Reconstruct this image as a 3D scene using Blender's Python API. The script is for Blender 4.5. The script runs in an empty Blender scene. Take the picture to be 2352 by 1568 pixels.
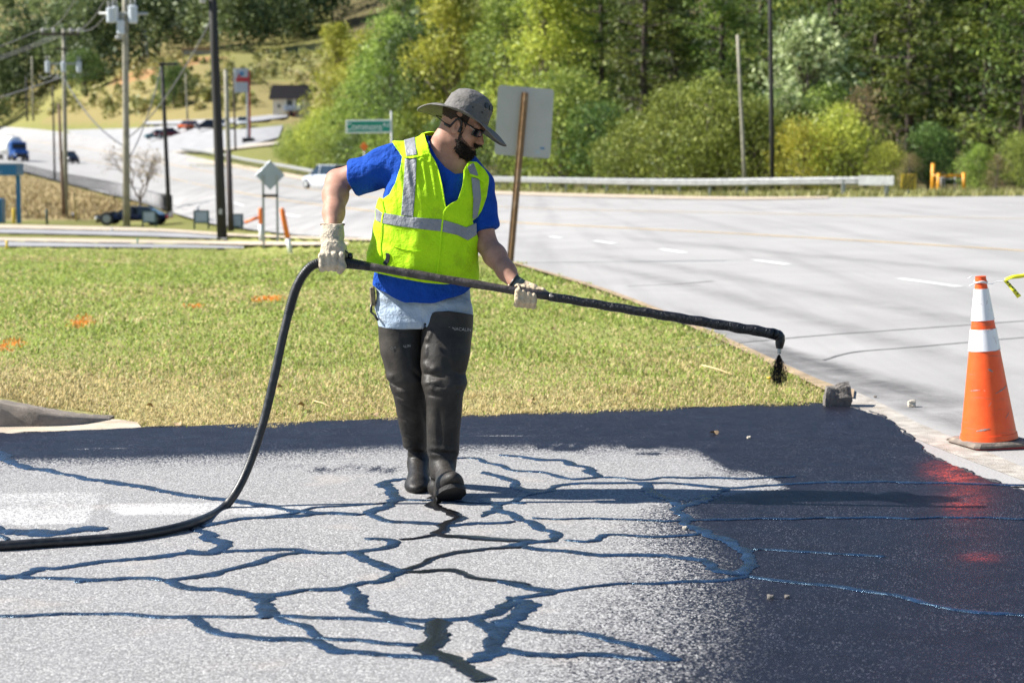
import bpy, math, random
import numpy as np
from mathutils import Vector, Matrix
R = math.radians
rng = np.random.default_rng(7)
random.seed(7)
SC = bpy.context.scene
COL = SC.collection

# ------------------------------------------------------------------ camera, sky, sun, exposure
CAM_H, PITCH, FPX, CX, CY = 1.55, math.atan((784 - 360) / 4573), 4573.0, 1176.0, 784.0
cam_d = bpy.data.cameras.new('camera'); cam = bpy.data.objects.new('camera', cam_d); COL.objects.link(cam)
cam.location = (0, 0, CAM_H); cam.rotation_euler = (math.pi / 2 - PITCH, 0, 0)
cam_d.lens = 70; cam_d.sensor_width = 36; cam_d.clip_start = .1; cam_d.clip_end = 6000
cam_d.dof.use_dof = True; cam_d.dof.focus_distance = 9.05; cam_d.dof.aperture_fstop = 4.0
SC.camera = cam
SUN_EL, SUN_AZ = R(40), R(-5)            # azimuth: how far the shadows turn away from +X towards +Y
W = bpy.data.worlds.new('World'); SC.world = W; W.use_nodes = True
wn = W.node_tree.nodes; wl = W.node_tree.links; wn.clear()
sky = wn.new('ShaderNodeTexSky'); sky.sky_type = 'NISHITA'; sky.sun_disc = False
sky.sun_elevation = SUN_EL; sky.sun_rotation = R(270) - SUN_AZ
sky.air_density = 1.0; sky.dust_density = .0; sky.ozone_density = 5.0
bg = wn.new('ShaderNodeBackground'); bg.inputs[1].default_value = .062
wo = wn.new('ShaderNodeOutputWorld'); wl.new(sky.outputs[0], bg.inputs[0]); wl.new(bg.outputs[0], wo.inputs[0])
sd = bpy.data.lights.new('sun', 'SUN'); sd.energy = 5.0; sd.angle = R(.53); sd.color = (1, .96, .89)
sun = bpy.data.objects.new('sun', sd); COL.objects.link(sun)
sun_dir = Vector((math.cos(SUN_EL) * math.cos(SUN_AZ), math.cos(SUN_EL) * math.sin(SUN_AZ), -math.sin(SUN_EL)))
sun.rotation_euler = sun_dir.to_track_quat('-Z', 'Y').to_euler()
sun.location = (-20, -5, 20)
VS = SC.view_settings
VS.view_transform = 'Standard'; VS.look = 'None'; VS.exposure = 1.17; VS.gamma = 1; VS.use_curve_mapping = False

# ------------------------------------------------------------------ camera maths: pixel of the photograph <-> place
SP, CP = math.sin(PITCH), math.cos(PITCH)
def ray(x, y):
    dx = (np.asarray(x, float) - CX) / FPX; dy = (CY - np.asarray(y, float)) / FPX
    return dx, CP + dy * SP, -SP + dy * CP
def U(x, y, Y):
    a, b, c = ray(x, y); t = Y / b
    return Vector((float(a * t), float(Y), float(CAM_H + c * t)))
def Ua(x, y, Y):
    a, b, c = ray(x, y); t = Y / b
    return np.stack([a * t, np.broadcast_to(np.asarray(Y, float), np.shape(a * t)), CAM_H + c * t], -1)
def G(x, y, z=0.0):
    a, b, c = ray(x, y); t = (z - CAM_H) / c
    return np.stack([a * t, b * t, np.full(np.shape(t), z)], -1)
def proj(P):
    P = np.asarray(P, float); x, y, z = P[..., 0], P[..., 1], P[..., 2] - CAM_H
    d = y * CP - z * SP; u = y * SP + z * CP
    return CX + FPX * x / d, CY - FPX * u / d

# ------------------------------------------------------------------ terrain: heights known at points, smooth in between
NODES = []
def nd(x, y, Y): p = U(x, y, Y); NODES.append(tuple(p))
for Y in (3, 6, 9, 12):
    for X in (-.5, -.25, 0, .25, .5): NODES.append((X * Y, Y, 0))
for X, Y, Z in ((-5, 15, 0), (-2, 15, 0), (1, 15, 0), (4, 15, 0), (8, 16, 0), (-8, 24, -.12), (-3, 24, -.08), (1, 24, -.02), (6, 24, 0),
                (12, 26, 0), (-9, 36, -.5), (-4, 36, -.3), (1, 36, -.1), (8, 36, 0), (18, 40, 0), (22, 55, 0), (12, 55, 0), (3, 55, -.15),
                (-3, 50, -.5), (26, 76, 0), (30, 78, 0)): NODES.append((X, Y, Z))
for a in ((2352, 453, 76), (1900, 456, 78), (1600, 457, 84), (1130, 444, 105), (860, 432, 140), (700, 410, 180), (540, 382, 225),
          (400, 352, 290), (250, 322, 380), (0, 297, 550), (-200, 290, 600),
          (860, 552, 48), (700, 545, 60), (560, 527, 78), (430, 505, 100), (395, 490, 115), (330, 468, 135), (200, 435, 170), (60, 398, 240),
          (-120, 352, 330), (667, 580, 57), (300, 560, 62), (0, 562, 62), (510, 548, 70), (-200, 555, 66), (290, 521, 95), (100, 519, 98), (-150, 518, 98),
          (330, 512, 124), (150, 503, 122), (-50, 500, 122), (-200, 470, 150),
          (640, 268, 335), (450, 300, 330), (570, 310, 290), (700, 345, 250), (620, 200, 420), (450, 170, 450), (300, 175, 520), (100, 200, 600),
          (0, 260, 620), (0, 165, 720), (300, 120, 640), (500, 120, 560), (700, 110, 560), (-300, 160, 760), (100, -60, 1100), (700, -60, 950),
          (1000, 415, 170), (1200, 425, 125), (1500, 432, 112), (1800, 432, 104), (2300, 436, 98), (2600, 440, 96),
          (900, 330, 300), (1200, 330, 240), (1700, 330, 220), (2300, 330, 210), (2700, 330, 210),
          (900, 100, 500), (1300, 80, 420), (1800, 60, 400), (2400, 60, 390), (900, -200, 900), (1500, -200, 800), (2400, -200, 800)):
    nd(*a)
NA = np.array(NODES)
def _uv(X, Y):
    Yc = np.maximum(Y, 3.0)
    return np.clip(X / Yc, -.75, .75) * 4.0, np.log(Yc)
_nu, _nv = _uv(NA[:, 0], NA[:, 1])
_C = .12
def _phi(u, v): return np.sqrt((u[..., None] - _nu) ** 2 + (v[..., None] - _nv) ** 2 + _C * _C)
_K = _phi(_nu, _nv); _sgn = np.mean(NA[:, 2])
_w = np.linalg.solve(_K + np.eye(len(NA)) * -1e-3, NA[:, 2] / (1 + NA[:, 1] / 30))
def hgt(X, Y):
    X = np.asarray(X, float); Y = np.asarray(Y, float)
    u, v = _uv(X, Y); sh = u.shape; u = u.ravel(); v = v.ravel(); out = np.empty(u.size)
    for i in range(0, u.size, 40000): out[i:i + 40000] = _phi(u[i:i + 40000], v[i:i + 40000]) @ _w
    z = out.reshape(sh) * (1 + np.maximum(Y, 3.0) / 30)
    s = np.clip((Y - 11) / 9, 0, 1); s = s * s * (3 - 2 * s)
    return z * s
_YS = np.geomspace(5, 1800, 260)
def hit(x, y):
    x = np.atleast_1d(np.asarray(x, float)); y = np.atleast_1d(np.asarray(y, float))
    a, b, c = ray(x, y); n = len(x); lo = np.full(n, 5.0); hi = np.full(n, 1800.0); done = np.zeros(n, bool); prev = _YS[0]
    for Y in _YS[1:]:
        z = CAM_H + c * Y / b; h = hgt(a * Y / b, np.full(n, Y)); k = (~done) & (z < h)
        lo[k] = prev; hi[k] = Y; done |= k; prev = Y
    for _ in range(22):
        m = (lo + hi) / 2; z = CAM_H + c * m / b; k = z < hgt(a * m / b, m); hi = np.where(k, m, hi); lo = np.where(k, lo, m)
    m = (lo + hi) / 2
    return np.stack([a * m / b, m, hgt(a * m / b, m)], -1)
def hit1(x, y): return Vector(hit(x, y)[0])
def at(px, Y):
    X = (px - CX) / FPX * Y * 1.0
    return Vector((X, Y, float(hgt(np.array([X]), np.array([float(Y)]))[0])))

# ------------------------------------------------------------------ objects
def tag(o, label=None, cat=None, group=None, kind=None):
    if label: o['label'] = label
    if cat: o['category'] = cat
    if group: o['group'] = group
    if kind: o['kind'] = kind
    return o
def thing(name, label, cat, loc=(0, 0, 0), rz=0.0, group=None):
    o = bpy.data.objects.new(name, None); o.empty_display_size = .2; COL.objects.link(o)
    o.location = loc; o.rotation_euler = (0, 0, rz); return tag(o, label, cat, group)
def obj(name, v, f, mat=None, parent=None, smooth=False, world=False):
    """link one mesh; world=True: v is in world space and the parent is only translated"""
    if world and parent is not None:
        o = Vector(parent.location); q = parent.parent
        while q is not None: o += q.location; q = q.parent
        v = np.asarray(v, float) - np.array(o)
    me = bpy.data.meshes.new(name)
    if isinstance(v, np.ndarray) and isinstance(f, np.ndarray):
        n, k = f.shape
        me.vertices.add(len(v)); me.vertices.foreach_set('co', np.ascontiguousarray(v, np.float32).ravel())
        me.loops.add(n * k); me.loops.foreach_set('vertex_index', np.ascontiguousarray(f, np.int32).ravel())
        me.polygons.add(n); me.polygons.foreach_set('loop_start', np.arange(0, n * k, k, dtype=np.int32))
        me.update(calc_edges=True)
    else:
        me.from_pydata([tuple(map(float, p)) for p in v], [], [tuple(map(int, q)) for q in f])
    if smooth: me.polygons.foreach_set('use_smooth', [True] * len(me.polygons))
    if mat: me.materials.append(mat)
    me.update()
    ob = bpy.data.objects.new(name, me); COL.objects.link(ob); ob.parent = parent
    return ob
def attr(o, name, data, dom='POINT'):
    data = np.asarray(data, np.float32); me = o.data
    if data.ndim == 1:
        a = me.attributes.new(name, 'FLOAT', dom); a.data.foreach_set('value', data)
    else:
        if data.shape[1] == 3: data = np.hstack([data, np.ones((len(data), 1), np.float32)])
        a = me.attributes.new(name, 'FLOAT_COLOR', dom); a.data.foreach_set('color', data.ravel())
def copy_tree(o, parent=None):
    c = o.copy(); COL.objects.link(c); c.parent = parent
    for ch in o.children: copy_tree(ch, c)
    return c
def frame(d):
    d = Vector(d).normalized(); a = Vector((0, 0, 1)) if abs(d.z) < .9 else Vector((1, 0, 0))
    x = a.cross(d).normalized(); return x, d.cross(x), d
class MB:
    def __init__(s): s.v = []; s.f = []
    def add(s, v, f):
        n = len(s.v); s.v += [tuple(p) for p in v]; s.f += [tuple(i + n for i in q) for q in f]; return s
    def box(s, c, d, rot=None, bev=0):
        c = Vector(c); h = Vector(d) / 2; M_ = rot if rot is not None else Matrix.Identity(3)
        if bev <= 0:
            v = [c + M_ @ Vector((sx * h.x, sy * h.y, sz * h.z)) for sz in (-1, 1) for sx, sy in ((-1, -1), (1, -1), (1, 1), (-1, 1))]
            f = [(3, 2, 1, 0), (4, 5, 6, 7), (0, 1, 5, 4), (1, 2, 6, 5), (2, 3, 7, 6), (3, 0, 4, 7)]
        else:
            b = bev; v = []; f = []
            o8 = lambda e: [(-h.x + e, -h.y + 2 * e if e else -h.y), ]
            def ring(z, e):
                x, y = h.x - e, h.y - e; k = b
                return [c + M_ @ Vector(p) for p in ((-x + k, -y, z), (x - k, -y, z), (x, -y + k, z), (x, y - k, z), (x - k, y, z), (-x + k, y, z), (-x, y - k, z), (-x, -y + k, z))]
            for z, e in ((-h.z, b), (-h.z + b, 0), (h.z - b, 0), (h.z, b)): v += ring(z, e)
            for r in range(3):
                for i in range(8): f.append((r * 8 + i, r * 8 + (i + 1) % 8, r * 8 + 8 + (i + 1) % 8, r * 8 + 8 + i))
            f.append(tuple(range(7, -1, -1))); f.append(tuple(range(24, 32)))
        return s.add(v, f)
    def tube(s, pts, rad, n=10, cap=True, squash=None):
        pts = [Vector(p) for p in pts]; m = len(pts); rad = [rad] * m if isinstance(rad, (int, float)) else rad
        v = []; f = []; px = None
        for i, p in enumerate(pts):
            d = (pts[min(i + 1, m - 1)] - pts[max(i - 1, 0)])
            x, y, d = frame(d)
            if px is not None:
                x = (px - d * px.dot(d))
                x = x.normalized() if x.length > 1e-6 else frame(d)[0]; y = d.cross(x)
            px = x
            for k in range(n):
                a = 2 * math.pi * k / n; v.append(p + (x * math.cos(a) + y * math.sin(a)) * rad[i])
        for i in range(m - 1):
            for k in range(n): f.append((i * n + k, i * n + (k + 1) % n, (i + 1) * n + (k + 1) % n, (i + 1) * n + k))
        if cap: f.append(tuple(range(n - 1, -1, -1))); f.append(tuple(range((m - 1) * n, m * n)))
        return s.add(v, f)
    def lathe(s, c, prof, n=24, axis=None):
        x, y, d = frame(axis) if axis is not None else (Vector((1, 0, 0)), Vector((0, 1, 0)), Vector((0, 0, 1)))
        c = Vector(c); v = []; f = []; m = len(prof)
        for r, z in prof:
            for k in range(n):
                a = 2 * math.pi * k / n; v.append(c + d * z + (x * math.cos(a) + y * math.sin(a)) * r)
        for i in range(m - 1):
            for k in range(n): f.append((i * n + k, i * n + (k + 1) % n, (i + 1) * n + (k + 1) % n, (i + 1) * n + k))
        f.append(tuple(range(n - 1, -1, -1))); f.append(tuple(range((m - 1) * n, m * n)))
        return s.add(v, f)
    def build(s, name, mat=None, parent=None, smooth=False, world=False): return obj(name, s.v, s.f, mat, parent, smooth, world)
def autosm(o, ang=35):
    me = o.data; me.polygons.foreach_set('use_smooth', [True] * len(me.polygons))
    try: me.set_sharp_from_angle(angle=R(ang))
    except Exception: pass
    return o
def text_mesh(s, size, name, mat, parent, M4, extrude=.0005):
    cu = bpy.data.curves.new('t', 'FONT'); cu.body = s; cu.size = size; cu.extrude = extrude; cu.align_x = 'CENTER'; cu.align_y = 'CENTER'
    t = bpy.data.objects.new('t', cu); COL.objects.link(t)
    dg = bpy.context.evaluated_depsgraph_get(); me = bpy.data.meshes.new_from_object(t.evaluated_get(dg))
    bpy.data.objects.remove(t); bpy.data.curves.remove(cu)
    me.materials.clear(); me.materials.append(mat); me.name = name; me.transform(M4)
    o = bpy.data.objects.new(name, me); COL.objects.link(o); o.parent = parent; return o

# cheap smooth noise: a sum of random sines
def sines(seed, k, n=9):
    r = np.random.default_rng(seed); d = r.normal(size=(n, 3)); d /= np.linalg.norm(d, axis=1)[:, None]
    return d * k * r.uniform(.6, 1.5, (n, 1)), r.uniform(0, 6.28, n)
def nz(S, X, Y, Z=0):
    d, p = S; o = 0
    for i in range(len(p)): o = o + np.sin(d[i, 0] * X + d[i, 1] * Y + d[i, 2] * Z + p[i])
    return o / math.sqrt(len(p))
def inpoly(px, py, poly):
    c = np.zeros(np.shape(px), bool); n = len(poly)
    for i in range(n):
        x0, y0 = poly[i]; x1, y1 = poly[(i + 1) % n]
        if y0 == y1: continue
        k = ((y0 > py) != (y1 > py)) & (px < (x1 - x0) * (py - y0) / (y1 - y0) + x0); c ^= k
    return c
def sdpoly(px, py, poly):
    d = np.full(np.shape(px), 1e9); n = len(poly)
    for i in range(n):
        x0, y0 = poly[i]; x1, y1 = poly[(i + 1) % n]; ex, ey = x1 - x0, y1 - y0
        t = np.clip(((px - x0) * ex + (py - y0) * ey) / (ex * ex + ey * ey + 1e-12), 0, 1)
        d = np.minimum(d, np.hypot(px - x0 - t * ex, py - y0 - t * ey))
    return np.where(inpoly(px, py, poly), d, -d)
def smooth_path(P, k=6):
    P = np.asarray(P, float); n = len(P)
    if n < 3: return np.array([P[0] + (P[-1] - P[0]) * t for t in np.linspace(0, 1, k + 1)])
    Q = np.vstack([2 * P[0] - P[1], P, 2 * P[-1] - P[-2]]); out = []
    for i in range(1, n):
        p0, p1, p2, p3 = Q[i - 1], Q[i], Q[i + 1], Q[i + 2]
        for t in np.arange(k) / k:
            out.append(.5 * (2 * p1 + (p2 - p0) * t + (2 * p0 - 5 * p1 + 4 * p2 - p3) * t * t + (3 * p1 - p0 - 3 * p2 + p3) * t ** 3))
    out.append(P[-1]); return np.array(out)
# ------------------------------------------------------------------ materials
class NT:
    def __init__(s, name):
        s.m = bpy.data.materials.new(name); s.m.use_nodes = True; s.t = s.m.node_tree; s.n = s.t.nodes; s.l = s.t.links
        s.b = s.n['Principled BSDF']; s.out = s.n['Material Output']; s._c = None
    def __call__(s, ty, **k):
        n = s.n.new('ShaderNode' + ty)
        for a, v in k.items(): setattr(n, a, v)
        return n
    def co(s, kind='Object'):
        if s._c is None: s._c = s('TexCoord')
        return s._c.outputs[kind]
    def lk(s, a, b): s.l.new(a, b)
    def set(s, sock, v):
        if hasattr(v, 'links') or isinstance(v, bpy.types.NodeSocket): s.lk(v, sock)
        else: sock.default_value = v
    def noise(s, scale, detail=4, rough=.55, vec=None, out=0):
        n = s('TexNoise'); n.inputs['Scale'].default_value = scale; n.inputs['Detail'].default_value = detail; n.inputs['Roughness'].default_value = rough
        s.lk(vec if vec is not None else s.co(), n.inputs['Vector']); return n.outputs[out]
    def voro(s, scale, vec=None, out='Color', feature='F1'):
        n = s('TexVoronoi', feature=feature); n.inputs['Scale'].default_value = scale
        s.lk(vec if vec is not None else s.co(), n.inputs['Vector']); return n.outputs[out]
    def ramp(s, fac, pts, interp='LINEAR'):
        n = s('ValToRGB'); n.color_ramp.interpolation = interp; e = n.color_ramp.elements
        while len(e) < len(pts): e.new(.5)
        for i, (p, c) in enumerate(pts):
            e[i].position = p; e[i].color = (c, c, c, 1) if isinstance(c, (int, float)) else (*c[:3], 1)
        s.lk(fac, n.inputs[0]); return n.outputs[0]
    def mix(s, fac, a, b, bt='MIX'):
        n = s('Mix', data_type='RGBA', blend_type=bt); s.set(n.inputs[0], fac)
        for i, v in ((6, a), (7, b)):
            if isinstance(v, (tuple, list)): v = (*v[:3], 1)
            s.set(n.inputs[i], v)
        return n.outputs[2]
    def math(s, op, a, b=0.0, c=None, clamp=False):
        n = s('Math', operation=op, use_clamp=clamp); s.set(n.inputs[0], a); s.set(n.inputs[1], b)
        if c is not None: s.set(n.inputs[2], c)
        return n.outputs[0]
    def attr(s, name, col=False):
        n = s('Attribute'); n.attribute_name = name; return n.outputs['Color' if col else 'Fac']
    def bump(s, h, strength=.3, dist=.01, nrm=None):
        n = s('Bump'); n.inputs['Strength'].default_value = strength; n.inputs['Distance'].default_value = dist; s.lk(h, n.inputs['Height'])
        if nrm is not None: s.lk(nrm, n.inputs['Normal'])
        s.lk(n.outputs[0], s.b.inputs['Normal']); return n.outputs[0]
    def done(s, col=None, rough=None, metal=None, spec=None):
        for k, v in (('Base Color', col), ('Roughness', rough), ('Metallic', metal), ('Specular IOR Level', spec)):
            if v is None: continue
            if isinstance(v, (tuple, list)): v = (*v[:3], 1)
            s.set(s.b.inputs[k], v)
        return s.m
def M(name, col, rough=.6, var=.18, scale=12.0, bump=0, bscale=60.0, metal=0.0, spec=.5, dirt=None, dscale=4.0, damt=.5, rvar=.1):
    t = NT(name); n = t.noise(scale, 5)
    lo = tuple(max(0, c * (1 - var)) for c in col); hi = tuple(min(1, c * (1 + var)) for c in col)
    c = t.ramp(n, [(.3, lo), (.7, hi)])
    if dirt:
        k = t.ramp(t.noise(dscale, 6, .65), [(.5, 0.0), (.72, damt)]); c = t.mix(k, c, dirt)
    r = t.ramp(n, [(.3, max(0, rough - rvar)), (.7, min(1, rough + rvar))])
    if bump: t.bump(t.noise(bscale, 4, .6), bump, .01)
    return t.done(c, r, metal, spec)
def M_leaf(name, cols, rough=.55, trans=.28, objvar=.25):
    t = NT(name); a = t.attr('lc')
    c = t.ramp(a, [(i / (len(cols) - 1), q) for i, q in enumerate(cols)])
    oi = t('ObjectInfo'); hs = t('HueSaturation'); t.lk(c, hs.inputs['Color'])
    t.set(hs.inputs['Value'], t.math('MULTIPLY_ADD', oi.outputs['Random'], objvar * 2, 1 - objvar))
    t.set(hs.inputs['Hue'], t.math('MULTIPLY_ADD', oi.outputs['Random'], .03, .485))
    t.done(hs.outputs[0], rough, 0, .3)
    tr = t('BsdfTranslucent'); t.lk(hs.outputs[0], tr.inputs[0]); mx = t('MixShader'); mx.inputs[0].default_value = trans
    t.lk(t.b.outputs[0], mx.inputs[1]); t.lk(tr.outputs[0], mx.inputs[2]); t.lk(mx.outputs[0], t.out.inputs[0]); return t.m
MT = {}
MT['wood_pole'] = M('weathered_pole_wood', (.27, .25, .19), .85, .3, 3, .3, 40)
MT['dark_pole'] = M('creosoted_pole_wood', (.022, .02, .019), .8, .3, 3, .3, 40)
MT['brown_pole'] = M('brown_pole_wood', (.16, .10, .065), .85, .3, 3, .3, 40)
MT['tar_pole'] = M('dark_brown_pole_wood', (.06, .045, .04), .8, .3, 3, .3, 40)
MT['galv'] = M('galvanised_steel', (.40, .40, .39), .45, .15, 6, .05, 80, .55)
MT['galv_dull'] = M('dull_galvanised_steel', (.36, .37, .36), .6, .2, 8, .05, 80, .3)
MT['can_grey'] = M('transformer_paint', (.5, .54, .58), .4, .1, 5)
MT['ceramic'] = M('insulator_ceramic', (.4, .38, .36), .3, .1, 9)
MT['black'] = M('black_plastic', (.012, .012, .013), .45, .3, 30)
MT['black_gloss'] = M('black_gloss', (.008, .008, .01), .15, .2, 30)
MT['rubber'] = M('tyre_rubber', (.02, .02, .02), .8, .2, 30)
MT['white'] = M('white_paint', (.75, .75, .73), .5, .08, 8)
MT['cream'] = M('cream_stucco', (.72, .62, .46), .8, .1, 4)
MT['asphalt_far'] = M('pale_worn_asphalt', (.29, .285, .285), .85, .18, .6)
MT['concrete'] = M('concrete', (.46, .40, .32), .9, .2, 6, .4, 120, dirt=(.16, .12, .08), dscale=7, damt=.7)
MT['concrete_tan'] = M('tan_concrete', (.5, .41, .31), .9, .25, 3, .4, 90, dirt=(.3, .2, .12), dscale=5, damt=.6)
MT['orange'] = M('orange_plastic', (.8, .19, .03), .45, .1, 10)
MT['safety_yellow'] = M('yellow_paint', (.75, .5, .04), .5, .15, 10)
MT['gate_orange'] = M('orange_gate_paint', (.75, .33, .02), .5, .15, 8)
MT['blue_sign'] = M('blue_sign_paint', (.02, .17, .36), .4, .08, 6)
MT['green_sign'] = M('green_sign_sheeting', (.0, .23, .15), .45, .08, 6)
MT['sign_green_frame'] = M('dark_green_frame', (.03, .07, .065), .5, .2, 8)
MT['sign_face'] = M('pale_sign_face', (.36, .42, .46), .5, .15, 4)
MT['sign_back'] = M('bare_aluminium', (.42, .41, .40), .5, .08, 3, .03, 60, .35)
MT['sign_back_blue'] = M('weathered_aluminium', (.4, .43, .48), .5, .06, 3, 0, 60, .4)
MT['rust'] = M('rusty_post_steel', (.21, .125, .06), .75, .3, 18, .25, 90, .3, dirt=(.5, .45, .38), dscale=2.5, damt=.7)
MT['brick'] = M('brick', (.38, .2, .13), .85, .2, 3)
MT['red'] = M('red_panel', (.42, .02, .03), .4, .15, 5)
MT['roof_dark'] = M('dark_mansard', (.045, .035, .035), .8, .3, 3)
MT['glass'] = M('dark_glass', (.02, .03, .04), .08, .2, 3)
MT['lamp'] = M('headlamp_lens', (.75, .75, .7), .12, .1, 20)
MT['iron'] = M('black_iron', (.03, .03, .035), .5, .2, 20)
MT['wire'] = M('wire_cable', (.08, .08, .085), .5, .1, 20)
MT['stake'] = M('raw_pine_stake', (.6, .44, .22), .8, .15, 10)
MT['bark_grey'] = M('grey_bark', (.15, .12, .10), .9, .3, 3, .5, 12)
MT['bark_pine'] = M('pine_bark', (.065, .048, .04), .9, .35, 3, .5, 12)
# leaves
MT['lf_pine'] = M_leaf('pine_needles', [(0.034, 0.060, 0.013), (0.113, 0.162, 0.030), (0.246, 0.292, 0.054)], trans=.25)
MT['lf_dark'] = M_leaf('dark_green_leaves', [(0.037, 0.077, 0.022), (0.100, 0.168, 0.040), (0.188, 0.273, 0.062)])
MT['lf_deep'] = M_leaf('deep_woodland_leaves', [(.02, .035, .012), (.05, .075, .02), (.10, .13, .035)], objvar=0)
MT['lf_mid'] = M_leaf('mid_green_leaves', [(0.076, 0.128, 0.024), (0.238, 0.311, 0.055), (0.410, 0.476, 0.099)])
MT['lf_yel'] = M_leaf('yellowing_leaves', [(0.196, 0.240, 0.037), (0.380, 0.408, 0.058), (0.575, 0.564, 0.095)], objvar=.15)
MT['lf_gold'] = M_leaf('golden_leaves', [(0.198, 0.209, 0.035), (0.396, 0.363, 0.050), (0.594, 0.484, 0.070)], objvar=.15)
MT['lf_pale'] = M_leaf('pale_flower_heads', [(.20, .25, .08), (.36, .40, .18), (.58, .6, .36)], objvar=.1)
MT['lf_brown'] = M_leaf('reddish_brown_leaves', [(.16, .12, .06), (.28, .21, .10), (.40, .31, .15)])
MT['lf_far'] = M_leaf('far_woodland_leaves', [(0.046, 0.069, 0.029), (0.115, 0.156, 0.057), (0.241, 0.288, 0.109)], objvar=0)
MT['lf_hill'] = M_leaf('hillside_brush', [(.16, .17, .06), (.32, .31, .10), (.46, .39, .18)], objvar=0)
# ------------------------------------------------------------------ the setting: ground, roads, driveway
def clip(v, f, val, want=None):
    """keep the part of a mesh where val > 0 (cut exactly along val = 0); returns verts, tris"""
    v = np.asarray(v, float); f = np.asarray(f)
    if f.shape[1] == 4: f = np.vstack([f[:, [0, 1, 2]], f[:, [0, 2, 3]]])
    s = val[f] > 0; k = s.sum(1); keep = f[k == 3]; nv = [v]; base = len(v); cache = {}; new = []; out = []; src = []
    def cut(a, b):
        key = (a, b) if a < b else (b, a)
        if key not in cache:
            t = val[a] / (val[a] - val[b]); cache[key] = base + len(new); new.append(v[a] + (v[b] - v[a]) * t); src.append((a, b, t))
        return cache[key]
    for tri in f[(k == 1) | (k == 2)].tolist():
        poly = []
        for i in range(3):
            a, b = tri[i], tri[(i + 1) % 3]
            if val[a] > 0: poly.append(a)
            if (val[a] > 0) != (val[b] > 0): poly.append(cut(a, b))
        for i in range(1, len(poly) - 1): out.append((poly[0], poly[i], poly[i + 1]))
    V = np.vstack([v, np.array(new)]) if new else v
    F = np.vstack([keep, np.array(out, int).reshape(-1, 3)])
    u, inv = np.unique(F, return_inverse=True); inv = inv.reshape(F.shape)
    clip.src = (u, base, src)
    return V[u], inv
def clip_attr(a):
    u, base, src = clip.src; a = np.asarray(a, float)
    if src: s = np.array(src); ia = s[:, 0].astype(int); ib = s[:, 1].astype(int); a = np.concatenate([a, a[ia] + (a[ib] - a[ia]) * s[:, 2]])
    return a[u]
def gridf(nu, nv):
    i = np.arange((nu - 1) * (nv - 1)); r, c = i // (nv - 1), i % (nv - 1); a = r * nv + c
    return np.stack([a, a + 1, a + nv + 1, a + nv], 1)
SHEETS = []      # pixel outlines of everything laid on the ground: the ground dips a little under them
def off_at(Y): return .006 + .0005 * np.maximum(np.asarray(Y) - 8, 0)
def ruled(name, A, B, nu, nv, mat, extra=0.0, k=None, parent=None, kind='structure', label=None, dip=True, smoothit=True):
    """a sheet draped on the terrain between two outlines traced in the photograph"""
    if smoothit: A = smooth_path(A, 5); B = smooth_path(B, 5)
    A = np.asarray(A, float); B = np.asarray(B, float)
    def res(P, n):
        s = np.r_[0, np.cumsum(np.ones(len(P) - 1))]; t = np.linspace(0, s[-1], n); return np.stack([np.interp(t, s, P[:, i]) for i in range(P.shape[1])], 1)
    A = res(A, nu); B = res(B, nu)
    if dip: SHEETS.append(np.vstack([A, B[::-1]]).tolist())
    WA = hit(A[:, 0], A[:, 1]); WB = hit(B[:, 0], B[:, 1]); t = np.linspace(0, 1, nv)[None, :, None]
    P = WA[:, None, :] * (1 - t) + WB[:, None, :] * t; P = P.reshape(-1, 3)
    P[:, 2] = hgt(P[:, 0], P[:, 1]) + off_at(P[:, 1]) + extra
    fc = gridf(nu, nv); o = obj(name, P, fc, mat, parent, True)
    me = o.data
    if me.polygons[len(me.polygons) // 2].normal.z < 0: me.flip_normals()
    if parent is None: tag(o, label, None, None, kind)
    return o

# --- materials of the ground
t = NT('worn_road_asphalt')
n1 = t.noise(.35, 6, .6); n2 = t.noise(90, 3, .7); n3 = t.noise(1.3, 5, .65)
mp = t('Mapping'); t.lk(t.co(), mp.inputs[0]); mp.inputs['Rotation'].default_value = (0, 0, R(-11)); mp.inputs['Scale'].default_value = (1.5, .05, 1)
trk = t.noise(1.0, 4, .55, mp.outputs[0])
c = t.ramp(n1, [(.3, (.285, .273, .262)), (.7, (.375, .36, .346))])
c = t.mix(t.ramp(n2, [(.35, .0), (.75, .35)]), c, (.48, .47, .45))
c = t.mix(t.ramp(n2, [(.28, .5), (.42, .0)]), c, (.16, .16, .16))
c = t.mix(t.ramp(trk, [(.32, .36), (.52, .0)]), c, (.18, .174, .168))
c = t.mix(t.ramp(n3, [(.62, .0), (.75, .35)]), c, (.42, .40, .36))
t.bump(n2, .35, .01); MT['road'] = t.done(c, .85, 0, .3)

t = NT('ground_soil_and_turf')
a = t.attr('gc', True); n1 = t.noise(1.1, 6, .65); n2 = t.noise(38, 5, .7)
c = t.mix(t.ramp(n1, [(.35, .0), (.7, .5)]), a, (.33, .26, .12))
c = t.mix(t.ramp(n2, [(.3, .75), (.5, .0)]), c, (.10, .11, .03))
c = t.mix(t.ramp(n2, [(.6, .0), (.75, .5)]), c, (.4, .36, .17))
t.bump(n2, .8, .03); MT['ground'] = t.done(c, .95, 0, .1)

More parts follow.
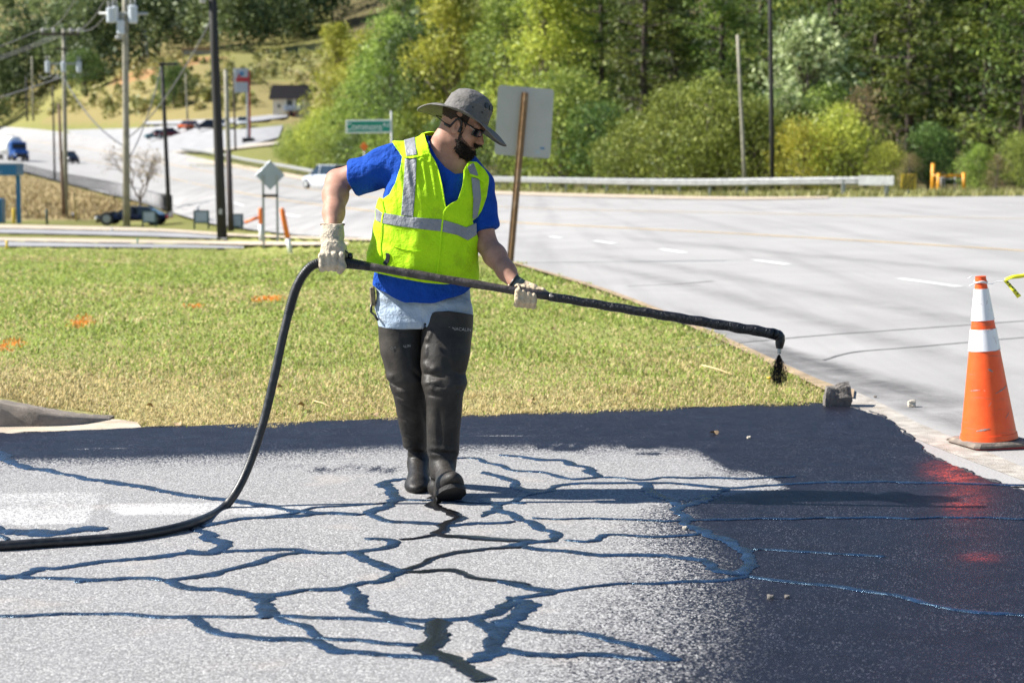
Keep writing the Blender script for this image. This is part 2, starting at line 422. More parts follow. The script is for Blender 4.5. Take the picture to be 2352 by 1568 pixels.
# driveway: pale worn aggregate, black sealer where the attribute says it was sprayed, worn paint
t = NT('driveway_asphalt_half_sealed')
seal = t.attr('seal'); wpaint = t.attr('wpaint'); rpaint = t.attr('rpaint')
wv = t.noise(30, 2, .5, out=1)
vec = t('VectorMath', operation='ADD'); t.lk(t.co(), vec.inputs[0]); sc_ = t('VectorMath', operation='SCALE'); t.lk(wv, sc_.inputs[0]); sc_.inputs[3].default_value = .006; t.lk(sc_.outputs[0], vec.inputs[1])
vo = t('TexVoronoi'); vo.inputs['Scale'].default_value = 155; t.lk(vec.outputs[0], vo.inputs['Vector'])
sep = t('SeparateColor'); t.lk(vo.outputs['Color'], sep.inputs[0]); cell = sep.outputs[0]; cell2 = sep.outputs[1]
big = t.noise(1.7, 5, .6); fine = t.noise(230, 3, .7)
stone = t.ramp(cell, [(.0, (.17, .165, .16)), (.45, (.285, .277, .268)), (.8, (.395, .383, .37)), (1, (.60, .583, .56))])
stone = t.mix(t.ramp(vo.outputs['Distance'], [(.38, .0), (.8, .7)]), stone, (.13, .125, .12))
stone = t.mix(t.ramp(cell2, [(.91, .0), (.93, .8)]), stone, (.13, .12, .12))
stone = t.mix(t.ramp(big, [(.3, .25), (.6, .0)]), stone, (.3, .29, .29))
stone = t.mix(t.ramp(t.noise(2.6, 3, .5), [(.6, .0), (.8, .3)]), stone, (.5, .42, .34))
wp = t.math('MULTIPLY', wpaint, t.ramp(t.math('ADD', t.noise(60, 4, .75), t.math('MULTIPLY', big, .5)), [(.60, 1.0), (.80, .0)]))
stone = t.mix(t.math('MULTIPLY', wp, .9), stone, (.68, .67, .65))
k = t.math('ADD', t.math('MULTIPLY', cell, .62), t.math('MULTIPLY', fine, .38))
thr = t.math('SUBTRACT', t.math('MULTIPLY', seal, 1.5), k)
cov = t.ramp(t.math('ADD', thr, .5), [(.36, .0), (.62, 1.0)])
blk = t.ramp(t.noise(9, 5, .6), [(.3, (.006, .0058, .0095)), (.7, (.011, .0108, .018))])
vf = t('TexVoronoi'); vf.inputs['Scale'].default_value = 250; t.lk(vec.outputs[0], vf.inputs['Vector']); sf_ = t('SeparateColor'); t.lk(vf.outputs['Color'], sf_.inputs[0])
blk = t.mix(t.math('MULTIPLY', t.ramp(sf_.outputs[0], [(.945, .0), (.975, .8)]), t.ramp(t.noise(3.1, 4, .6), [(.35, .15), (.7, 1.0)])), blk, (.22, .22, .26))  # sparkle painted as pale specks in the sealer colour
c = t.mix(cov, stone, blk)
rp = t.math('MULTIPLY', rpaint, t.ramp(t.math('ADD', t.math('MULTIPLY', cell, .75), t.math('MULTIPLY', t.noise(11, 5, .75), .8)), [(.74, .0), (.84, .9)]))
c = t.mix(rp, c, (.62, .07, .04))
rgh = t.math('MULTIPLY_ADD', cov, -.46, .88)
rgh = t.math('ADD', rgh, t.math('MULTIPLY', t.ramp(t.noise(5, 4, .6), [(.35, -.12), (.65, .08)]), cov))
hgtn = t.math('ADD', t.math('MULTIPLY', t.math('SUBTRACT', 1.0, vo.outputs['Distance']), .8), t.math('MULTIPLY', fine, .3))
t.bump(hgtn, .4, .005)
MT['drive'] = t.done(c, rgh, 0, t.math('MULTIPLY_ADD', cov, -.04, .3)); t.b.inputs['Specular Tint'].default_value = (.72, .82, 1, 1)

t = NT('crack_sealant_tar')
n = t.noise(45, 5, .7); n2 = t.noise(6, 3, .5)
c = t.ramp(t.noise(14, 5, .65), [(.36, (.003, .006, .014)), (.62, (.010, .028, .068))])  # blue of the reflected sky is painted into the tar colour and specular tint
t.bump(n, .8, .009); t.b.inputs['Specular Tint'].default_value = (.45, .74, 1, 1); MT['tar'] = t.done(c, t.ramp(t.noise(18, 4, .6), [(.35, .16), (.65, .42)]), 0, 1.0)
t = NT('fresh_black_tar'); n = t.noise(50, 5, .7); t.bump(n, .4, .008); MT['tar_fresh'] = t.done((.006, .006, .007), .16, 0, .5)
MT['gutter_mat'] = M('gritty_gutter', (.38, .345, .30), .9, .3, 9, .6, 120, dirt=(.2, .15, .1), dscale=6, damt=.7)
MT['paint_white'] = M('worn_white_line_paint', (.72, .71, .69), .75, .1, 3, dirt=(.36, .35, .34), dscale=3, damt=.7)
MT['paint_yellow'] = M('worn_yellow_line_paint', (.62, .42, .16), .75, .15, 2, dirt=(.38, .35, .3), dscale=1.2, damt=.9)

# --- the main road
NF = [((-160, 340), (-200, 286)), ((60, 398), (60, 297)), ((200, 435), (250, 322)), ((330, 468), (400, 352)), ((395, 490), (540, 382)), ((480, 514), (640, 400)), ((560, 527), (720, 413)),
      ((700, 543), (860, 432)), ((860, 552), (1130, 444)), ((1180, 607), (1400, 451)), ((1400, 675), (1700, 456)), ((1600, 757), (1900, 456)), ((1800, 850), (2100, 455)), ((1905, 900), (2352, 453)),
      ((1985, 955), (2500, 453)), ((2150, 1080), (2650, 452)), ((2352, 1180), (2800, 452)), ((2800, 1500), (3100, 452))]
road = ruled('road', [a for a, b in NF], [b for a, b in NF], 230, 34, MT['road'])
# lot and drive in front of the kiosk, side street at the left, paths
ruled('forecourt', [(205, 330), (300, 338), (400, 350), (500, 344), (560, 338), (640, 318)], [(150, 301), (300, 297), (420, 290), (520, 300), (600, 295), (650, 290)], 40, 8, MT['asphalt_far'])
ruled('upper_drive', [(330, 288), (450, 287), (560, 283), (660, 271)], [(330, 281), (450, 277), (560, 272), (660, 262)], 24, 4, MT['asphalt_far'])
ruled('footpath', [(395, 352), (470, 351), (560, 342), (640, 333)], [(395, 343), (470, 342), (560, 334), (640, 327)], 24, 3, MT['concrete'])
ruled('side_street', [(-160, 537), (0, 537), (200, 541), (380, 546), (520, 551)], [(-160, 528), (0, 528), (200, 532), (380, 536), (520, 545)], 40, 4, MT['asphalt_far'])
ruled('side_street_far_lane', [(-160, 566), (0, 567), (200, 569), (380, 571), (560, 572)], [(-160, 557), (0, 557), (200, 561), (380, 563), (560, 568)], 40, 4, MT['asphalt_far'])
ruled('kerb_strip', [(-160, 527), (0, 527), (200, 531), (380, 535), (560, 546), (860, 556)], [(-160, 518), (0, 519), (200, 523), (380, 529), (560, 541), (860, 552)], 40, 3, MT['concrete_tan'], .02)
ruled('verge_dirt', [(-160, 556), (0, 556), (200, 560), (380, 562), (600, 566), (800, 566)], [(-160, 549), (0, 549), (200, 552), (380, 555), (600, 558), (800, 560)], 40, 3, MT['concrete_tan'], .02)
ruled('hill_lane', [(90, 186), (200, 178), (260, 168)], [(90, 174), (200, 168), (260, 160)], 12, 3, MT['asphalt_far'])
MT['kerb_dirt'] = M('dirt_covered_kerb', (.36, .26, .16), .95, .35, 5, .6, 60, dirt=(.2, .16, .07), dscale=4, damt=.8)
# sandy edge of the far side, dirty kerb edge along the lawn
ruled('road_shoulder', [(430, 372), (540, 388), (720, 420), (860, 438), (1130, 449), (1400, 457), (1700, 462), (1900, 459)], [(430, 368), (540, 380), (720, 411), (860, 430), (1130, 442), (1400, 450), (1700, 456), (1905, 455)], 60, 3, MT['concrete_tan'], .03)
ruled('road_kerb', [(1180, 609), (1400, 678), (1600, 762), (1800, 857), (1900, 905), (1960, 920)], [(1180, 606), (1400, 671), (1600, 751), (1800, 842), (1900, 886), (1962, 902)], 40, 4, MT['kerb_dirt'], .015)

# line paint: each line is a sheet on the road
def dash(x0, y0, x1, y1, w, mat, name='lane_dash', n=6):
    W0 = hit([x0, x1], [y0, y1]); d = W0[1] - W0[0]; q = np.array([-d[1], d[0], 0]) / math.hypot(d[0], d[1]) * w / 2
    P = []
    for s in np.linspace(0, 1, n):
        for e in (-1, 1): P.append(W0[0] + d * s + q * e)
    P = np.array(P); P[:, 2] = hgt(P[:, 0], P[:, 1]) + off_at(P[:, 1]) + .003 + .0001 * P[:, 1]
    o = obj(name, P, gridf(n, 2), mat, road, True)
    if o.data.polygons[0].normal.z < 0: o.data.flip_normals()
for a in ((2065, 643, 2205, 662), (1730, 600, 1810, 611), (1518, 575, 1574, 584), (1365, 556, 1412, 563), (1262, 546, 1290, 550), (2560, 712, 2900, 765)): dash(*a, .14, MT['paint_white'])
for a in ((2230, 475, 2330, 475), (1750, 478, 1860, 478), (1480, 476, 1560, 477), (640, 492, 690, 500), (740, 508, 790, 514), (520, 466, 560, 475)): dash(*a, .16, MT['paint_white'])
def stripe(P, w, mat, name):
    P = smooth_path(P, 6); Wp = hit(P[:, 0], P[:, 1]); d = np.gradient(Wp, axis=0); q = np.stack([-d[:, 1], d[:, 0]], 1); q /= np.linalg.norm(q, axis=1)[:, None]
    V = []
    for i in range(len(Wp)):
        for e in (-1, 1): V.append((Wp[i, 0] + q[i, 0] * e * w / 2, Wp[i, 1] + q[i, 1] * e * w / 2, 0))
    V = np.array(V); V[:, 2] = hgt(V[:, 0], V[:, 1]) + off_at(V[:, 1]) + .003 + .0001 * V[:, 1]
    o = obj(name, V, gridf(len(Wp), 2), mat, road, True)
    if o.data.polygons[0].normal.z < 0: o.data.flip_normals()
stripe([(2600, 597), (2352, 579), (2000, 557), (1700, 540), (1400, 525), (1150, 512), (900, 492), (650, 462), (450, 425), (250, 380), (60, 345)], .14, MT['paint_yellow'], 'yellow_line')
stripe([(2600, 512), (2352, 505), (2000, 499), (1700, 492), (1400, 486), (1150, 478), (900, 461), (650, 428), (450, 392), (250, 352), (60, 325)], .14, MT['paint_yellow'], 'yellow_line')
# tar-filled road cracks (children of the road)
def road_crack(P, w):
    stripe(P, w, MT['crack_dull'], 'road_crack')
MT['crack_dull'] = M('old_crack_filler', (.19, .185, .18), .8, .3, 8)
road_crack([(1560, 806), (1700, 790), (1900, 772), (2100, 758), (2352, 740), (2500, 732)], .032)
road_crack([(1890, 830), (1960, 812), (2100, 800), (2352, 778), (2500, 770)], .03)
road_crack([(1440, 660), (1560, 655), (1640, 648)], .04)

# tyre and oil streaks, and painted soft shadow near the cone: strips fading sideways
t = NT('tyre_oil_and_shade'); al = t.math('MULTIPLY', t.attr('al'), t.ramp(t.noise(2.2, 6, .7), [(.3, .15), (.7, 1.0)])); t.done((.07, .068, .07), .8, 0, .2)
tb = t('BsdfTransparent'); mx = t('MixShader'); t.lk(al, mx.inputs[0]); t.lk(tb.outputs[0], mx.inputs[1]); t.lk(t.b.outputs[0], mx.inputs[2]); t.lk(mx.outputs[0], t.out.inputs[0]); MT['stain_shade'] = t.m
def stain_shade(Q, w, amt, k):
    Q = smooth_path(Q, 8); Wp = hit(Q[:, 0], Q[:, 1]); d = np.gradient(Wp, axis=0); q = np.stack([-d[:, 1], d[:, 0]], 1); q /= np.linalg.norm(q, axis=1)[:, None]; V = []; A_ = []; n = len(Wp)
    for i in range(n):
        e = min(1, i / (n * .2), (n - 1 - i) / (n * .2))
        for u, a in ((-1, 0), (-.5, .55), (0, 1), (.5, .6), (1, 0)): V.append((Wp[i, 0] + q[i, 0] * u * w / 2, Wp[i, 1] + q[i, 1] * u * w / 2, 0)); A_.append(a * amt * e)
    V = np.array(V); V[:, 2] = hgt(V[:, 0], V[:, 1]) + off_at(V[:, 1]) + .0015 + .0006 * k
    o = obj('tyre_shade_streak', V, gridf(n, 5), MT['stain_shade'], road, True); attr(o, 'al', np.array(A_))
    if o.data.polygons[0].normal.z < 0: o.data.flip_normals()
stain_shade([(1420, 685), (1600, 752), (1760, 820), (1960, 892), (2150, 960), (2400, 1055)], .34, .5, 0)
stain_shade([(1520, 690), (1700, 770), (1900, 845), (2100, 915), (2352, 1005)], .3, .38, 1)
stain_shade([(1700, 790), (1850, 828), (1980, 868), (2120, 905), (2280, 960)], .55, .5, 2)
stain_shade([(1240, 590), (1500, 640), (1800, 720), (2100, 800), (2500, 905)], .6, .25, 3)
stain_shade([(1250, 570), (1600, 625), (2000, 700), (2500, 790)], .7, .2, 4)
stain_shade([(1300, 535), (1700, 575), (2100, 612), (2500, 655)], .9, .2, 5)
# --- driveway
DEDGE = [(-260, 1008), (0, 1000), (150, 995), (300, 988), (600, 977), (900, 966), (1300, 950), (1600, 940), (1780, 932), (1850, 929), (1920, 934), (1990, 945), (2030, 962), (2060, 982), (2100, 1015),
         (2130, 1045), (2180, 1072), (2215, 1083), (2250, 1098), (2300, 1115), (2352, 1131), (2500, 1175)]
DW = G(*np.array(DEDGE, float).T)[:, :2]
DPOLY = [tuple(p) for p in DW] + [(3.4, 8.0), (4.6, 7.0), (4.6, 3.0), (-5.2, 3.0), (-5.2, float(DW[0, 1]))]
gx = np.arange(-5.3, 4.7, .024); gy = np.concatenate([np.arange(2.9, 5.4, .08), np.arange(5.4, 12.6, .024)])
GX, GY = np.meshgrid(gx, gy, indexing='ij'); P = np.stack([GX.ravel(), GY.ravel(), np.full(GX.size, .014)], 1)
S1 = sines(3, 22); S2 = sines(4, 70); S3 = sines(5, 9); S4 = sines(6, 3.0)
dd = sdpoly(P[:, 0], P[:, 1], DPOLY) + .018 * nz(S1, P[:, 0], P[:, 1]) + .008 * nz(S2, P[:, 0], P[:, 1])
px, py = proj(P)
def sst(a, b, x): x = np.clip((x - a) / (b - a), 0, 1); return x * x * (3 - 2 * x)
w1 = nz(S3, P[:, 0], P[:, 1]); w2 = nz(S1, P[:, 0], P[:, 1]); w4 = nz(S4, P[:, 0], P[:, 1])
# the far band sprayed along the grass: sealed beyond this line
yb = np.interp(px, [-300, 0, 330, 560, 900, 1300, 1500, 1600, 1680, 3000], [1040, 1034, 1029, 1020, 1003, 1000, 1004, 1012, 1060, 1060])
s_far = sst(6, -5, py - yb + 2 * w1)
fuz = .75 * np.exp(-((py - yb - 8) / 26.0).clip(0) ** 1.2) * sst(-.2, .5, np.interp(px, [-300, 0, 300, 900, 1100, 1600, 1700], [.2, .6, .75, .45, .7, 1, 1])) * (py > yb)
# the sprayed field on the right
xb = np.interp(py, [1000, 1015, 1060, 1090, 1112, 1122, 1132, 1150, 1165, 1210, 1300, 1400, 1568, 1800], [1560, 1600, 1675, 1750, 1800, 1810, 1720, 1600, 1570, 1600, 1640, 1650, 1640, 1640])
sf = np.interp(py, [1000, 1060, 1118, 1132, 1150, 1165, 1210, 1300, 1400, 1568], [20, 26, 30, 200, 260, 330, 520, 760, 1050, 1150])
s_r = np.clip(.5 + (px - xb + 14 * w1 + 20 * w4 * (sf > 60)) / sf, 0, 1)
# overspray drifted on the dry part
def blob(cx, cy, rx, ry, a): return a * np.exp(-((px - cx) / rx) ** 2 - ((py - cy) / ry) ** 2)
ov = blob(800, 1077, 150, 12, .5) + blob(560, 1062, 120, 10, .3) + blob(1280, 1028, 90, 10, .75) + blob(1500, 1020, 120, 16, .8) + blob(1500, 1042, 110, 4, .45) + blob(1400, 1012, 200, 10, .8) + blob(1620, 1090, 40, 4, .4) + blob(870, 1133, 30, 4, .4)
ov *= (.75 + .35 * nz(S2, P[:, 0] * 1.0, P[:, 1] * .25))
seal = np.clip(np.maximum.reduce([s_far, fuz, s_r, ov]), 0, 1)
def para(poly, soft): return np.clip(sdpoly(px, py, poly) / soft + .5, 0, 1)
wpt = np.maximum(para([(-80, 1135), (205, 1129), (232, 1133), (195, 1200), (60, 1206), (-80, 1200)], 2.5) * .85,
                 para([(255, 1156), (500, 1154), (760, 1157), (905, 1160), (880, 1172), (600, 1180), (280, 1182), (248, 1170)], 3) * np.interp(px, [250, 500, 700, 900], [.85, .75, .5, .2]))
rpt = np.maximum.reduce([blob(2200, 1085, 46, 24, .95), blob(2215, 1150, 40, 34, .5), blob(2250, 1280, 34, 9, .42), blob(2150, 1080, 30, 20, .4)]) * (seal > .3) * (.8 + .35 * nz(S2, P[:, 0] * .5, P[:, 1] * .8) + .25 * w2)
# the left fuzz under the hose (dark haze)
V, Fc = clip(P, gridf(len(gx), len(gy)), dd); at_ = [clip_attr(a) for a in (seal, wpt, rpt)]
drive = obj('driveway', V, Fc, MT['drive']); tag(drive, None, None, None, 'structure')
if drive.data.polygons[0].normal.z < 0: drive.data.flip_normals()
for nme, a in zip(('seal', 'wpaint', 'rpaint'), at_): attr(drive, nme, a)
# raised lip along the clipped edge of the new seal coat
lip = smooth_path(np.array(DEDGE, float), 6); LW = G(lip[:, 0], lip[:, 1]); m = MB()
S5 = sines(8, 30)
MT['seal_lip'] = M('seal_coat_edge', (.014, .014, .018), .55, .3, 20, .8, 90)
Lr = [.009 + .004 * math.sin(i * 1.7) + .004 * math.sin(i * .61 + 2) for i in range(len(LW))]
m.tube([(p[0] + .012 * math.sin(i * 2.3), p[1] - .008, .006) for i, p in enumerate(LW)], [max(.004, r) for r in Lr], 6)
m.build('seal_coat_edge', MT['seal_lip'], drive, True)

# tar crack lines and a dark patch traced on the driveway (each its own ribbon)
z6 = lambda L: [(x * .5, 987.8 + y * .5) for x, y in L]
z7 = lambda L: [(1176 + x * .5, 940.8 + y * .5) for x, y in L]
TAR_AND_PATCH = [
 (z6([(15, 110), (30, 150), (90, 175), (150, 190), (400, 235), (700, 285), (900, 320), (1050, 335), (1300, 375), (1450, 395), (1680, 400)]), .075, 0),
 (z6([(1680, 400), (1770, 365), (1815, 325), (1800, 295), (1765, 268), (1770, 250), (1860, 238)]), .075, 0),
 (z6([(930, 452), (1100, 430), (1300, 402), (1500, 368), (1750, 350), (1860, 336), (2000, 338), (2100, 345), (2350, 350), (2420, 350)]), .035, 0),
 (z6([(915, 462), (1000, 440), (1200, 415), (1480, 402), (1680, 400)]), .06, 0),
 (z6([(1680, 402), (1800, 430), (1900, 440), (2050, 447)]), .055, 0),
 (z6([(1985, 322), (2000, 362), (2075, 388), (2110, 420), (2050, 450), (2020, 482), (2060, 502), (2200, 515), (2352, 525), (2480, 528)]), .07, 1),
 (z6([(2060, 456), (2150, 450), (2250, 442), (2352, 436)]), .05, 0),
 (z6([(2020, 495), (1930, 510), (1840, 520)]), .035, 1),
 (z6([(895, 470), (930, 490), (1010, 525), (1040, 550), (1000, 575), (930, 582), (880, 568)]), .075, 0),
 (z6([(0, 697), (100, 682), (200, 655), (400, 630), (600, 610), (870, 582), (980, 580)]), .065, 0),
 (z6([(1000, 574), (1300, 566), (1450, 575), (1560, 580), (1700, 565), (1815, 545), (1800, 525), (1660, 517)]), .06, 0),
 (z6([(-60, 690), (0, 690), (200, 695), (400, 706), (600, 700), (770, 708), (850, 692), (1000, 675), (1130, 640), (1250, 602), (1400, 582), (1560, 580)]), .06, 0),
 (z6([(390, 706), (370, 716), (352, 714)]), .05, 0),
 (z6([(1590, 578), (1680, 602), (1740, 638), (1830, 660), (1900, 668)]), .075, 0),
 (z6([(1850, 665), (1930, 632), (2050, 592), (2200, 562), (2352, 555), (2420, 552)]), .045, 1),
 (z6([(1870, 668), (1980, 664), (2060, 668), (2150, 690), (2352, 715), (2440, 724)]), .05, 1),
 (z6([(770, 708), (850, 730), (1000, 750), (1180, 772), (1300, 770), (1450, 755), (1560, 742), (1700, 720), (1800, 690), (1880, 667)]), .06, 0),
 (z6([(1190, 772), (1205, 800), (1210, 840), (1220, 880)]), .09, 0),
 (z6([(-60, 877), (0, 875), (200, 870), (400, 866), (700, 870), (900, 874), (1215, 872), (1400, 878), (1700, 886), (1850, 905), (1960, 925)]), .045, 0),
 (z6([(1590, 745), (1620, 790), (1690, 842), (1800, 875), (1950, 890), (2150, 888), (2250, 862), (2352, 822), (2440, 800)]), .075, 0),
 (z6([(1570, 752), (1630, 740)]), .09, 0),
 (z6([(880, 885), (930, 915), (970, 945), (1020, 965), (1200, 975), (1430, 985), (1480, 1010), (1540, 1035), (1660, 1045), (1800, 1055), (1960, 1064), (2100, 1075)]), .06, 0),
 (z6([(1270, 880), (1400, 938), (1550, 980), (1750, 1000), (1930, 1000)]), .045, 0),
 (z6([(2010, 892), (2005, 930), (1975, 985), (1985, 1035), (2060, 1070), (2150, 1095), (2180, 1125), (2175, 1180)]), .085, 1),
 (z6([(2050, 960), (1990, 1000), (2000, 1040)]), .06, 1),
 (z6([(2160, 890), (2240, 920), (2270, 960), (2270, 1010), (2240, 1050), (2150, 1078)]), .085, 0),
 (z6([(2240, 905), (2340, 890), (2352, 880), (2430, 862)]), .07, 0),
 (z7([(-60, 222), (0, 228), (150, 240), (250, 252), (350, 282), (395, 322)]), .065, 0),
 (z7([(-300, 235), (-150, 240), (0, 292), (150, 302), (260, 330), (400, 325), (580, 335), (720, 325), (900, 330), (1100, 328), (1300, 322)]), .045, 0),
 (z7([(-150, 510), (-20, 440), (60, 412), (130, 392), (200, 370), (280, 355), (400, 350), (600, 352), (800, 355), (980, 372), (1200, 360), (1400, 350), (1700, 345), (2352, 360), (2500, 362)]), .05, 0),
 (z7([(-130, 300), (-60, 320), (20, 360), (70, 385), (120, 395)]), .06, 0),
 (z7([(600, 352), (640, 400), (740, 430), (790, 455), (850, 445), (890, 415), (985, 378)]), .07, 0),
 (z7([(-120, 420), (-60, 470), (0, 498), (70, 530), (140, 565), (205, 590), (205, 612), (120, 622), (0, 640), (-60, 650)]), .06, 0),
 (z7([(90, 515), (300, 515), (500, 520), (780, 525), (1200, 518), (1700, 512), (2352, 515), (2500, 515)]), .03, 0),
 (z7([(785, 458), (770, 500), (830, 555), (900, 590), (1000, 630), (1080, 668), (1095, 705), (1085, 755), (1020, 775), (940, 750), (860, 712), (700, 690), (400, 680), (80, 650), (-40, 640)]), .065, 0),
 (z7([(850, 590), (700, 602), (560, 600), (450, 590), (400, 605), (350, 622), (230, 622)]), .045, 0),
 (z7([(1100, 660), (1400, 670), (1700, 690)]), .03, 0),
 (z7([(1085, 785), (1300, 810), (1500, 835), (1700, 865), (1900, 905), (2100, 940), (2352, 965), (2500, 980)]), .04, 0),
 (z7([(200, 850), (400, 830), (600, 815), (850, 805), (1090, 788)]), .045, 0),
 (z7([(-60, 805), (0, 820), (100, 840), (190, 853), (80, 880), (0, 892), (-40, 900)]), .06, 0),
 (z7([(-30, 880), (40, 905), (60, 930), (20, 970), (-30, 1000), (-60, 1060)]), .08, 0),
 (z7([(-50, 1012), (0, 1020), (250, 1040), (450, 1070), (600, 1108), (700, 1150), (740, 1166), (650, 1170), (400, 1155), (200, 1146), (80, 1140), (0, 1132), (-120, 1110)]), .055, 0),
]
TAR_AND_PATCH += [(z6([(-40, 492), (0, 488), (120, 484), (260, 480), (400, 472), (480, 472)]), .13, 0), (z6([(5, 452), (-8, 490), (10, 525)]), .05, 0)]  # broad tapered dark patch and a short ribbon at the left edge
Sw = sines(21, 28); Sw2 = sines(22, 95); Sw3 = sines(23, 260)
for i, (L, w, fresh) in enumerate(TAR_AND_PATCH):
    Q = smooth_path(L, 7); Wd = G(Q[:, 0], Q[:, 1])
    s = np.r_[0, np.cumsum(np.linalg.norm(np.diff(Wd, axis=0), axis=1))]; n = max(8, int(s[-1] / .012)); tt = np.linspace(0, s[-1], n)
    Wd = np.stack([np.interp(tt, s, Wd[:, k]) for k in range(3)], 1)
    Wd[:, 0] += .012 * nz(Sw, Wd[:, 0], Wd[:, 1], i); Wd[:, 1] += .016 * nz(Sw, Wd[:, 0], Wd[:, 1], i + 9.0)
    d = np.gradient(Wd, axis=0); q = np.stack([-d[:, 1], d[:, 0]], 1); q /= np.linalg.norm(q, axis=1)[:, None] + 1e-9
    wl_ = w / 2 * (1 + .24 * nz(Sw, Wd[:, 0], Wd[:, 1], 3.3) + .22 * nz(Sw2, Wd[:, 0], Wd[:, 1], 1) + .1 * nz(Sw3, Wd[:, 0], Wd[:, 1], 1)); wr_ = w / 2 * (1 + .24 * nz(Sw, Wd[:, 0], Wd[:, 1], 7.7) + .22 * nz(Sw2, Wd[:, 0], Wd[:, 1], 5) + .1 * nz(Sw3, Wd[:, 0], Wd[:, 1], 5))
    e = np.minimum(1, np.minimum(tt, s[-1] - tt) / (w * .5) + .25); wl_ = wl_ * e; wr_ = wr_ * e
    wl_ = wl_ * .86; wr_ = wr_ * .86; V = []
    for r, (a, hz) in enumerate(((1, 0), (.72, .0035), (0, .0045), (-.72, .0035), (-1, 0))):
        ww = np.where(a > 0, wl_, wr_) * a
        V.append(np.stack([Wd[:, 0] + q[:, 0] * ww, Wd[:, 1] + q[:, 1] * ww, np.full(n, .0148 + hz + .00012 * (i % 9) + .0004 * fresh)], 1))
    V = np.stack(V, 1).reshape(-1, 3)
    o = obj('crack_sealant_and_patch', V, gridf(n, 5), MT['tar_fresh' if fresh else 'tar'], drive, True)
    if o.data.polygons[len(o.data.polygons) // 2].normal.z < 0: o.data.flip_normals()

MT['kerb_concrete'] = M('stained_kerb_concrete', (.27, .225, .18), .95, .3, 8, .6, 150, dirt=(.09, .075, .06), dscale=6, damt=.85)
# kerb and gutter at the left, gutter pan by the cone
kf = smooth_path(np.array([(-260, 986), (0, 983), (100, 982), (180, 978), (250, 968)], float), 8); KW = G(kf[:, 0], kf[:, 1]); n = len(KW); V = []
for i, p in enumerate(KW):
    h = float(np.interp(kf[i, 0], [-260, 0, 240, 250], [.17, .135, .016, .012])); j = .0015 * math.sin(i * 1.9)
    for dy, z in ((0, 0), (.012, h * .8), (.03, h + j), (.17, h * 1.02 + j), (.175, -.02)): V.append((p[0], p[1] + dy, z + .004))
kerb = obj('kerb', V, [tuple(q) for q in gridf(n, 5)], MT['kerb_concrete'], None, False); tag(kerb, None, None, None, 'structure'); autosm(kerb, 50)
ruled('gutter', [(-260, 1020), (0, 1012), (150, 1006), (300, 998), (330, 990)], [(-260, 984), (0, 981), (150, 977), (250, 965), (315, 972)], 24, 4, MT['concrete_tan'], .0005)
ruled('gutter_pan', [(1935, 945), (1990, 955), (2060, 992), (2200, 1050), (2500, 1165), (2800, 1300)], [(1955, 897), (2040, 938), (2110, 975), (2200, 1012), (2500, 1140), (2800, 1270)], 30, 4, MT['gutter_mat'], .002)

def heave(X, Y): return sst(11.6, 12.4, Y) * (1 - sst(26, 40, Y)) * (.010 * nz(sines(31, 3.2), X, Y) + .01)
def bumpz(X, Y): return .13 * sst(-2.45, -3.6, X) * sst(11.45, 11.62, Y) * (1 - sst(12.2, 15, Y))
# --- the ground sheet itself
yy = np.r_[-60, -30, -10, 0, 2, np.geomspace(3.5, 1700, 330)]
uu = np.r_[np.linspace(-1.1, -.31, 16), np.linspace(-.3, .3, 240), np.linspace(.31, 1.1, 16)]
YY, UU = np.meshgrid(yy, uu, indexing='ij'); XX = UU * (np.abs(YY) + 14)
ZZ = hgt(XX, YY); gp = np.stack([XX.ravel(), YY.ravel(), ZZ.ravel()], 1)
gpx, gpy = proj(np.where(gp[:, 1:2] < 2, np.array([[0, 2, 0.]]), gp))
under = np.zeros(len(gp), bool)
for poly in SHEETS: under |= inpoly(gpx, gpy, poly)
under &= gp[:, 1] > 2.5
gp[:, 2] -= np.where(under, .02 + .0012 * np.maximum(gp[:, 1], 5), 0)
X, Y = gp[:, 0], gp[:, 1]
# turf heaves a little; higher behind the left kerb
k = sst(11.6, 12.4, Y + .0 * X) * (1 - sst(26, 40, Y)) * (~under)
gp[:, 2] += np.where(under, 0, heave(X, Y))
gp[:, 2] += np.where(under | (Y < 11.45), 0, bumpz(X, Y))
gc = np.tile(np.array([.30, .33, .09]), (len(gp), 1))
nn = nz(sines(33, .9), X, Y); near = (1 - sst(11, 20, Y))
gc = gc * (1 - .55 * near[:, None]) + np.array([.46, .38, .19]) * .55 * near[:, None]
def cset(mask, col, amt=1.0): gc[mask] = gc[mask] * (1 - amt) + np.array(col) * amt
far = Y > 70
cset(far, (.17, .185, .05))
bank = inpoly(gpx, gpy, [(-400, 360), (60, 400), (200, 437), (330, 470), (396, 495), (396, 505), (250, 506), (-400, 505)])
cset(bank & far, (.33, .25, .13))
hill = far & (gpy < 285) & (gpx < 760)
cset(hill, (.23, .19, .075)); cset(hill & (nz(sines(35, .05), X, Y) > .4), (.2, .2, .06)); cset(hill & (nz(sines(36, .07), X, Y) > 1.0), (.34, .17, .08))
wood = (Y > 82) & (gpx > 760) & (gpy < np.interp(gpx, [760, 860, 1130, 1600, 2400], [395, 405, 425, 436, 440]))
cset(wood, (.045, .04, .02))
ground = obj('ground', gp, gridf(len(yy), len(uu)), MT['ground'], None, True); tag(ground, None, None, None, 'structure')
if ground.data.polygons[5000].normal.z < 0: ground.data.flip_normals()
attr(ground, 'gc', gc)

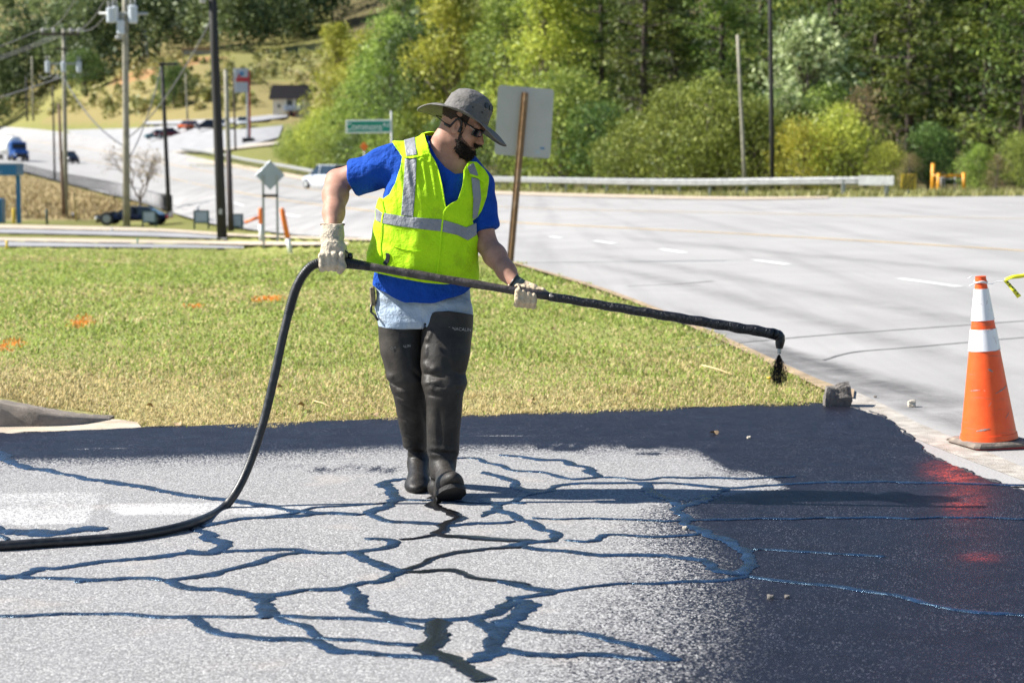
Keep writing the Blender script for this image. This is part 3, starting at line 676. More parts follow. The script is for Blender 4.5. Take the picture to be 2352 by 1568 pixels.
# --- mown grass: single blades on the lawn
LAWN = [(-500, 574), (500, 574), (700, 577), (860, 562), (1000, 577), (1180, 608), (1400, 674), (1600, 753), (1800, 846), (1895, 893), (1908, 925), (1850, 931), (1600, 941), (1300, 951), (900, 967), (600, 978), (330, 988), (300, 970), (245, 955), (0, 912), (-500, 860)]
NB = 380000
u1 = rng.random(NB); By = 11.0 + (62 - 11.0) * (u1 ** 2.6); Bx = (rng.random(NB) - .5) * 2 * (By * .32 + .6)
Bz = hgt(Bx, By) + bumpz(Bx, By) + heave(Bx, By); bpx, bpy_ = proj(np.stack([Bx, By, Bz], 1)); edge = sdpoly(bpx, bpy_, LAWN) + 5 * nz(sines(45, 9), Bx, By) + 3 * nz(sines(46, 30), Bx, By) - 1
thin = nz(sines(41, 2.3), Bx, By); bare = np.exp(-((bpx - 750) / 55) ** 2 - ((bpy_ - 868) / 22) ** 2)
keep = (edge > -2 * rng.random(NB)) & (rng.random(NB) > .75 * bare) & (rng.random(NB) > .25 * (thin < -.6))
Bx, By, Bz, bpx, bpy_, thin = (a[keep] for a in (Bx, By, Bz, bpx, bpy_, thin)); n = len(Bx)
dist = np.clip((By - 11) / 30, 0, 1)
L = rng.uniform(.018, .048, n) * (1 + .35 * dist) * (1 + .2 * thin.clip(-1, 1)); tuft = (nz(sines(47, 6), Bx, By) > 1.55); L = L * np.where(tuft, 1.9, 1); wd = rng.uniform(.0022, .0042, n) * (1 + 5 * dist)
th = rng.uniform(0, 6.283, n); lean = rng.uniform(.4, 1.7, n); px_, py2 = np.cos(th), np.sin(th)
base = np.stack([Bx, By, Bz - .002], 1); side = np.stack([-py2, px_, 0 * th], 1) * wd[:, None]
mid = base + np.stack([px_ * L * lean * .35, py2 * L * lean * .35, L * .62], 1)
tip = base + np.stack([px_ * L * lean, py2 * L * lean, L * (1.05 - .42 * lean)], 1)
V = np.stack([base - side, base + side, mid + side * .8, mid - side * .8, tip], 1).reshape(-1, 3)
i0 = np.arange(n)[:, None] * 5
T = np.concatenate([i0 + np.array([0, 1, 2]), i0 + np.array([0, 2, 3]), i0 + np.array([3, 2, 4])], 0)
patch = nz(sines(43, 1.1), Bx, By) * .5 + nz(sines(44, 3.7), Bx, By) * .35
dry = np.clip(.62 * (1 - sst(11.5, 18, By)) + .30 * patch + .2, .04, .97)
gcol = np.where((rng.random(n) < dry)[:, None], np.array([.60, .49, .24]) * rng.uniform(.6, 1.25, (n, 1)), np.array([.25, .33, .08]) * rng.uniform(.6, 1.5, (n, 1)) + np.array([.08, .05, 0]) * rng.random((n, 1)))
for ox, oy, rx, ry in ((30, 790, 26, 10), (8, 800, 20, 8), (190, 740, 24, 10), (175, 748, 18, 8), (445, 705, 20, 5), (620, 688, 34, 7), (590, 692, 10, 4)):
    k = (np.exp(-((bpx - ox) / rx) ** 2 - ((bpy_ - oy) / ry) ** 2) > rng.random(n) * .9 + .1); gcol[k] = np.array([.75, .25, .035])
t = NT('grass_blades'); a = t.attr('gcol', True); t.done(a, .55, 0, .3); tr = t('BsdfTranslucent'); t.lk(a, tr.inputs[0]); mx = t('MixShader'); mx.inputs[0].default_value = .45
t.lk(t.b.outputs[0], mx.inputs[1]); t.lk(tr.outputs[0], mx.inputs[2]); t.lk(mx.outputs[0], t.out.inputs[0]); MT['grass'] = t.m
grass = obj('lawn_grass', V, T, MT['grass']); tag(grass, 'mown green and straw coloured grass beside the driveway', 'grass', None, 'stuff')
attr(grass, 'gcol', np.repeat(gcol, 5, 0))
# ------------------------------------------------------------------ signed-distance modelling for the person
def c_(p): return np.array(p, np.float32)
def cone(P, a, b, ra, rb):
    X, Y, Z = P; a = c_(a); b = c_(b); d = b - a; L = float(d @ d) + 1e-9
    t = np.clip(((X - a[0]) * d[0] + (Y - a[1]) * d[1] + (Z - a[2]) * d[2]) / L, 0, 1)
    return np.sqrt((X - a[0] - t * d[0]) ** 2 + (Y - a[1] - t * d[1]) ** 2 + (Z - a[2] - t * d[2]) ** 2) - (ra + (rb - ra) * t)
def chain(P, pts, rad, k=.01):
    o = None
    for i in range(len(pts) - 1):
        d = cone(P, pts[i], pts[i + 1], rad[i], rad[i + 1]); o = d if o is None else smin(o, d, k)
    return o
def ell(P, c, r, ax=None):
    X, Y, Z = P; c = c_(c); x, y, z = X - c[0], Y - c[1], Z - c[2]
    if ax is not None:
        A = np.array(ax, np.float32); x, y, z = x * A[0, 0] + y * A[0, 1] + z * A[0, 2], x * A[1, 0] + y * A[1, 1] + z * A[1, 2], x * A[2, 0] + y * A[2, 1] + z * A[2, 2]
    k0 = np.sqrt((x / r[0]) ** 2 + (y / r[1]) ** 2 + (z / r[2]) ** 2); k1 = np.sqrt((x / r[0] ** 2) ** 2 + (y / r[1] ** 2) ** 2 + (z / r[2] ** 2) ** 2) + 1e-9
    return k0 * (k0 - 1) / k1
def smin(a, b, k):
    h = np.clip(.5 + .5 * (b - a) / k, 0, 1); return b + (a - b) * h - k * h * (1 - h)
def smax(a, b, k): return -smin(-a, -b, k)
def plane(P, p, n):
    n = Vector(n).normalized(); return (P[0] - p[0]) * n[0] + (P[1] - p[1]) * n[1] + (P[2] - p[2]) * n[2]
def loft(P, rows, ex=2.2):
    """rows: (y, x left, x right, depth Y, half depth) traced in the photograph"""
    Q = []
    for y, xl, xr, Y, b in rows:
        A, B = U(xl, y, Y), U(xr, y, Y); Q.append(((A.z + B.z) / 2, (A.x + B.x) / 2, (B.x - A.x) / 2, Y, b))
    Q.sort(); Q = np.array(Q); X, Yp, Z = P; zf = Z.ravel()
    it = lambda k: np.interp(zf, Q[:, 0], Q[:, k]).reshape(Z.shape).astype(np.float32)
    cx, a, cy, b = it(1), it(2), it(3), it(4)
    q = (np.abs((X - cx) / a) ** ex + np.abs((Yp - cy) / b) ** ex) ** (1 / ex)
    d = (q - 1) * np.minimum(a, b); return np.maximum(d, np.maximum(Q[0, 0] - Z, Z - Q[-1, 0]))
def nets(f, xs, ys, zs):
    xs, ys, zs = (np.asarray(a, np.float32) for a in (xs, ys, zs))
    P = np.meshgrid(xs, ys, zs, indexing='ij'); F = f(P).astype(np.float32); nx, ny, nzz = F.shape
    S = F < 0; C = (nx - 1, ny - 1, nzz - 1)
    sl = lambda o: tuple(slice(o[i], o[i] + C[i]) for i in range(3))
    cnt = np.zeros(C, np.int8); anyS = np.zeros(C, bool); allS = np.ones(C, bool)
    for o in np.ndindex(2, 2, 2): q = S[sl(o)]; anyS |= q; allS &= q
    act = anyS & ~allS; I = np.argwhere(act); idx = -np.ones(C, np.int32); idx[act] = np.arange(len(I))
    acc = np.zeros((len(I), 3)); num = np.zeros(len(I)); ax3 = (xs, ys, zs)
    for a in range(3):
        b, c = [q for q in range(3) if q != a]
        for ob in (0, 1):
            for oc in (0, 1):
                o0 = [0, 0, 0]; o0[b] = ob; o0[c] = oc; o1 = list(o0); o1[a] = 1
                i0 = I + o0; i1 = I + o1; f0 = F[tuple(i0.T)]; f1 = F[tuple(i1.T)]; m = (f0 < 0) != (f1 < 0); t = np.where(m, f0 / np.where(m, f0 - f1, 1), 0)
                p0 = np.stack([ax3[q][i0[:, q]] for q in range(3)], 1); p1 = np.stack([ax3[q][i1[:, q]] for q in range(3)], 1)
                acc += np.where(m[:, None], p0 + (p1 - p0) * t[:, None], 0); num += m
    V = acc / num[:, None]; quads = []
    for a in range(3):
        b, c = (a + 1) % 3, (a + 2) % 3
        lo = [slice(None)] * 3; hi = [slice(None)] * 3; lo[a] = slice(0, -1); hi[a] = slice(1, None)
        E = np.argwhere(S[tuple(lo)] != S[tuple(hi)]); E = E[(E[:, b] > 0) & (E[:, c] > 0) & (E[:, b] < F.shape[b] - 1) & (E[:, c] < F.shape[c] - 1)]
        if not len(E): continue
        eb = np.zeros(3, int); eb[b] = 1; ec = np.zeros(3, int); ec[c] = 1
        q = np.stack([idx[tuple((E - s).T)] for s in (eb + ec, ec, eb * 0, eb)], 1); fl = ~S[tuple(E.T)]
        q[fl] = q[fl][:, ::-1]; quads.append(q)
    return V, np.vstack(quads)
def rngs(lo, hi, h): return np.arange(lo, hi + h, h)
def nonuni(lo, hi, h, flo, fhi, fh): return np.r_[np.arange(lo, flo, h), np.arange(flo, fhi, fh), np.arange(fhi, hi + h, h)]
def bbox(pts, m):
    A = np.array([tuple(p) for p in pts]); return A.min(0) - m, A.max(0) + m
def sd_obj(name, f, lo, hi, h, mat, parent, cutval=None, thick=0, grid=None):
    g = grid if grid else [rngs(lo[i], hi[i], h) for i in range(3)]
    V, Q = nets(f, *g)
    if cutval is not None: V, Q = clip(V, Q, cutval(V))
    o = obj(name, V, np.asarray(Q), mat, parent, True, world=True)
    if thick:
        s = o.modifiers.new('thick', 'SOLIDIFY'); s.thickness = thick; s.offset = 1
    return o

# --- materials
t = NT('skin'); n = t.noise(30, 5, .6); n2 = t.noise(260, 3, .6); n3 = t.noise(9, 3, .5)
c = t.ramp(n, [(.3, (.36, .185, .125)), (.7, (.47, .26, .185))]); c = t.mix(t.ramp(n3, [(.5, .0), (.75, .35)]), c, (.42, .17, .12)); c = t.mix(t.ramp(n2, [(.62, .0), (.75, .25)]), c, (.26, .12, .08))
t.bump(t.math('ADD', n2, n), .3, .003); t.b.inputs['Subsurface Weight'].default_value = .05; t.b.inputs['Subsurface Radius'].default_value = (.012, .005, .003); t.b.inputs['Subsurface Scale'].default_value = .5
MT['skin'] = t.done(c, .56, 0, .3)
def cloth(name, col, weave=900, bump=.25, var=.15, rough=.85, wr=14.0, wb=.35, dirt=None, damt=.5, dscale=9):
    t = NT(name); n = t.noise(8, 5, .6); c = t.ramp(n, [(.3, tuple(q * (1 - var) for q in col)), (.7, tuple(min(1, q * (1 + var)) for q in col))])
    if dirt: c = t.mix(t.ramp(t.noise(dscale, 6, .7), [(.52, .0), (.75, damt)]), c, dirt)
    h = t.math('ADD', t.math('MULTIPLY', t.noise(wr, 4, .55), 1.0), t.math('MULTIPLY', t.noise(weave, 2, .5), .03)); t.bump(h, wb, .04)
    return t.done(c, rough, 0, .2)
MT['shirt'] = cloth('royal_blue_cotton', (.006, .062, .37), var=.2, wr=16, wb=.9)
t = NT('hi_vis_mesh'); n = t.noise(7, 4, .6); c = t.ramp(n, [(.3, (.46, .82, .008)), (.7, (.58, .93, .012))])
c = t.mix(t.ramp(t.noise(11, 6, .72), [(.52, .0), (.76, .65)]), c, (.24, .31, .02))
wv = t('TexWave', wave_type='BANDS', bands_direction='DIAGONAL'); wv.inputs['Scale'].default_value = 120; t.lk(t.co(), wv.inputs[0])
ck = t.voro(330, out='Distance'); c = t.mix(t.ramp(ck, [(.0, .35), (.35, .0)]), c, (.16, .32, .005))
h = t.math('ADD', t.noise(15, 4, .55), t.math('MULTIPLY', ck, .06)); t.bump(h, .5, .04); MT['hivis'] = t.done(c, .7, 0, .2)
MT['hivis_trim'] = cloth('hi_vis_binding', (.55, .9, .015), wr=40, wb=.2, var=.06)
MT['reflective'] = cloth('reflective_tape', (.26, .265, .285), wr=30, wb=.35, rough=.45, dirt=(.2, .2, .2), damt=.4)
MT['denim'] = cloth('pale_worn_denim', (.34, .42, .52), wr=24, wb=.5, dirt=(.55, .56, .55), damt=.7, dscale=12, weave=1400)
t = NT('wader_rubber'); n = t.noise(6, 6, .65); n2 = t.noise(35, 5, .7)
c = t.ramp(n, [(.3, (.012, .0105, .0095)), (.5, (.028, .0245, .021)), (.75, (.060, .051, .043))]); c = t.mix(t.ramp(n2, [(.6, .0), (.75, .5)]), c, (.02, .018, .017))
geo = t('SeparateXYZ'); pos = t('NewGeometry'); t.lk(pos.outputs['Position'], geo.inputs[0])
low = t.ramp(geo.outputs[2], [(.0, 1.0), (.42, .0)])
spat = t.math('MULTIPLY', low, t.ramp(t.noise(70, 5, .75), [(.48, .0), (.58, 1.0)]))
c = t.mix(spat, c, (.012, .012, .013)); spec_ = t.math('MULTIPLY', low, t.ramp(t.noise(190, 3, .6), [(.66, .0), (.72, .5)])); c = t.mix(spec_, c, (.3, .3, .3))
t.bump(t.math('ADD', t.noise(20, 4, .5), t.math('MULTIPLY', t.noise(120, 3, .6), .25)), .3, .012); MT['wader'] = t.done(c, t.ramp(n, [(.3, .42), (.7, .62)]), 0, .25)
MT['sole'] = M('boot_sole_rubber', (.02, .018, .017), .75, .3, 40, .4, 120)
MT['glove'] = cloth('pale_work_glove_leather', (.55, .47, .36), wr=45, wb=.6, var=.2, dirt=(.24, .19, .14), damt=.7, dscale=22)
MT['glove_tan'] = cloth('tan_work_glove_leather', (.62, .49, .33), wr=45, wb=.5, var=.2, dirt=(.25, .18, .12), damt=.6, dscale=22)
MT['knit'] = cloth('grey_knit_cuff', (.13, .15, .14), wr=60, wb=.4)
MT['hat'] = cloth('grey_hat_canvas', (.165, .155, .145), wr=26, wb=.45, var=.15, dirt=(.14, .13, .12), damt=.6, dscale=12)
MT['beard'] = cloth('dark_beard', (.028, .020, .016), wr=120, wb=1.0, rough=.7, dirt=(.12, .10, .09), damt=.5, dscale=80)
MT['stubble'] = cloth('short_cropped_hair', (.06, .042, .034), wr=200, wb=.6, rough=.8)
MT['camo'] = M('camouflage_fabric', (.25, .2, .13), .85, .6, 60)

person = thing('person', 'person in blue shirt, neon yellow safety vest, grey brimmed hat and hip-high black boots', 'person', U(1000, 1150, 9.1) * 1.0)
person.location.z = 0

# --- head frame: x forward, y to the person's left, z up
HO = U(1060, 290, 9.06); yaw, pit = R(13), R(27)
HF = Vector((math.cos(pit) * math.cos(yaw), -math.cos(pit) * math.sin(yaw), -math.sin(pit))); HL = Vector((math.sin(yaw), math.cos(yaw), 0)); HU = HF.cross(HL)
_HA = np.array([HF, HL, HU])
def hp(x, y, z): return HO + HF * x + HL * y + HU * z
def loc(P):
    X, Y, Z = P[0] - HO.x, P[1] - HO.y, P[2] - HO.z
    return [X * _HA[i, 0] + Y * _HA[i, 1] + Z * _HA[i, 2] for i in range(3)]
def head_sd(P):
    L = loc(P)
    d = ell(L, (-.012, 0, .052), (.100, .078, .088))
    d = smin(d, ell(L, (.040, 0, -.030), (.058, .062, .085)), .03)
    d = smin(d, ell(L, (.048, 0, -.088), (.052, .048, .034)), .03)
    d = smin(d, ell(L, (.082, 0, -.104), (.024, .026, .022)), .02)
    d = smin(d, cone(L, (.086, 0, .022), (.113, 0, -.024), .009, .0145), .014)
    d = smin(d, cone(L, (.102, -.012, -.03), (.102, .012, -.03), .011, .011), .008)
    d = smin(d, cone(L, (.078, -.045, .034), (.082, .045, .034), .017, .017), .016)
    d = smin(d, ell(L, (.062, -.045, -.022), (.026, .020, .022)), .02); d = smin(d, ell(L, (.062, .045, -.022), (.026, .020, .022)), .02)
    d = smin(d, cone(L, (.094, -.02, -.058), (.094, .02, -.058), .0075, .0075), .006)
    d = smin(d, cone(L, (.090, -.018, -.074), (.090, .018, -.074), .009, .009), .006)
    for s in (-1, 1):
        e = ell(L, (-.004, s * .080, -.004), (.021, .009, .034), [(math.cos(.25), 0, math.sin(.25)), (0, 1, 0), (-math.sin(.25), 0, math.cos(.25))])
        e = smax(e, -ell(L, (.004, s * .089, .0), (.0105, .009, .018)), .005)
        d = smin(d, e, .006)
    return d
NB_ = U(1018, 372, 9.13)      # neck base
SH_R, EL_R, WR_R = U(905, 372, 9.13), U(774, 416, 9.21), U(763, 522, 9.0)
SH_L, EL_L, WR_L = U(1092, 430, 9.12), U(1117, 560, 9.07), U(1183, 650, 8.905)
TORSO = [(322, 985, 1050, 9.11, .075), (345, 935, 1078, 9.11, .098), (375, 905, 1098, 9.11, .115), (410, 890, 1108, 9.11, .128), (450, 880, 1108, 9.10, .134), (500, 876, 1092, 9.09, .136), (560, 868, 1084, 9.08, .138),
         (610, 862, 1080, 9.08, .138), (650, 858, 1079, 9.09, .135), (700, 860, 1082, 9.10, .130), (725, 862, 1084, 9.10, .128)]
def body_sd(P):
    d = head_sd(P)
    d = smin(d, chain(P, [hp(-.03, 0, -.03), hp(-.035, 0, -.09), NB_], [.060, .060, .072]), .035)
    d = smin(d, cone(P, hp(.0, -.03, -.075), U(1052, 372, 9.07), .022, .016), .03)
    d = smin(d, cone(P, NB_, U(925, 352, 9.14), .062, .055), .05); d = smin(d, cone(P, NB_, U(1082, 398, 9.14), .06, .05), .05)
    d = smin(d, loft(P, [(y, xl + 10, xr - 10, Y, b - .02) for y, xl, xr, Y, b in TORSO if y < 640]), .03)
    d = smin(d, chain(P, [SH_R, SH_R.lerp(EL_R, .5), EL_R], [.062, .060, .050], .03), .03)
    d = smin(d, chain(P, [EL_R, EL_R.lerp(WR_R, .3), EL_R.lerp(WR_R, .7), WR_R], [.052, .056, .046, .036], .03), .025)
    d = smin(d, ell(P, WR_R - Vector((0, 0, .05)), (.034, .022, .045)), .02)
    d = smin(d, chain(P, [SH_L, SH_L.lerp(EL_L, .5), EL_L], [.060, .056, .046], .03), .03)
    d = smin(d, chain(P, [EL_L, EL_L.lerp(WR_L, .3), EL_L.lerp(WR_L, .7), WR_L], [.046, .049, .040, .031], .03), .025)
    d = smin(d, ell(P, WR_L.lerp(U(1200, 662, 8.9), .8), (.03, .022, .02)), .02)
    return d
gx_ = nonuni(U(735, 400, 9).x - .02, U(1215, 600, 9).x + .02, .0075, U(1008, 300, 9).x, U(1130, 300, 9).x, .0032)
gy_ = nonuni(8.84, 9.30, .0075, 8.94, 9.17, .0036); gz_ = nonuni(U(0, 705, 9).z, U(0, 222, 9).z, .0075, U(0, 395, 9).z, U(0, 235, 9).z, .0032)
sd_obj('body', body_sd, None, None, 0, MT['skin'], person, grid=[gx_, gy_, gz_])

# --- shirt
FD1, FD2 = sines(51, 26), sines(52, 60)
HEM_R, HEMN_R = U(812, 416, 9.19), (EL_R - SH_R); HEM_L, HEMN_L = U(1113, 528, 9.08), (EL_L - SH_L)
def torso_sd(P):
    d = loft(P, TORSO)
    d = smin(d, cone(P, U(985, 352, 9.15), U(912, 378, 9.14), .066, .076), .05)
    return smin(d, cone(P, U(1035, 372, 9.15), U(1090, 420, 9.13), .066, .068), .05)
def shirt_sd(P):
    d = torso_sd(P)
    s = cone(P, SH_R, HEM_R.lerp(EL_R, .5), .082, .088); s = smax(s, plane(P, HEM_R, HEMN_R + Vector((0, 0, .03))), .012)
    d = smin(d, s, .035)
    s = cone(P, SH_L, HEM_L.lerp(EL_L, .6), .074, .071); s = smax(s, plane(P, HEM_L, HEMN_L + Vector((.03, 0, .0))), .012)
    d = smin(d, s, .03)
    d = d + .0045 * nz(FD1, P[0] * 1.3, P[1], P[2] * .8) + .0025 * nz(FD2, P[0], P[1], P[2])
    # the round neck opening
    return d
COLLAR = [(965, 300), (982, 312), (990, 338), (1003, 362), (1022, 384), (1045, 400), (1066, 398), (1078, 382), (1078, 300)]
HEM = [(840, 648), (856, 652), (870, 664), (900, 682), (930, 693), (965, 697), (1000, 694), (1040, 684), (1065, 672), (1080, 661), (1100, 655)]
def shirt_cut(V):
    x, y = proj(V); hy = np.interp(x, [p[0] for p in HEM], [p[1] for p in HEM])
    front = np.clip((9.18 - V[:, 1]) / .05, 0, 1); hem = hy - y + 1.5 * np.sin(x * .09)
    col = -sdpoly(x, y, COLLAR); neck = np.where(V[:, 1] < 9.17, col, (y - 318.0 + .35 * (1030 - x).clip(-60, 60)))
    return np.minimum(np.where(np.abs(x - 970) < 140, hem, 9), np.where((x > 940) & (x < 1090) & (y < 420), neck, 99)) / 500
lo, hi = bbox([U(775, 300, 9.1), U(1160, 730, 9.1)], 0); lo = np.array([lo[0], 8.93, lo[2]]); hi = np.array([hi[0], 9.33, hi[2]])
shirt = sd_obj('shirt', shirt_sd, lo, hi, .0068, MT['shirt'], person, shirt_cut, .003)

# --- vest: the same torso, a little larger, cut to the outline seen in the photograph
q4 = lambda L: [((x / 2.8 + 760) * .9408, (y / 2.8 + 200) * .9408) for x, y in L]
VF = q4([(545, 395), (640, 375), (770, 350), (785, 400), (805, 480), (850, 560), (890, 700), (912, 830), (922, 866), (960, 835), (1000, 812), (1022, 770), (1040, 700), (1048, 590), (1075, 545), (1130, 548), (1185, 600), (1215, 650), (1212, 690), (1197, 790), (1165, 880), (1135, 925), (1100, 948),
         (1150, 1100), (1150, 1375), (1085, 1362), (1000, 1380), (900, 1382), (780, 1372), (600, 1340), (480, 1312), (380, 1290), (380, 1100), (400, 900), (468, 790), (490, 800), (535, 770), (575, 690), (605, 600), (622, 515), (600, 480), (570, 440)])
VBK = [p for p in q4([(545, 395), (640, 375), (800, 330), (1000, 400), (1100, 560), (1185, 600), (1215, 650), (1197, 790), (1165, 880), (1135, 925), (1100, 948), (1150, 1100), (1150, 1375), (780, 1350), (380, 1290), (380, 1100), (400, 900), (468, 790), (490, 800), (535, 770), (575, 690), (605, 600), (622, 515), (600, 480), (570, 440)])]
FV = sines(61, 34); FV2 = sines(62, 14)
def vest_sd(extra):
    def f(P):
        d = torso_sd(P); z0 = U(0, 560, 9).z; fl = np.clip((z0 - P[2]) / .15, 0, 1)
        left = np.clip((U(905, 0, 9).x - P[0]) / .1, 0, 1)
        d = smin(d - .013, shirt_sd(P) - .0085, .012) - extra - fl * (.006 + .018 * left)
        d = d - np.maximum(0, .0036 * nz(FV, P[0] * 1.5, P[1], P[2] * .55)) - np.maximum(0, .005 * nz(FV2, P[0] * 1.6, P[1], P[2] * .6))
        zu = U(0, 400, 9).z; d = d - .0045 * np.exp(-((P[2] - zu) / .09) ** 2) * np.maximum(-.3, np.sin(P[0] * 170 + P[2] * 25)) * np.clip((9.1 - P[1]) / .05, 0, 1) + .002 * np.sin(P[2] * 75 + P[0] * 40) * np.exp(-((P[0] - U(880, 0, 9).x) / .06) ** 2)
        return d
    return f
def px_cut(front, back=None, ysplit=9.14):
    def g(V):
        x, y = proj(V); a = sdpoly(x, y, front)
        b = sdpoly(x, y, back) if back is not None else np.full(len(x), -1.0)
        return np.where(V[:, 1] < ysplit, a, b) / 500
    return g
vlo = lo - np.array([.0, .03, .0]); vhi = hi + np.array([0, .02, 0])
vest = sd_obj('safety_vest', vest_sd(0), vlo, vhi, .0062, MT['hivis'], person, px_cut(VF, VBK), .002)
def on_vest(name, poly, extra, mat, back=None, h=.0062, thick=.0012):
    A = np.array(poly); l = vlo.copy(); u = vhi.copy(); a = U(A[:, 0].min() - 8, A[:, 1].max() + 8, 9.1); b = U(A[:, 0].max() + 8, A[:, 1].min() - 8, 9.1)
    l[0], l[2] = a.x, a.z; u[0], u[2] = b.x, b.z
    if back is None: u[1] = 9.16
    return sd_obj(name, vest_sd(extra), l, u, h, mat, vest, px_cut(poly, back), thick)
BAND = q4([(440, 860), (480, 893), (600, 914), (750, 930), (890, 940), (1000, 972), (1060, 995), (1085, 985), (1130, 960), (1130, 1045), (1070, 1083), (1000, 1047), (890, 1022), (750, 1006), (600, 987), (490, 967), (440, 945)])
on_vest('reflective_band', BAND, .004, MT['reflective'], BAND)
STRAP = q4([(642, 520), (720, 516), (712, 720), (696, 922), (614, 912), (630, 720)])
on_vest('reflective_strap', STRAP, .0052, MT['reflective'])
on_vest('reflective_strap', q4([(632, 385), (706, 372), (722, 498), (650, 508)]), .008, MT['reflective'])
on_vest('reflective_strap', q4([(1094, 652), (1148, 660), (1160, 800), (1135, 925), (1103, 940), (1108, 800)]), .0052, MT['reflective'])
on_vest('reflective_strap', q4([(1068, 582), (1108, 552), (1142, 642), (1090, 638)]), .008, MT['reflective'])
on_vest('shoulder_flap', q4([(560, 398), (640, 372), (770, 350), (785, 400), (808, 485), (720, 515), (650, 520), (610, 478)]), .0042, MT['hivis_trim'])
on_vest('shoulder_flap', q4([(1060, 590), (1078, 548), (1130, 548), (1185, 600), (1212, 650), (1196, 688), (1140, 655), (1085, 640)]), .0042, MT['hivis_trim'])
def strip(L, w):      # binding along an outline
    L = np.array(smooth_path(np.array(q4(L)), 4)); d = np.gradient(L, axis=0); n = np.stack([-d[:, 1], d[:, 0]], 1); n /= np.linalg.norm(n, axis=1)[:, None]
    return np.vstack([L + n * w, (L - n * w)[::-1]]).tolist()
on_vest('binding', strip([(610, 490), (650, 515), (720, 510), (806, 486)], 2.2), .010, MT['hivis_trim'], h=.004)
on_vest('binding', strip([(1078, 632), (1140, 655), (1192, 688), (1210, 662)], 2.2), .010, MT['hivis_trim'], h=.004)
on_vest('binding', strip([(790, 420), (810, 490), (855, 570), (890, 700), (912, 830), (918, 866)], 1.6), .0035, MT['hivis_trim'], h=.004)
on_vest('binding', strip([(1048, 600), (1040, 700), (1020, 770), (1000, 812), (955, 838), (915, 875), (902, 920), (890, 1020), (880, 1140), (868, 1250), (855, 1340)], 1.9), .006, MT['hivis_trim'], h=.004)
on_vest('binding', strip([(475, 800), (492, 880), (482, 950), (470, 1100), (470, 1300)], 1.4), .0055, MT['hivis_trim'], h=.004)
on_vest('pocket_edge', strip([(560, 1122), (620, 1140), (690, 1152), (760, 1160)], 1.3), .004, MT['hivis_trim'], h=.004)
on_vest('vest_tag', q4([(508, 1170), (536, 1173), (537, 1205), (530, 1230), (514, 1255), (488, 1240), (505, 1215), (512, 1195)]), .0035, MT['black'], h=.0035)

# --- jeans
def jeans_sd(P):
    d = loft(P, [(625, 866, 1074, 9.13, .112), (660, 866, 1078, 9.13, .118), (700, 864, 1083, 9.13, .122), (735, 868, 1084, 9.12, .118), (750, 872, 1084, 9.12, .11)])
    d = smin(d, cone(P, U(920, 718, 9.14), U(926, 800, 9.13), .098, .086), .02); d = smin(d, cone(P, U(1032, 712, 9.09), U(1028, 800, 9.04), .098, .09), .02)
    gap = np.maximum(np.abs(P[0] - U(978, 740, 9.1).x) - .006, P[2] - U(978, 738, 9.1).z); d = smax(d, -gap, .012)
    return d + .0028 * nz(sines(71, 40), P[0], P[1], P[2] * 1.8)
sd_obj('jeans', jeans_sd, np.array([U(855, 0, 9.1).x, 8.9, U(0, 800, 9).z]), np.array([U(1095, 0, 9.1).x, 9.3, U(0, 622, 9).z]), .0065, MT['denim'], person)

# --- hip boots
LA = [(728, 872, 974, 9.14, .100), (751, 873, 973, 9.14, .101), (810, 878, 976, 9.12, .097), (850, 888, 979, 9.11, .092), (872, 892, 982, 9.11, .092), (890, 900, 982, 9.12, .086), (911, 906, 983, 9.13, .08), (959, 916, 984, 9.18, .073), (1005, 922, 984, 9.23, .068), (1026, 925, 983, 9.25, .064), (1037, 935, 981, 9.26, .052), (1060, 940, 982, 9.27, .056), (1085, 942, 982, 9.26, .05)]
LB = [(700, 985, 1086, 9.09, .104), (716, 978, 1086, 9.09, .104), (760, 973, 1084, 9.07, .103), (810, 970, 1079, 9.04, .10), (833, 969, 1073, 9.03, .096), (855, 971, 1067, 9.02, .092), (880, 969, 1071, 9.0, .092), (907, 976, 1060, 8.99, .082), (930, 980, 1057, 8.99, .078), (974, 980, 1055, 8.99, .074), (1026, 980, 1052, 8.99, .07), (1042, 982, 1051, 8.99, .066), (1052, 988, 1046, 8.985, .054), (1075, 990, 1043, 8.985, .056), (1092, 992, 1042, 8.985, .05)]
def folds(P, zc, sp, amp, tilt, ph):
    u = (P[2] - zc) / sp + tilt * (P[0] - U(1000, 0, 9.1).x) * 10 + .5 * np.sin(P[1] * 24 + P[0] * 17 + ph); env = np.exp(-((P[2] - zc) / (sp * 1.8)) ** 2)
    return amp * env * np.sin(u * 2 * math.pi)
WF = sines(81, 20); WF2 = sines(82, 44)
def ridges(P, L):
    """creases traced in the photograph, pressed into the front of the leg: (x0, y0, x1, y1, height, width in pixels)"""
    d_ = P[1] * CP - (P[2] - CAM_H) * SP; px = CX + FPX * P[0] / d_; py = CY - FPX * (P[1] * SP + (P[2] - CAM_H) * CP) / d_; o = 0
    for x0, y0, x1, y1, a, w in L:
        ex, ey = x1 - x0, y1 - y0; t = np.clip(((px - x0) * ex + (py - y0) * ey) / (ex * ex + ey * ey), 0, 1); q = np.hypot(px - x0 - t * ex, py - y0 - t * ey) / w
        o = o + a * np.exp(-q * q) * (1 - .75 * np.abs(2 * t - 1) ** 3)
    return o
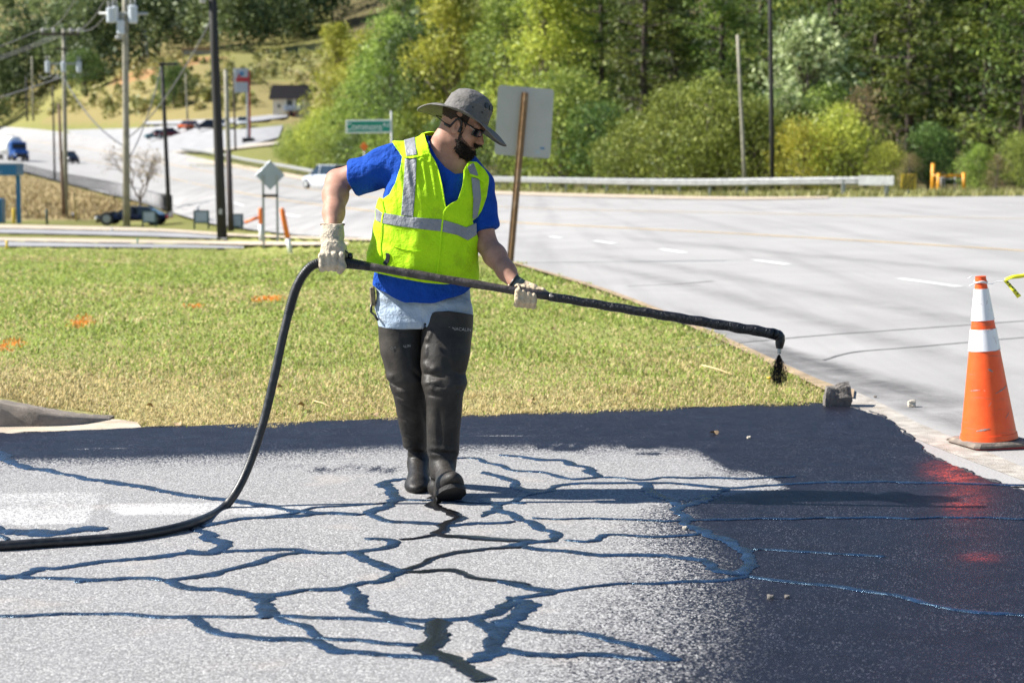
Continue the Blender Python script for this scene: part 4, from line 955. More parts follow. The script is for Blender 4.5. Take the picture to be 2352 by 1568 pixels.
RA = [(890, 871, 925, 893, -.013, 5), (888, 862, 905, 868, .007, 7), (905, 905, 930, 915, -.008, 4), (908, 897, 940, 905, .006, 6), (918, 925, 960, 945, -.005, 4), (915, 958, 950, 968, -.005, 4), (945, 850, 978, 880, -.008, 5), (922, 1000, 965, 1012, -.005, 4),
      (925, 1030, 975, 1040, -.010, 4), (928, 1022, 970, 1030, .006, 5), (936, 1048, 972, 1056, -.006, 4), (925, 765, 940, 850, -.003, 5), (960, 900, 978, 985, -.005, 6)]
RB = [(990, 757, 986, 776, .007, 4), (986, 776, 977, 781, .008, 5), (979, 792, 978, 822, .006, 5), (972, 832, 985, 848, .010, 8), (985, 848, 1004, 848, .010, 7), (975, 858, 1000, 862, -.010, 5), (972, 880, 990, 878, .009, 5), (990, 878, 1014, 873, .006, 4), (985, 888, 996, 896, .008, 4), (996, 896, 1018, 898, .005, 4),
      (985, 868, 1020, 866, -.008, 4), (1000, 886, 1025, 888, -.007, 3.5), (982, 905, 1012, 912, -.007, 4), (1040, 850, 1068, 862, -.007, 5), (1045, 892, 1064, 897, -.006, 4), (1010, 935, 1012, 1030, -.006, 7), (1030, 925, 1032, 1020, .005, 7), (985, 1036, 1048, 1042, -.008, 4), (985, 1030, 1045, 1032, .005, 4), (1010, 770, 1035, 860, -.004, 9)]
def bootA(P):
    d = loft(P, LA, 2.05) - ridges(P, RA)
    d = d + .0040 * nz(WF, P[0], P[1], P[2] * .45) + .0016 * nz(WF2, P[0], P[1], P[2])
    ft = smin(cone(P, U(961, 1066, 9.25), U(960, 1106, 9.10), .047, .040), ell(P, U(960, 1113, 9.13), (.060, .125, .040)), .03); ft = smin(ft, ell(P, U(965, 1108, 9.26), (.045, .07, .055)), .03)
    d = smin(d, ft, .035); return smax(d, .004 - P[2] + 0 * P[0], .006)
def bootB(P):
    d = loft(P, LB, 2.05) - ridges(P, RB)
    d = d + .0042 * nz(WF, P[0] + 3, P[1], P[2] * .45) + .0016 * nz(WF2, P[0] + 2, P[1], P[2])
    ft = smin(ell(P, cF, (.060, .150, .050), [sF, fB_, nB]), ell(P, hB, (.045, .055, .05)), .03); ft = smin(ft, cone(P, U(1016, 1066, 8.985), cF + fB_ * .03 + nB * .012, .045, .040), .05); ft = smax(ft, -plane(P, sB, nB), .008)
    d = smin(d, ft, .035); return smax(d, .012 - P[2] + 0 * P[0], .006)
hB, mB, tB = U(1006, 1120, 9.01), U(1016, 1106, 8.93), U(1035, 1097, 8.80)
fB_ = Vector((.20, -.83, .52)).normalized(); sd2 = Vector((.97, .2, .05)); nB = fB_.cross(sd2).normalized(); nB = nB if nB.z > 0 else -nB; sB = tB - nB * .047; sF = fB_.cross(nB).normalized(); cF = sB - fB_ * .075 + nB * .026
def rowsbb(rows, y1, m=.03):
    return np.array([U(min(r[1] for r in rows), 0, 9.1).x - m, 8.66, -.01]), np.array([U(max(r[2] for r in rows), 0, 9.1).x + m, 9.38, U(0, y1, 9.1).z])
def topcut(L):
    def g(V):
        x, y = proj(V); return (y - np.interp(x, [p[0] for p in L], [p[1] for p in L])) / 500
    return g
l_, h_ = rowsbb(LA, 730); bA = sd_obj('hip_boot', bootA, l_, h_, .0064, MT['wader'], person, topcut([(860, 748), (875, 750), (920, 754), (972, 750), (990, 748)]), .003)
l_, h_ = rowsbb(LB, 702); bB = sd_obj('hip_boot', bootB, l_, h_, .0064, MT['wader'], person, topcut([(965, 736), (978, 727), (1000, 716), (1030, 714), (1060, 718), (1095, 725)]), .003)
# soles and the dirty rim strip of each boot
def sole(parent, c, ax_f, ax_s, length, width, th, n=26):
    m = MB(); f = Vector(ax_f).normalized(); s = Vector(ax_s); s = (s - f * s.dot(f)).normalized(); u = f.cross(s)
    if u.z < 0: u = -u
    out = []
    for k in range(n):
        a = 2 * math.pi * k / n; x = math.cos(a); y = math.sin(a); w = width / 2 * (1 + .12 * x - .18 * (1 - x * x) * (x < .2)); out.append(Vector(c) + f * x * length / 2 + s * y * w)
    v = [p - u * th for p in out] + [p for p in out]; fc = [tuple(range(n)), tuple(range(2 * n - 1, n - 1, -1))] + [(k, k + n, (k + 1) % n + n, (k + 1) % n) for k in range(n)]
    m.add(v, fc); o = m.build('sole', MT['sole'], parent, False, True); autosm(o, 40); return o
sole(bA, U(960, 1122, 9.16) * 1.0 + Vector((0, .02, 0)), (-.03, -1, .0), (1, 0, 0), .30, .108, .014)
_c = (hB + tB) / 2; fB = (tB - hB).normalized()
sole(bB, sB - fB_ * .088 - nB * .002, fB_, sd2, .29, .142, .02)
# faded print on both thighs, top band seams
MT['print'] = M('faded_boot_print', (.3, .29, .27), .7, .2, 60)
def boot_print(parent, x, y, Y, size, rot, s):
    M4 = Matrix.Translation(U(x, y, Y) - person.location) @ Matrix.Rotation(R(90), 4, 'X') @ Matrix.Rotation(rot, 4, 'Z'); text_mesh(s, size, 'printed_mark', MT['print'], parent, M4)
boot_print(bB, 1055, 756, 8.968, .020, R(-4), 'O NACALIN')
boot_print(bA, 920, 797, 9.022, .017, R(8), 'O NACALIN')

# --- gloves
def ringmesh(name, f, pts, m, h, mat, parent, cut=None):
    l, u = bbox(pts, m); return sd_obj(name, f, l, u, h, mat, parent, cut)
GF = sines(91, 70); GF2 = sines(92, 150)
GR = []
for i, x in enumerate((741, 754.5, 768.5, 785)):
    dy = (2, 0, 0, 6)[i]; GR.append([U(x + (766 - x) * .25, 570, 8.93), U(x, 586 + dy * .3, 8.888), U(x - .5 + (i == 3) * 1, 607 + dy * .6, 8.886), U(x - 1 + (i == 3) * -3, 616 + dy, 8.912), U(x - 1, 610 + dy * .3, 8.948)])
def gloveR(P):
    d = chain(P, [U(764, 516, 9.0), U(763, 545, 8.97), U(764, 566, 8.945)], [.052, .050, .042], .02)
    d = smax(d, P[2] - U(764, 514, 9).z + .10 * (P[0] - U(764, 514, 9).x) * 0, .004)
    d = smin(d, ell(P, U(764, 574, 8.925), (.052, .036, .042)), .025)
    for q in GR: d = smin(d, chain(P, q, [.018, .0165, .0152, .0142, .0125], .006), .007)
    d = smin(d, chain(P, [U(784, 566, 8.94), U(794, 588, 8.955), U(786, 608, 8.975)], [.02, .016, .013], .01), .012)
    d = smin(d, chain(P, [U(741, 535, 8.99), U(735, 530, 8.99)], [.012, .004], .01), .008)
    return d + .0022 * nz(GF, P[0], P[1], P[2]) + .0012 * nz(GF2, P[0], P[1], P[2] * .6)
gl = ringmesh('glove', gloveR, [U(731, 512, 8.95), U(798, 626, 8.95), U(760, 560, 8.86), U(760, 560, 9.03)], .018, .0028, MT['glove'], person)
m = MB(); cR = U(764, 516, 9.0); m.tube([cR + Vector((math.cos(a) * .0535, math.sin(a) * .0535, .003 * math.sin(2 * a))) for a in np.linspace(0, 2 * math.pi, 33)], .003, 6, False); m.build('cuff_binding', MT['brown_pole'], gl, True, True)
GL_ = []
for i, x in enumerate((1190, 1202.5, 1215, 1227)):
    d_ = i * 3.2; GL_.append([U(1196 + (x - 1196) * .55, 655 + d_ * .4, 8.898), U(x - 1, 659 + d_, 8.868), U(x, 669 + d_, 8.832), U(x - 1, 688 + d_ * .8, 8.832), U(x - 2, 699 + d_ * .4, 8.856), U(x - 2, 700 + d_ * .3, 8.885)])
def gloveL(P):
    d = ell(P, U(1203, 660, 8.905), (.052, .03, .024))
    d = smin(d, cone(P, U(1184, 652, 8.905), U(1200, 660, 8.9), .032, .03), .02)
    for q in GL_: d = smin(d, chain(P, q, [.017, .0155, .0145, .0138, .0128, .011], .006), .006)
    d = smin(d, ell(P, U(1208, 699, 8.874), (.046, .030, .015)), .008)
    d = smin(d, chain(P, [U(1206, 656, 8.898), U(1226, 660, 8.872), U(1244, 668, 8.858), U(1258, 675.5, 8.852)], [.018, .0165, .0145, .0115], .008), .01)
    d = smax(d, -cone(P, ROD_A, ROD_B, .0208, .0208), .002)
    return d + .0018 * nz(GF, P[0], P[1] + 2, P[2]) + .001 * nz(GF2, P[0], P[1], P[2])
ROD_A, ROD_B = U(793, 603, 8.925), U(1788, 768, 8.74)
gll = ringmesh('glove', gloveL, [U(1170, 640, 8.9), U(1264, 708, 8.9), U(1200, 660, 8.81), U(1200, 660, 8.95)], .012, .0028, MT['glove_tan'], person)
m = MB(); a_ = WR_L; b_ = U(1198, 660, 8.9); dn = (b_ - a_).normalized(); m.tube([a_ - dn * .008, a_ + dn * .012, a_ + dn * .034], [.0345, .0355, .036], 20); cu = m.build('knit_cuff', MT['knit'], gll, True, True)
m = MB(); m.tube([a_ - dn * .014, a_ - dn * .004], [.0375, .0375], 20); m.build('cuff_band', MT['black'], gll, True, True)

# --- beard, cropped hair, hat, glasses, headset
BS = sines(95, 160); BS2 = sines(96, 420)
def beard_sd(P): return head_sd(P) - .0052 + .0018 * nz(BS, *P) + .0016 * nz(BS2, *P)
def beard_cut(V):
    L = loc(V.T); x, y, z = L; jaw = np.interp(x, [-.02, .0, .02, .05, .075, .1], [-.075, -.062, -.055, -.055, -.060, -.064])
    a = (jaw - z); lip = np.hypot((x - .100) / .012, (z + .068) / .004) - 1; mus = np.maximum(np.abs(z + .045) - .0085, np.abs(y) - .034); mus = np.where(x > .07, mus, 1)
    low = np.minimum(np.minimum(a, (x + .012)), z + .15); low = np.minimum(low, lip * .01)
    return np.maximum(low, -mus)
hlo, hhi = bbox([hp(.13, .1, -.15), hp(-.14, -.1, -.15), hp(.13, -.1, .15), hp(-.13, .1, .1), hp(.13, .1, .1), hp(.13, -.1, -.15)], .01)
sd_obj('beard', beard_sd, hlo, hhi, .0032, MT['beard'], person, beard_cut)
bh = []; bf = []; rb = np.random.default_rng(5); Vb = np.array([v.co for v in bpy.data.objects['beard'].data.vertices]) + np.array(person.location)
Nb = np.array([v.normal for v in bpy.data.objects['beard'].data.vertices]); dwn = np.array(HU) * -1
for i in rb.choice(len(Vb), 3500):
    p = Vb[i]; d = Nb[i] * .6 + dwn * .8 + rb.normal(size=3) * .35; d /= np.linalg.norm(d); s = np.cross(d, rb.normal(size=3)); s /= np.linalg.norm(s); k = len(bh); l = rb.uniform(.006, .014)
    bh += [p - s * .0005, p + s * .0005, p + d * l]; bf.append((k, k + 1, k + 2))
obj('beard_hair', np.array(bh), np.array(bf), MT['beard'], bpy.data.objects['beard'], False, True)['kind'] = 'stuff'
t = NT('cheek_stubble'); k = t.ramp(t.noise(420, 3, .7), [(.36, .1), (.54, .95)]); MT['cheek'] = t.done(t.mix(k, (.34, .19, .13), (.03, .02, .016)), .7, 0, .2)
def cheek_cut(V):
    x, y, z = loc(V.T); jaw = np.interp(x, [-.02, .0, .02, .05, .075, .1], [.02, .0, -.022, -.042, -.052, -.056]) + .004 * nz(BS, *V.T)
    return np.minimum(np.minimum(np.minimum(jaw - z, x - .016 - .004 * nz(BS, *V.T)), z + .13), np.where(x < .03, .0755 - np.abs(y), 1))
sd_obj('cheek_stubble', lambda P: head_sd(P) - .0016 + .0006 * nz(BS2, *P), hlo, hhi, .0036, MT['cheek'], person, cheek_cut)
def hair_cut(V):
    x, y, z = loc(V.T); return np.minimum(np.minimum(z + .035 + .5 * (x + .04).clip(0), .035 - x), np.minimum(np.hypot(x + .004, z + .002) - .037, .0795 - np.abs(y)))
sd_obj('cropped_hair', lambda P: head_sd(P) - .0022 + .0006 * nz(BS2, *P), hlo, hhi, .0036, MT['stubble'], person, hair_cut)
# hat: crown and brim in one surface, tipped with the head, its near side lifted
tilt, roll = R(1), R(-8)
HC = hp(-.006, 0, .050); f2 = (HF * math.cos(tilt) + HU * math.sin(tilt)); l2 = HL.copy(); u2 = f2.cross(l2); l3 = l2 * math.cos(roll) + u2 * math.sin(roll); u3 = f2.cross(l3)
def hatp(x, y, z): return HC + f2 * x + l3 * y + u3 * z
Sh, Sh2 = sines(101, 40), sines(102, 15); V = []; nt = 96
prof = [(1.0, 'b'), (.93, 'b'), (.8, 'b'), (.6, 'b'), (.4, 'b'), (.2, 'b'), (.06, 'b'), (0, 'c0')] + [(h, 'c') for h in (.006, .02, .04, .058, .064, .072, .085, .096, .104, .110)] + [(q, 't') for q in (.75, .5, .25, .02)]
for q, kd in prof:
    for k in range(nt):
        a = 2 * math.pi * k / nt; ca, sa = math.cos(a), math.sin(a); cx0, cy0 = .110 * ca, .090 * sa
        if kd == 'b' or kd == 'c0':
            ext = .105 + .012 * ca; dr = q * ext; x = cx0 + ca * dr; y = cy0 + sa * dr
            z = -.030 * q * q * max(0, ca) ** 1.5 - .010 * q - .062 * q * q * max(0, -ca) ** 1.3 + .016 * q * q * (max(0, -sa) ** 2) - .016 * q * q * max(0, sa) ** 2 + .004 * q * math.sin(5 * a + 1)
        elif kd == 'c':
            s = 1.0 - 1.1 * q - (0 if q < .06 else 3.2 * (q - .06)) - (0 if q < .095 else 11 * (q - .095)); bul = .003 if .058 < q < .066 else 0; x = cx0 * s + ca * bul; y = cy0 * s + sa * bul; z = q
        else:
            s0 = 1.0 - 1.1 * .11 - 3.2 * .05 - 11 * .015; x = cx0 * s0 * q; y = cy0 * s0 * q; z = .110 + .010 * (1 - q * q)
        w = .0035 if kd in 'ct' else .0015; nn_ = float(nz(Sh, np.float64(x), np.float64(y), np.float64(z)) * .6 + nz(Sh2, np.float64(x), np.float64(y), np.float64(z)))
        V.append(hatp(x * (1 + nn_ * w / .1), y * (1 + nn_ * w / .1), z + nn_ * w * .5))
m_ = len(prof); F_ = [(i * nt + k, i * nt + (k + 1) % nt, (i + 1) * nt + (k + 1) % nt, (i + 1) * nt + k) for i in range(m_ - 1) for k in range(nt)] + [tuple(range((m_ - 1) * nt, m_ * nt))]
hat = obj('brimmed_hat', V, F_, MT['hat'], person, True, True); s = hat.modifiers.new('thick', 'SOLIDIFY'); s.thickness = .0035; s.offset = 0
def hat_edge(r, z, name, rr):
    pass
m = MB(); m.tube([V[k % nt] for k in range(nt + 1)], .0032, 6, False); m.build('brim_binding', MT['hat'], hat, True, True)
for a in (-1.95, -1.25, -.75):
    m = MB(); q = hatp(.110 * math.cos(a) * .95, .090 * math.sin(a) * .95, .045); nrm = (hatp(math.cos(a), math.sin(a), .045) - hatp(0, 0, .045)).normalized(); m.lathe(q - nrm * .001, [(.0042, 0), (.0042, .004), (.002, .0045)], 10, nrm); m.build('eyelet', MT['black'], hat, True, True)
# band of stitched print on the crown front
for a0 in (-.62, -.28, .06):
    m = MB()
    pts = [(a0 - .13, .070), (a0 - .02, .066), (a0 + .12, .074), (a0 + .10, .088), (a0 - .03, .092), (a0 - .14, .084)]
    vv = []
    for a, z in pts:
        s = (1.0 - 1.1 * z - 3.2 * (z - .06)) * 1.03 + .012; vv.append(hatp(.110 * math.cos(a) * s, .090 * math.sin(a) * s, z + .003))
    m.add(vv, [tuple(range(len(vv)))]); o = m.build('vent_mesh', MT['black'], hat, False, True); so = o.modifiers.new('thick', 'SOLIDIFY'); so.thickness = .004; so.offset = 0
# sunglasses
sg = obj('sunglasses', [hp(.10, 0, .012)] * 3, [(0, 1, 2)], MT['black_gloss'], person, False, True); bpy.data.objects.remove(sg)
m = MB()
for s in (-1, 1):
    g = []
    for i in range(9):
        for j in range(6):
            a = (i / 8) * 1.25; x = .098 - .030 * (a / 1.25) ** 2; y = s * (.006 + .060 * math.sin(a) / math.sin(1.25)); z = .014 + (.5 - j / 5) * (.040 - .012 * abs(i / 8 - .45)) - .004 * (i / 8); g.append(hp(x + .004, y, z))
    m.add(g, [(i * 6 + j, i * 6 + j + 1, (i + 1) * 6 + j + 1, (i + 1) * 6 + j) for i in range(8) for j in range(5)])
lens = m.build('sunglasses', MT['black_gloss'], person, True, True); so = lens.modifiers.new('thick', 'SOLIDIFY'); so.thickness = .003
for s in (-1, 1):
    m = MB(); m.tube([hp(.070, s * .068, .026), hp(.05, s * .077, .028), hp(.01, s * .083, .030), hp(-.02, s * .083, .024)], [.0042, .0036, .003, .0028], 8); m.build('temple_arm', MT['black'], lens, True, True)
m = MB(); m.tube([hp(.056, -.078, .024), hp(.070, -.072, .020), hp(.078, -.066, .017)], .0018, 6); m.build('temple_badge', MT['galv'], lens, True, True)
m = MB(); m.tube([hp(.1, -.008, .018), hp(.102, 0, .02), hp(.1, .008, .018)], .003, 8); m.build('nose_bridge', MT['black'], lens, True, True)
# bone-conduction headset
pts = [hp(.022, -.079, -.012), hp(.018, -.083, .012), hp(.006, -.088, .034), hp(-.012, -.089, .026), hp(-.026, -.087, -.012)]
m = MB(); m.tube(smooth_path([tuple(p) for p in pts], 5), .0045, 8); m.tube([hp(.022, -.080, -.022), hp(.021, -.081, .004)], [.009, .008], 10)
pts2 = [hp(-.026, -.087, -.012), hp(-.052, -.080, -.014), hp(-.085, -.06, -.012), hp(-.118, -.028, -.01), hp(-.124, 0, -.01), hp(-.118, .028, -.01), hp(-.085, .06, -.012), hp(-.026, .087, -.012)]
m.tube(smooth_path([tuple(p) for p in pts2], 5), .0026, 8); m.tube([hp(-.026, -.086, -.016), hp(-.056, -.080, -.018)], [.0075, .006], 8)
m.build('headset', MT['black'], person, True, True)
# camouflage pouch clipped on the hip
m = MB(); m.box(U(856, 680, 9.10), (.022, .05, .088), Matrix.Rotation(R(-4), 3, 'Y'), .005); po = m.build('hip_pouch', MT['camo'], person, False, True)
m = MB(); m.tube([U(853, 698, 9.09), U(852, 716, 9.09), U(861, 724, 9.08), U(868, 735, 9.06)], .006, 6); m.build('strap', MT['black'], po, True, True)

# ------------------------------------------------------------------ the spray wand with its hose
wand = thing('spray_wand', 'long black sealer spray wand with tar-caked tip and rubber hose, held across the body', 'spray wand', (ROD_A.x, ROD_A.y, 0))
MT['pipe'] = M('tarry_pipe', (.045, .036, .034), .45, .5, 25, .5, 60, dirt=(.16, .13, .12), dscale=22, damt=.7)
MT['pipe_tar'] = M('tar_coated_pipe', (.009, .009, .010), .28, .3, 30, .8, 70)
MT['hose'] = M('rubber_hose', (.016, .016, .017), .42, .25, 20, .15, 200, dirt=(.06, .06, .06), dscale=40, damt=.5)
ax = (ROD_B - ROD_A); LJ = ROD_A.lerp(ROD_B, .47)
m = MB(); m.tube([ROD_A.lerp(ROD_B, s) for s in np.linspace(.0, .48, 12)], [.0185 + .0012 * math.sin(i * 2.1) for i in range(12)], 14); m.build('pipe', MT['pipe'], wand, True, True)
sp_ = np.linspace(.475, .988, 60); m = MB(); m.tube([ROD_A.lerp(ROD_B, s) + Vector((0, 0, -.0012 * math.sin(i * .9))) for i, s in enumerate(sp_)], [.0195 + .0045 * max(0, (s - .55) / .45) + .0016 * math.sin(i * 1.3) * max(0, (s - .6)) * 2.5 for i, s in enumerate(sp_)], 14); m.build('tar_coated_pipe', MT['pipe_tar'], wand, True, True)
el = [ROD_B.lerp(ROD_A, .014), U(1782, 768.5, 8.762), U(1789, 772, 8.76), U(1792, 779, 8.76), U(1791, 789, 8.76), U(1790, 800, 8.76)]
m = MB(); m.tube(smooth_path([tuple(p) for p in el], 4), [.024, .0245, .025, .024, .025, .024, .026, .025, .024, .023, .024, .022, .021, .022, .0205, .021, .0195, .019, .0175, .016, .0150], 14); m.build('elbow', MT['pipe_tar'], wand, True, True)
m = MB(); m.lathe(U(1790, 812, 8.76), [(.0085, 0), (.0092, .004), (.009, .022), (.0078, .026)], 14); m.build('nozzle', MT['galv'], wand, True, True)
# grip end: tape wraps and a hose clamp
m = MB()
for i, s in enumerate(np.linspace(.004, .034, 7)): m.tube([ROD_A.lerp(ROD_B, s - .0028), ROD_A.lerp(ROD_B, s + .0028)], [.026 - i * .0008] * 2, 14)
m.tube([ROD_A.lerp(ROD_B, .03), ROD_A.lerp(ROD_B, .06)], [.022, .019], 12); m.build('grip_wrap', MT['black'], wand, True, True)
m = MB(); q = ROD_A.lerp(ROD_B, .012); m.lathe(q + Vector((0, 0, .022)), [(.011, 0), (.012, .01), (.010, .022), (.004, .026)], 10); m.tube([q + Vector((0, 0, .045)), q + Vector((-.012, -.005, .048)), q + Vector((-.03, -.01, .062))], .0035, 6); m.build('valve', MT['black_gloss'], wand, True, True)
hpts = [tuple(ROD_A.lerp(ROD_B, .01)), tuple(U(765, 602, 8.935)), tuple(U(735, 603, 8.92)), tuple(U(708, 617, 8.91)), tuple(U(683, 655, 8.90)), tuple(U(664, 715, 8.88)), tuple(U(646, 790, 8.85)), tuple(U(629, 870, 8.82)), tuple(U(606, 965, 8.79)), tuple(U(575, 1060, 8.74)), tuple(U(543, 1128, 8.68))]
hpts.append(tuple(U(505, 1172, 8.61)))
for x, y in ((440, 1209), (360, 1229), (260, 1243), (120, 1253), (0, 1261), (-160, 1264), (-400, 1250), (-700, 1215)):
    g = G(np.array([x * 1.0]), np.array([y + 11.0]))[0]; hpts.append((g[0], g[1], .034))
hs = smooth_path(hpts, 10); m = MB(); m.tube(hs, .0195, 16); hose = m.build('hose', MT['hose'], wand, True, True)
m = MB(); k0 = 8; seg = hs[k0:62]; s = np.r_[0, np.cumsum(np.linalg.norm(np.diff(seg, axis=0), axis=1))]; i = 0
for q in np.arange(.03, min(s[-1], .36), .0095):
    c0 = [np.interp(q, s, seg[:, k]) for k in range(3)]; c1 = [np.interp(q + .0045, s, seg[:, k]) for k in range(3)]; m.tube([c0, c1], .0228, 12)
m.build('spring_guard', MT['black'], hose, True, True)
# black sealer fanning out of the nozzle: thousands of streaks
N = 3000; rs = np.random.default_rng(12); o0 = np.array(U(1790, 812, 8.76)); aa = np.clip(rs.normal(0, .22, N), -.62, .55) - .06; bb = rs.normal(0, .10, N); rr = .125 * rs.random(N) ** 1.15 * np.exp(-(aa / .75) ** 2) + .004
dirs = np.stack([np.sin(aa), np.sin(bb), -np.cos(aa)], 1); dirs /= np.linalg.norm(dirs, axis=1)[:, None]; p0 = o0 + dirs * rr[:, None]; ln = rs.uniform(.004, .022, N)[:, None] * (.5 + rr[:, None] / .12); sd_ = np.stack([np.ones(N), np.zeros(N), np.zeros(N)], 1) * rs.uniform(.0003, .0009, (N, 1)); s2 = np.stack([np.zeros(N), np.ones(N), np.zeros(N)], 1) * .0006
V = np.stack([p0 - sd_, p0 + sd_, p0 + s2, p0 + dirs * ln], 1).reshape(-1, 3); i0 = np.arange(N)[:, None] * 4
sp = obj('sealer_spray', V, np.concatenate([i0 + np.array(q) for q in ((0, 1, 3), (1, 2, 3), (2, 0, 3))], 0), MT['pipe_tar']); tag(sp, 'black sealer fanning down from the wand nozzle', 'spray', None, 'stuff')
# ------------------------------------------------------------------ trees, bushes, woods
def leaf_mesh(C, size, rs, aspect=.6, flat=0.0, lc=None):
    n = len(C); a = rs.normal(size=(n, 3)); a[:, 2] *= (1 - flat); a /= np.linalg.norm(a, axis=1)[:, None]; b = rs.normal(size=(n, 3)); b -= a * (a * b).sum(1)[:, None]; b /= np.linalg.norm(b, axis=1)[:, None]
    s = (size * rs.choice([.5, .8, 1.1, 1.7], n, p=[.3, .35, .25, .1]) * rs.uniform(.8, 1.2, n))[:, None]
    V = np.stack([C - a * s * .5, C - b * s * .5 * aspect, C + a * s * .5, C + b * s * .5 * aspect], 1).reshape(-1, 3)
    return V, np.arange(n * 4).reshape(n, 4), np.repeat(np.clip(lc if lc is not None else rs.random(n), 0, 1), 4)
def shell(rs, c, r, n, inner=.55):
    d = rs.normal(size=(n, 3)); d /= np.linalg.norm(d, axis=1)[:, None]; q = (inner + (1 - inner) * rs.random(n) ** .6)[:, None]
    return np.array(c) + d * np.array(r) * q * (1 + .12 * rs.normal(size=(n, 1)))
def limbs(m, rs, base, top, r0, tips, k=3):
    m.tube([base, Vector(base).lerp(top, .35) + Vector((rs.normal() * .15, rs.normal() * .15, 0)), Vector(base).lerp(top, .7) + Vector((rs.normal() * .15, rs.normal() * .15, 0)), top], [r0, r0 * .8, r0 * .5, r0 * .15], 8)
    for p in tips:
        p = Vector(p); z = max(.15, min(.85, (p.z - base[2]) / max(.1, top[2] - base[2]) - .25)); s = Vector(base).lerp(top, z); mid = s.lerp(p, .5) + Vector((0, 0, .25 * (p - s).length * .3)); m.tube([s, mid, p], [r0 * .32, r0 * .2, r0 * .06], 5)
def proto_pine(seed, H, mat, dens=1.0):
    rs = np.random.default_rng(seed); root = thing('pine_tree', '', 'tree'); m = MB(); top = Vector((rs.normal() * .3, rs.normal() * .3, H)); m.tube([(0, 0, -.5), Vector((0, 0, 0)).lerp(top, .5), top], [H * .013 + .05, H * .009, .03], 8)
    C = []; lc = []; z = H * .12
    while z < H * .985:
        f = (z / H); R_ = (H * .17) * (1 - f) ** .6 * (.75 + .5 * rs.random()) + .35; nb = rs.integers(4, 7)
        for b in range(nb):
            a = rs.uniform(0, 6.283); L = R_ * rs.uniform(.6, 1.15); s = Vector((0, 0, 0)).lerp(top, f); e = s + Vector((math.cos(a) * L, math.sin(a) * L, L * rs.uniform(-.05, .35)))
            m.tube([s, s.lerp(e, .5), e], [.05, .035, .01], 4, False); tone = rs.uniform(.15, .85)
            for q in np.linspace(.35, 1.05, 5):
                c = np.array(s.lerp(e, q)); n = int(17 * dens); C.append(c + rs.normal(size=(n, 3)) * np.array([.34, .34, .16]) * (H / 16)); lc.append(np.clip(tone + rs.normal(size=n) * .22, 0, 1))
        z += H * rs.uniform(.028, .045)
    V, F, A = leaf_mesh(np.vstack(C), .28, rs, .34, .25, np.concatenate(lc)); tr = m.build('trunk', MT['bark_pine'], root, True); cr = obj('crown', V, F, mat, root); attr(cr, 'lc', A); return root
def proto_leafy(name, seed, H, Wd, mat, size=.24, n=6500, lobes=22, low=.12, bark='bark_grey', inner=.6, mat2=None, tall=1.0, zmin=.0):
    rs = np.random.default_rng(seed); root = thing(name, '', 'tree'); C = []; lc = []; tips = []
    for i in range(lobes):
        f = rs.random() ** .8; zc = H * (low + (.93 - low) * f); prof = math.sin(math.pi * min(.97, max(.12, (f * .8 + .17)))) ** .7; a = rs.uniform(0, 6.283); rr = Wd / 2 * prof * rs.uniform(.25, .8); r = Wd * rs.uniform(.14, .24) * (.75 + .4 * prof)
        c = (math.cos(a) * rr, math.sin(a) * rr, zc); tips.append(c); k = n // lobes; tone = rs.uniform(.1, .9); C.append(shell(rs, c, (r, r, r * .8 * tall), k, inner)); lc.append(np.clip(tone + rs.normal(size=k) * .25, 0, 1))
    C = np.vstack(C); lc = np.concatenate(lc); ok = C[:, 2] > zmin; V, F, A = leaf_mesh(C[ok], size, rs, .62, 0, lc[ok]); m = MB(); limbs(m, rs, (0, 0, -.4), Vector((0, 0, H * .85)), H * .014 + .05, tips)
    m.build('trunk', MT[bark], root, True); cr = obj('crown', V, F, mat, root); attr(cr, 'lc', A); return root
PR = {}
PR['pine1'] = (proto_pine(1, 17, MT['lf_pine'], 1.25), 17); PR['pine2'] = (proto_pine(2, 19, MT['lf_pine'], 1.2), 19); PR['pine3'] = (proto_pine(3, 15, MT['lf_pine'], 1.3), 15)
PR['mid1'] = (proto_leafy('broadleaf_tree', 11, 12, 8, MT['lf_mid'], .19, 15000, 44), 12); PR['mid2'] = (proto_leafy('broadleaf_tree', 12, 12, 7, MT['lf_mid'], .18, 15000, 40), 12)
PR['dark1'] = (proto_leafy('broadleaf_tree', 13, 12, 8, MT['lf_dark'], .19, 15000, 42), 12)
PR['yel1'] = (proto_leafy('yellowing_tree', 14, 12, 6, MT['lf_yel'], .19, 17000, 50, .03), 12); PR['yel2'] = (proto_leafy('yellowing_tree', 15, 12, 6.5, MT['lf_yel'], .18, 13000, 46, .03), 12)
PR['bmid1'] = (proto_leafy('bush', 21, 5, 6, MT['lf_mid'], .13, 14000, 54, .06, inner=.65), 5); PR['bmid2'] = (proto_leafy('bush', 22, 5, 5, MT['lf_mid'], .12, 14000, 50, .06, inner=.65), 5)
PR['bdark'] = (proto_leafy('bush', 23, 5, 5.5, MT['lf_dark'], .14, 13000, 46, .05, inner=.65), 5); PR['bgold'] = (proto_leafy('bush', 24, 5, 6, MT['lf_gold'], .13, 10000, 50, .05, inner=.6), 5)
PR['byel'] = (proto_leafy('bush', 25, 5, 6, MT['lf_yel'], .13, 10000, 50, .05, inner=.6), 5); PR['bpale'] = (proto_leafy('flowering_tree', 26, 7, 4.2, MT['lf_pale'], .22, 5000, 46, .35, inner=.5), 7)
PR['bbrown'] = (proto_leafy('bush', 27, 5, 4, MT['lf_brown'], .12, 3200, 26, .1, inner=.4), 5)
_used = set()
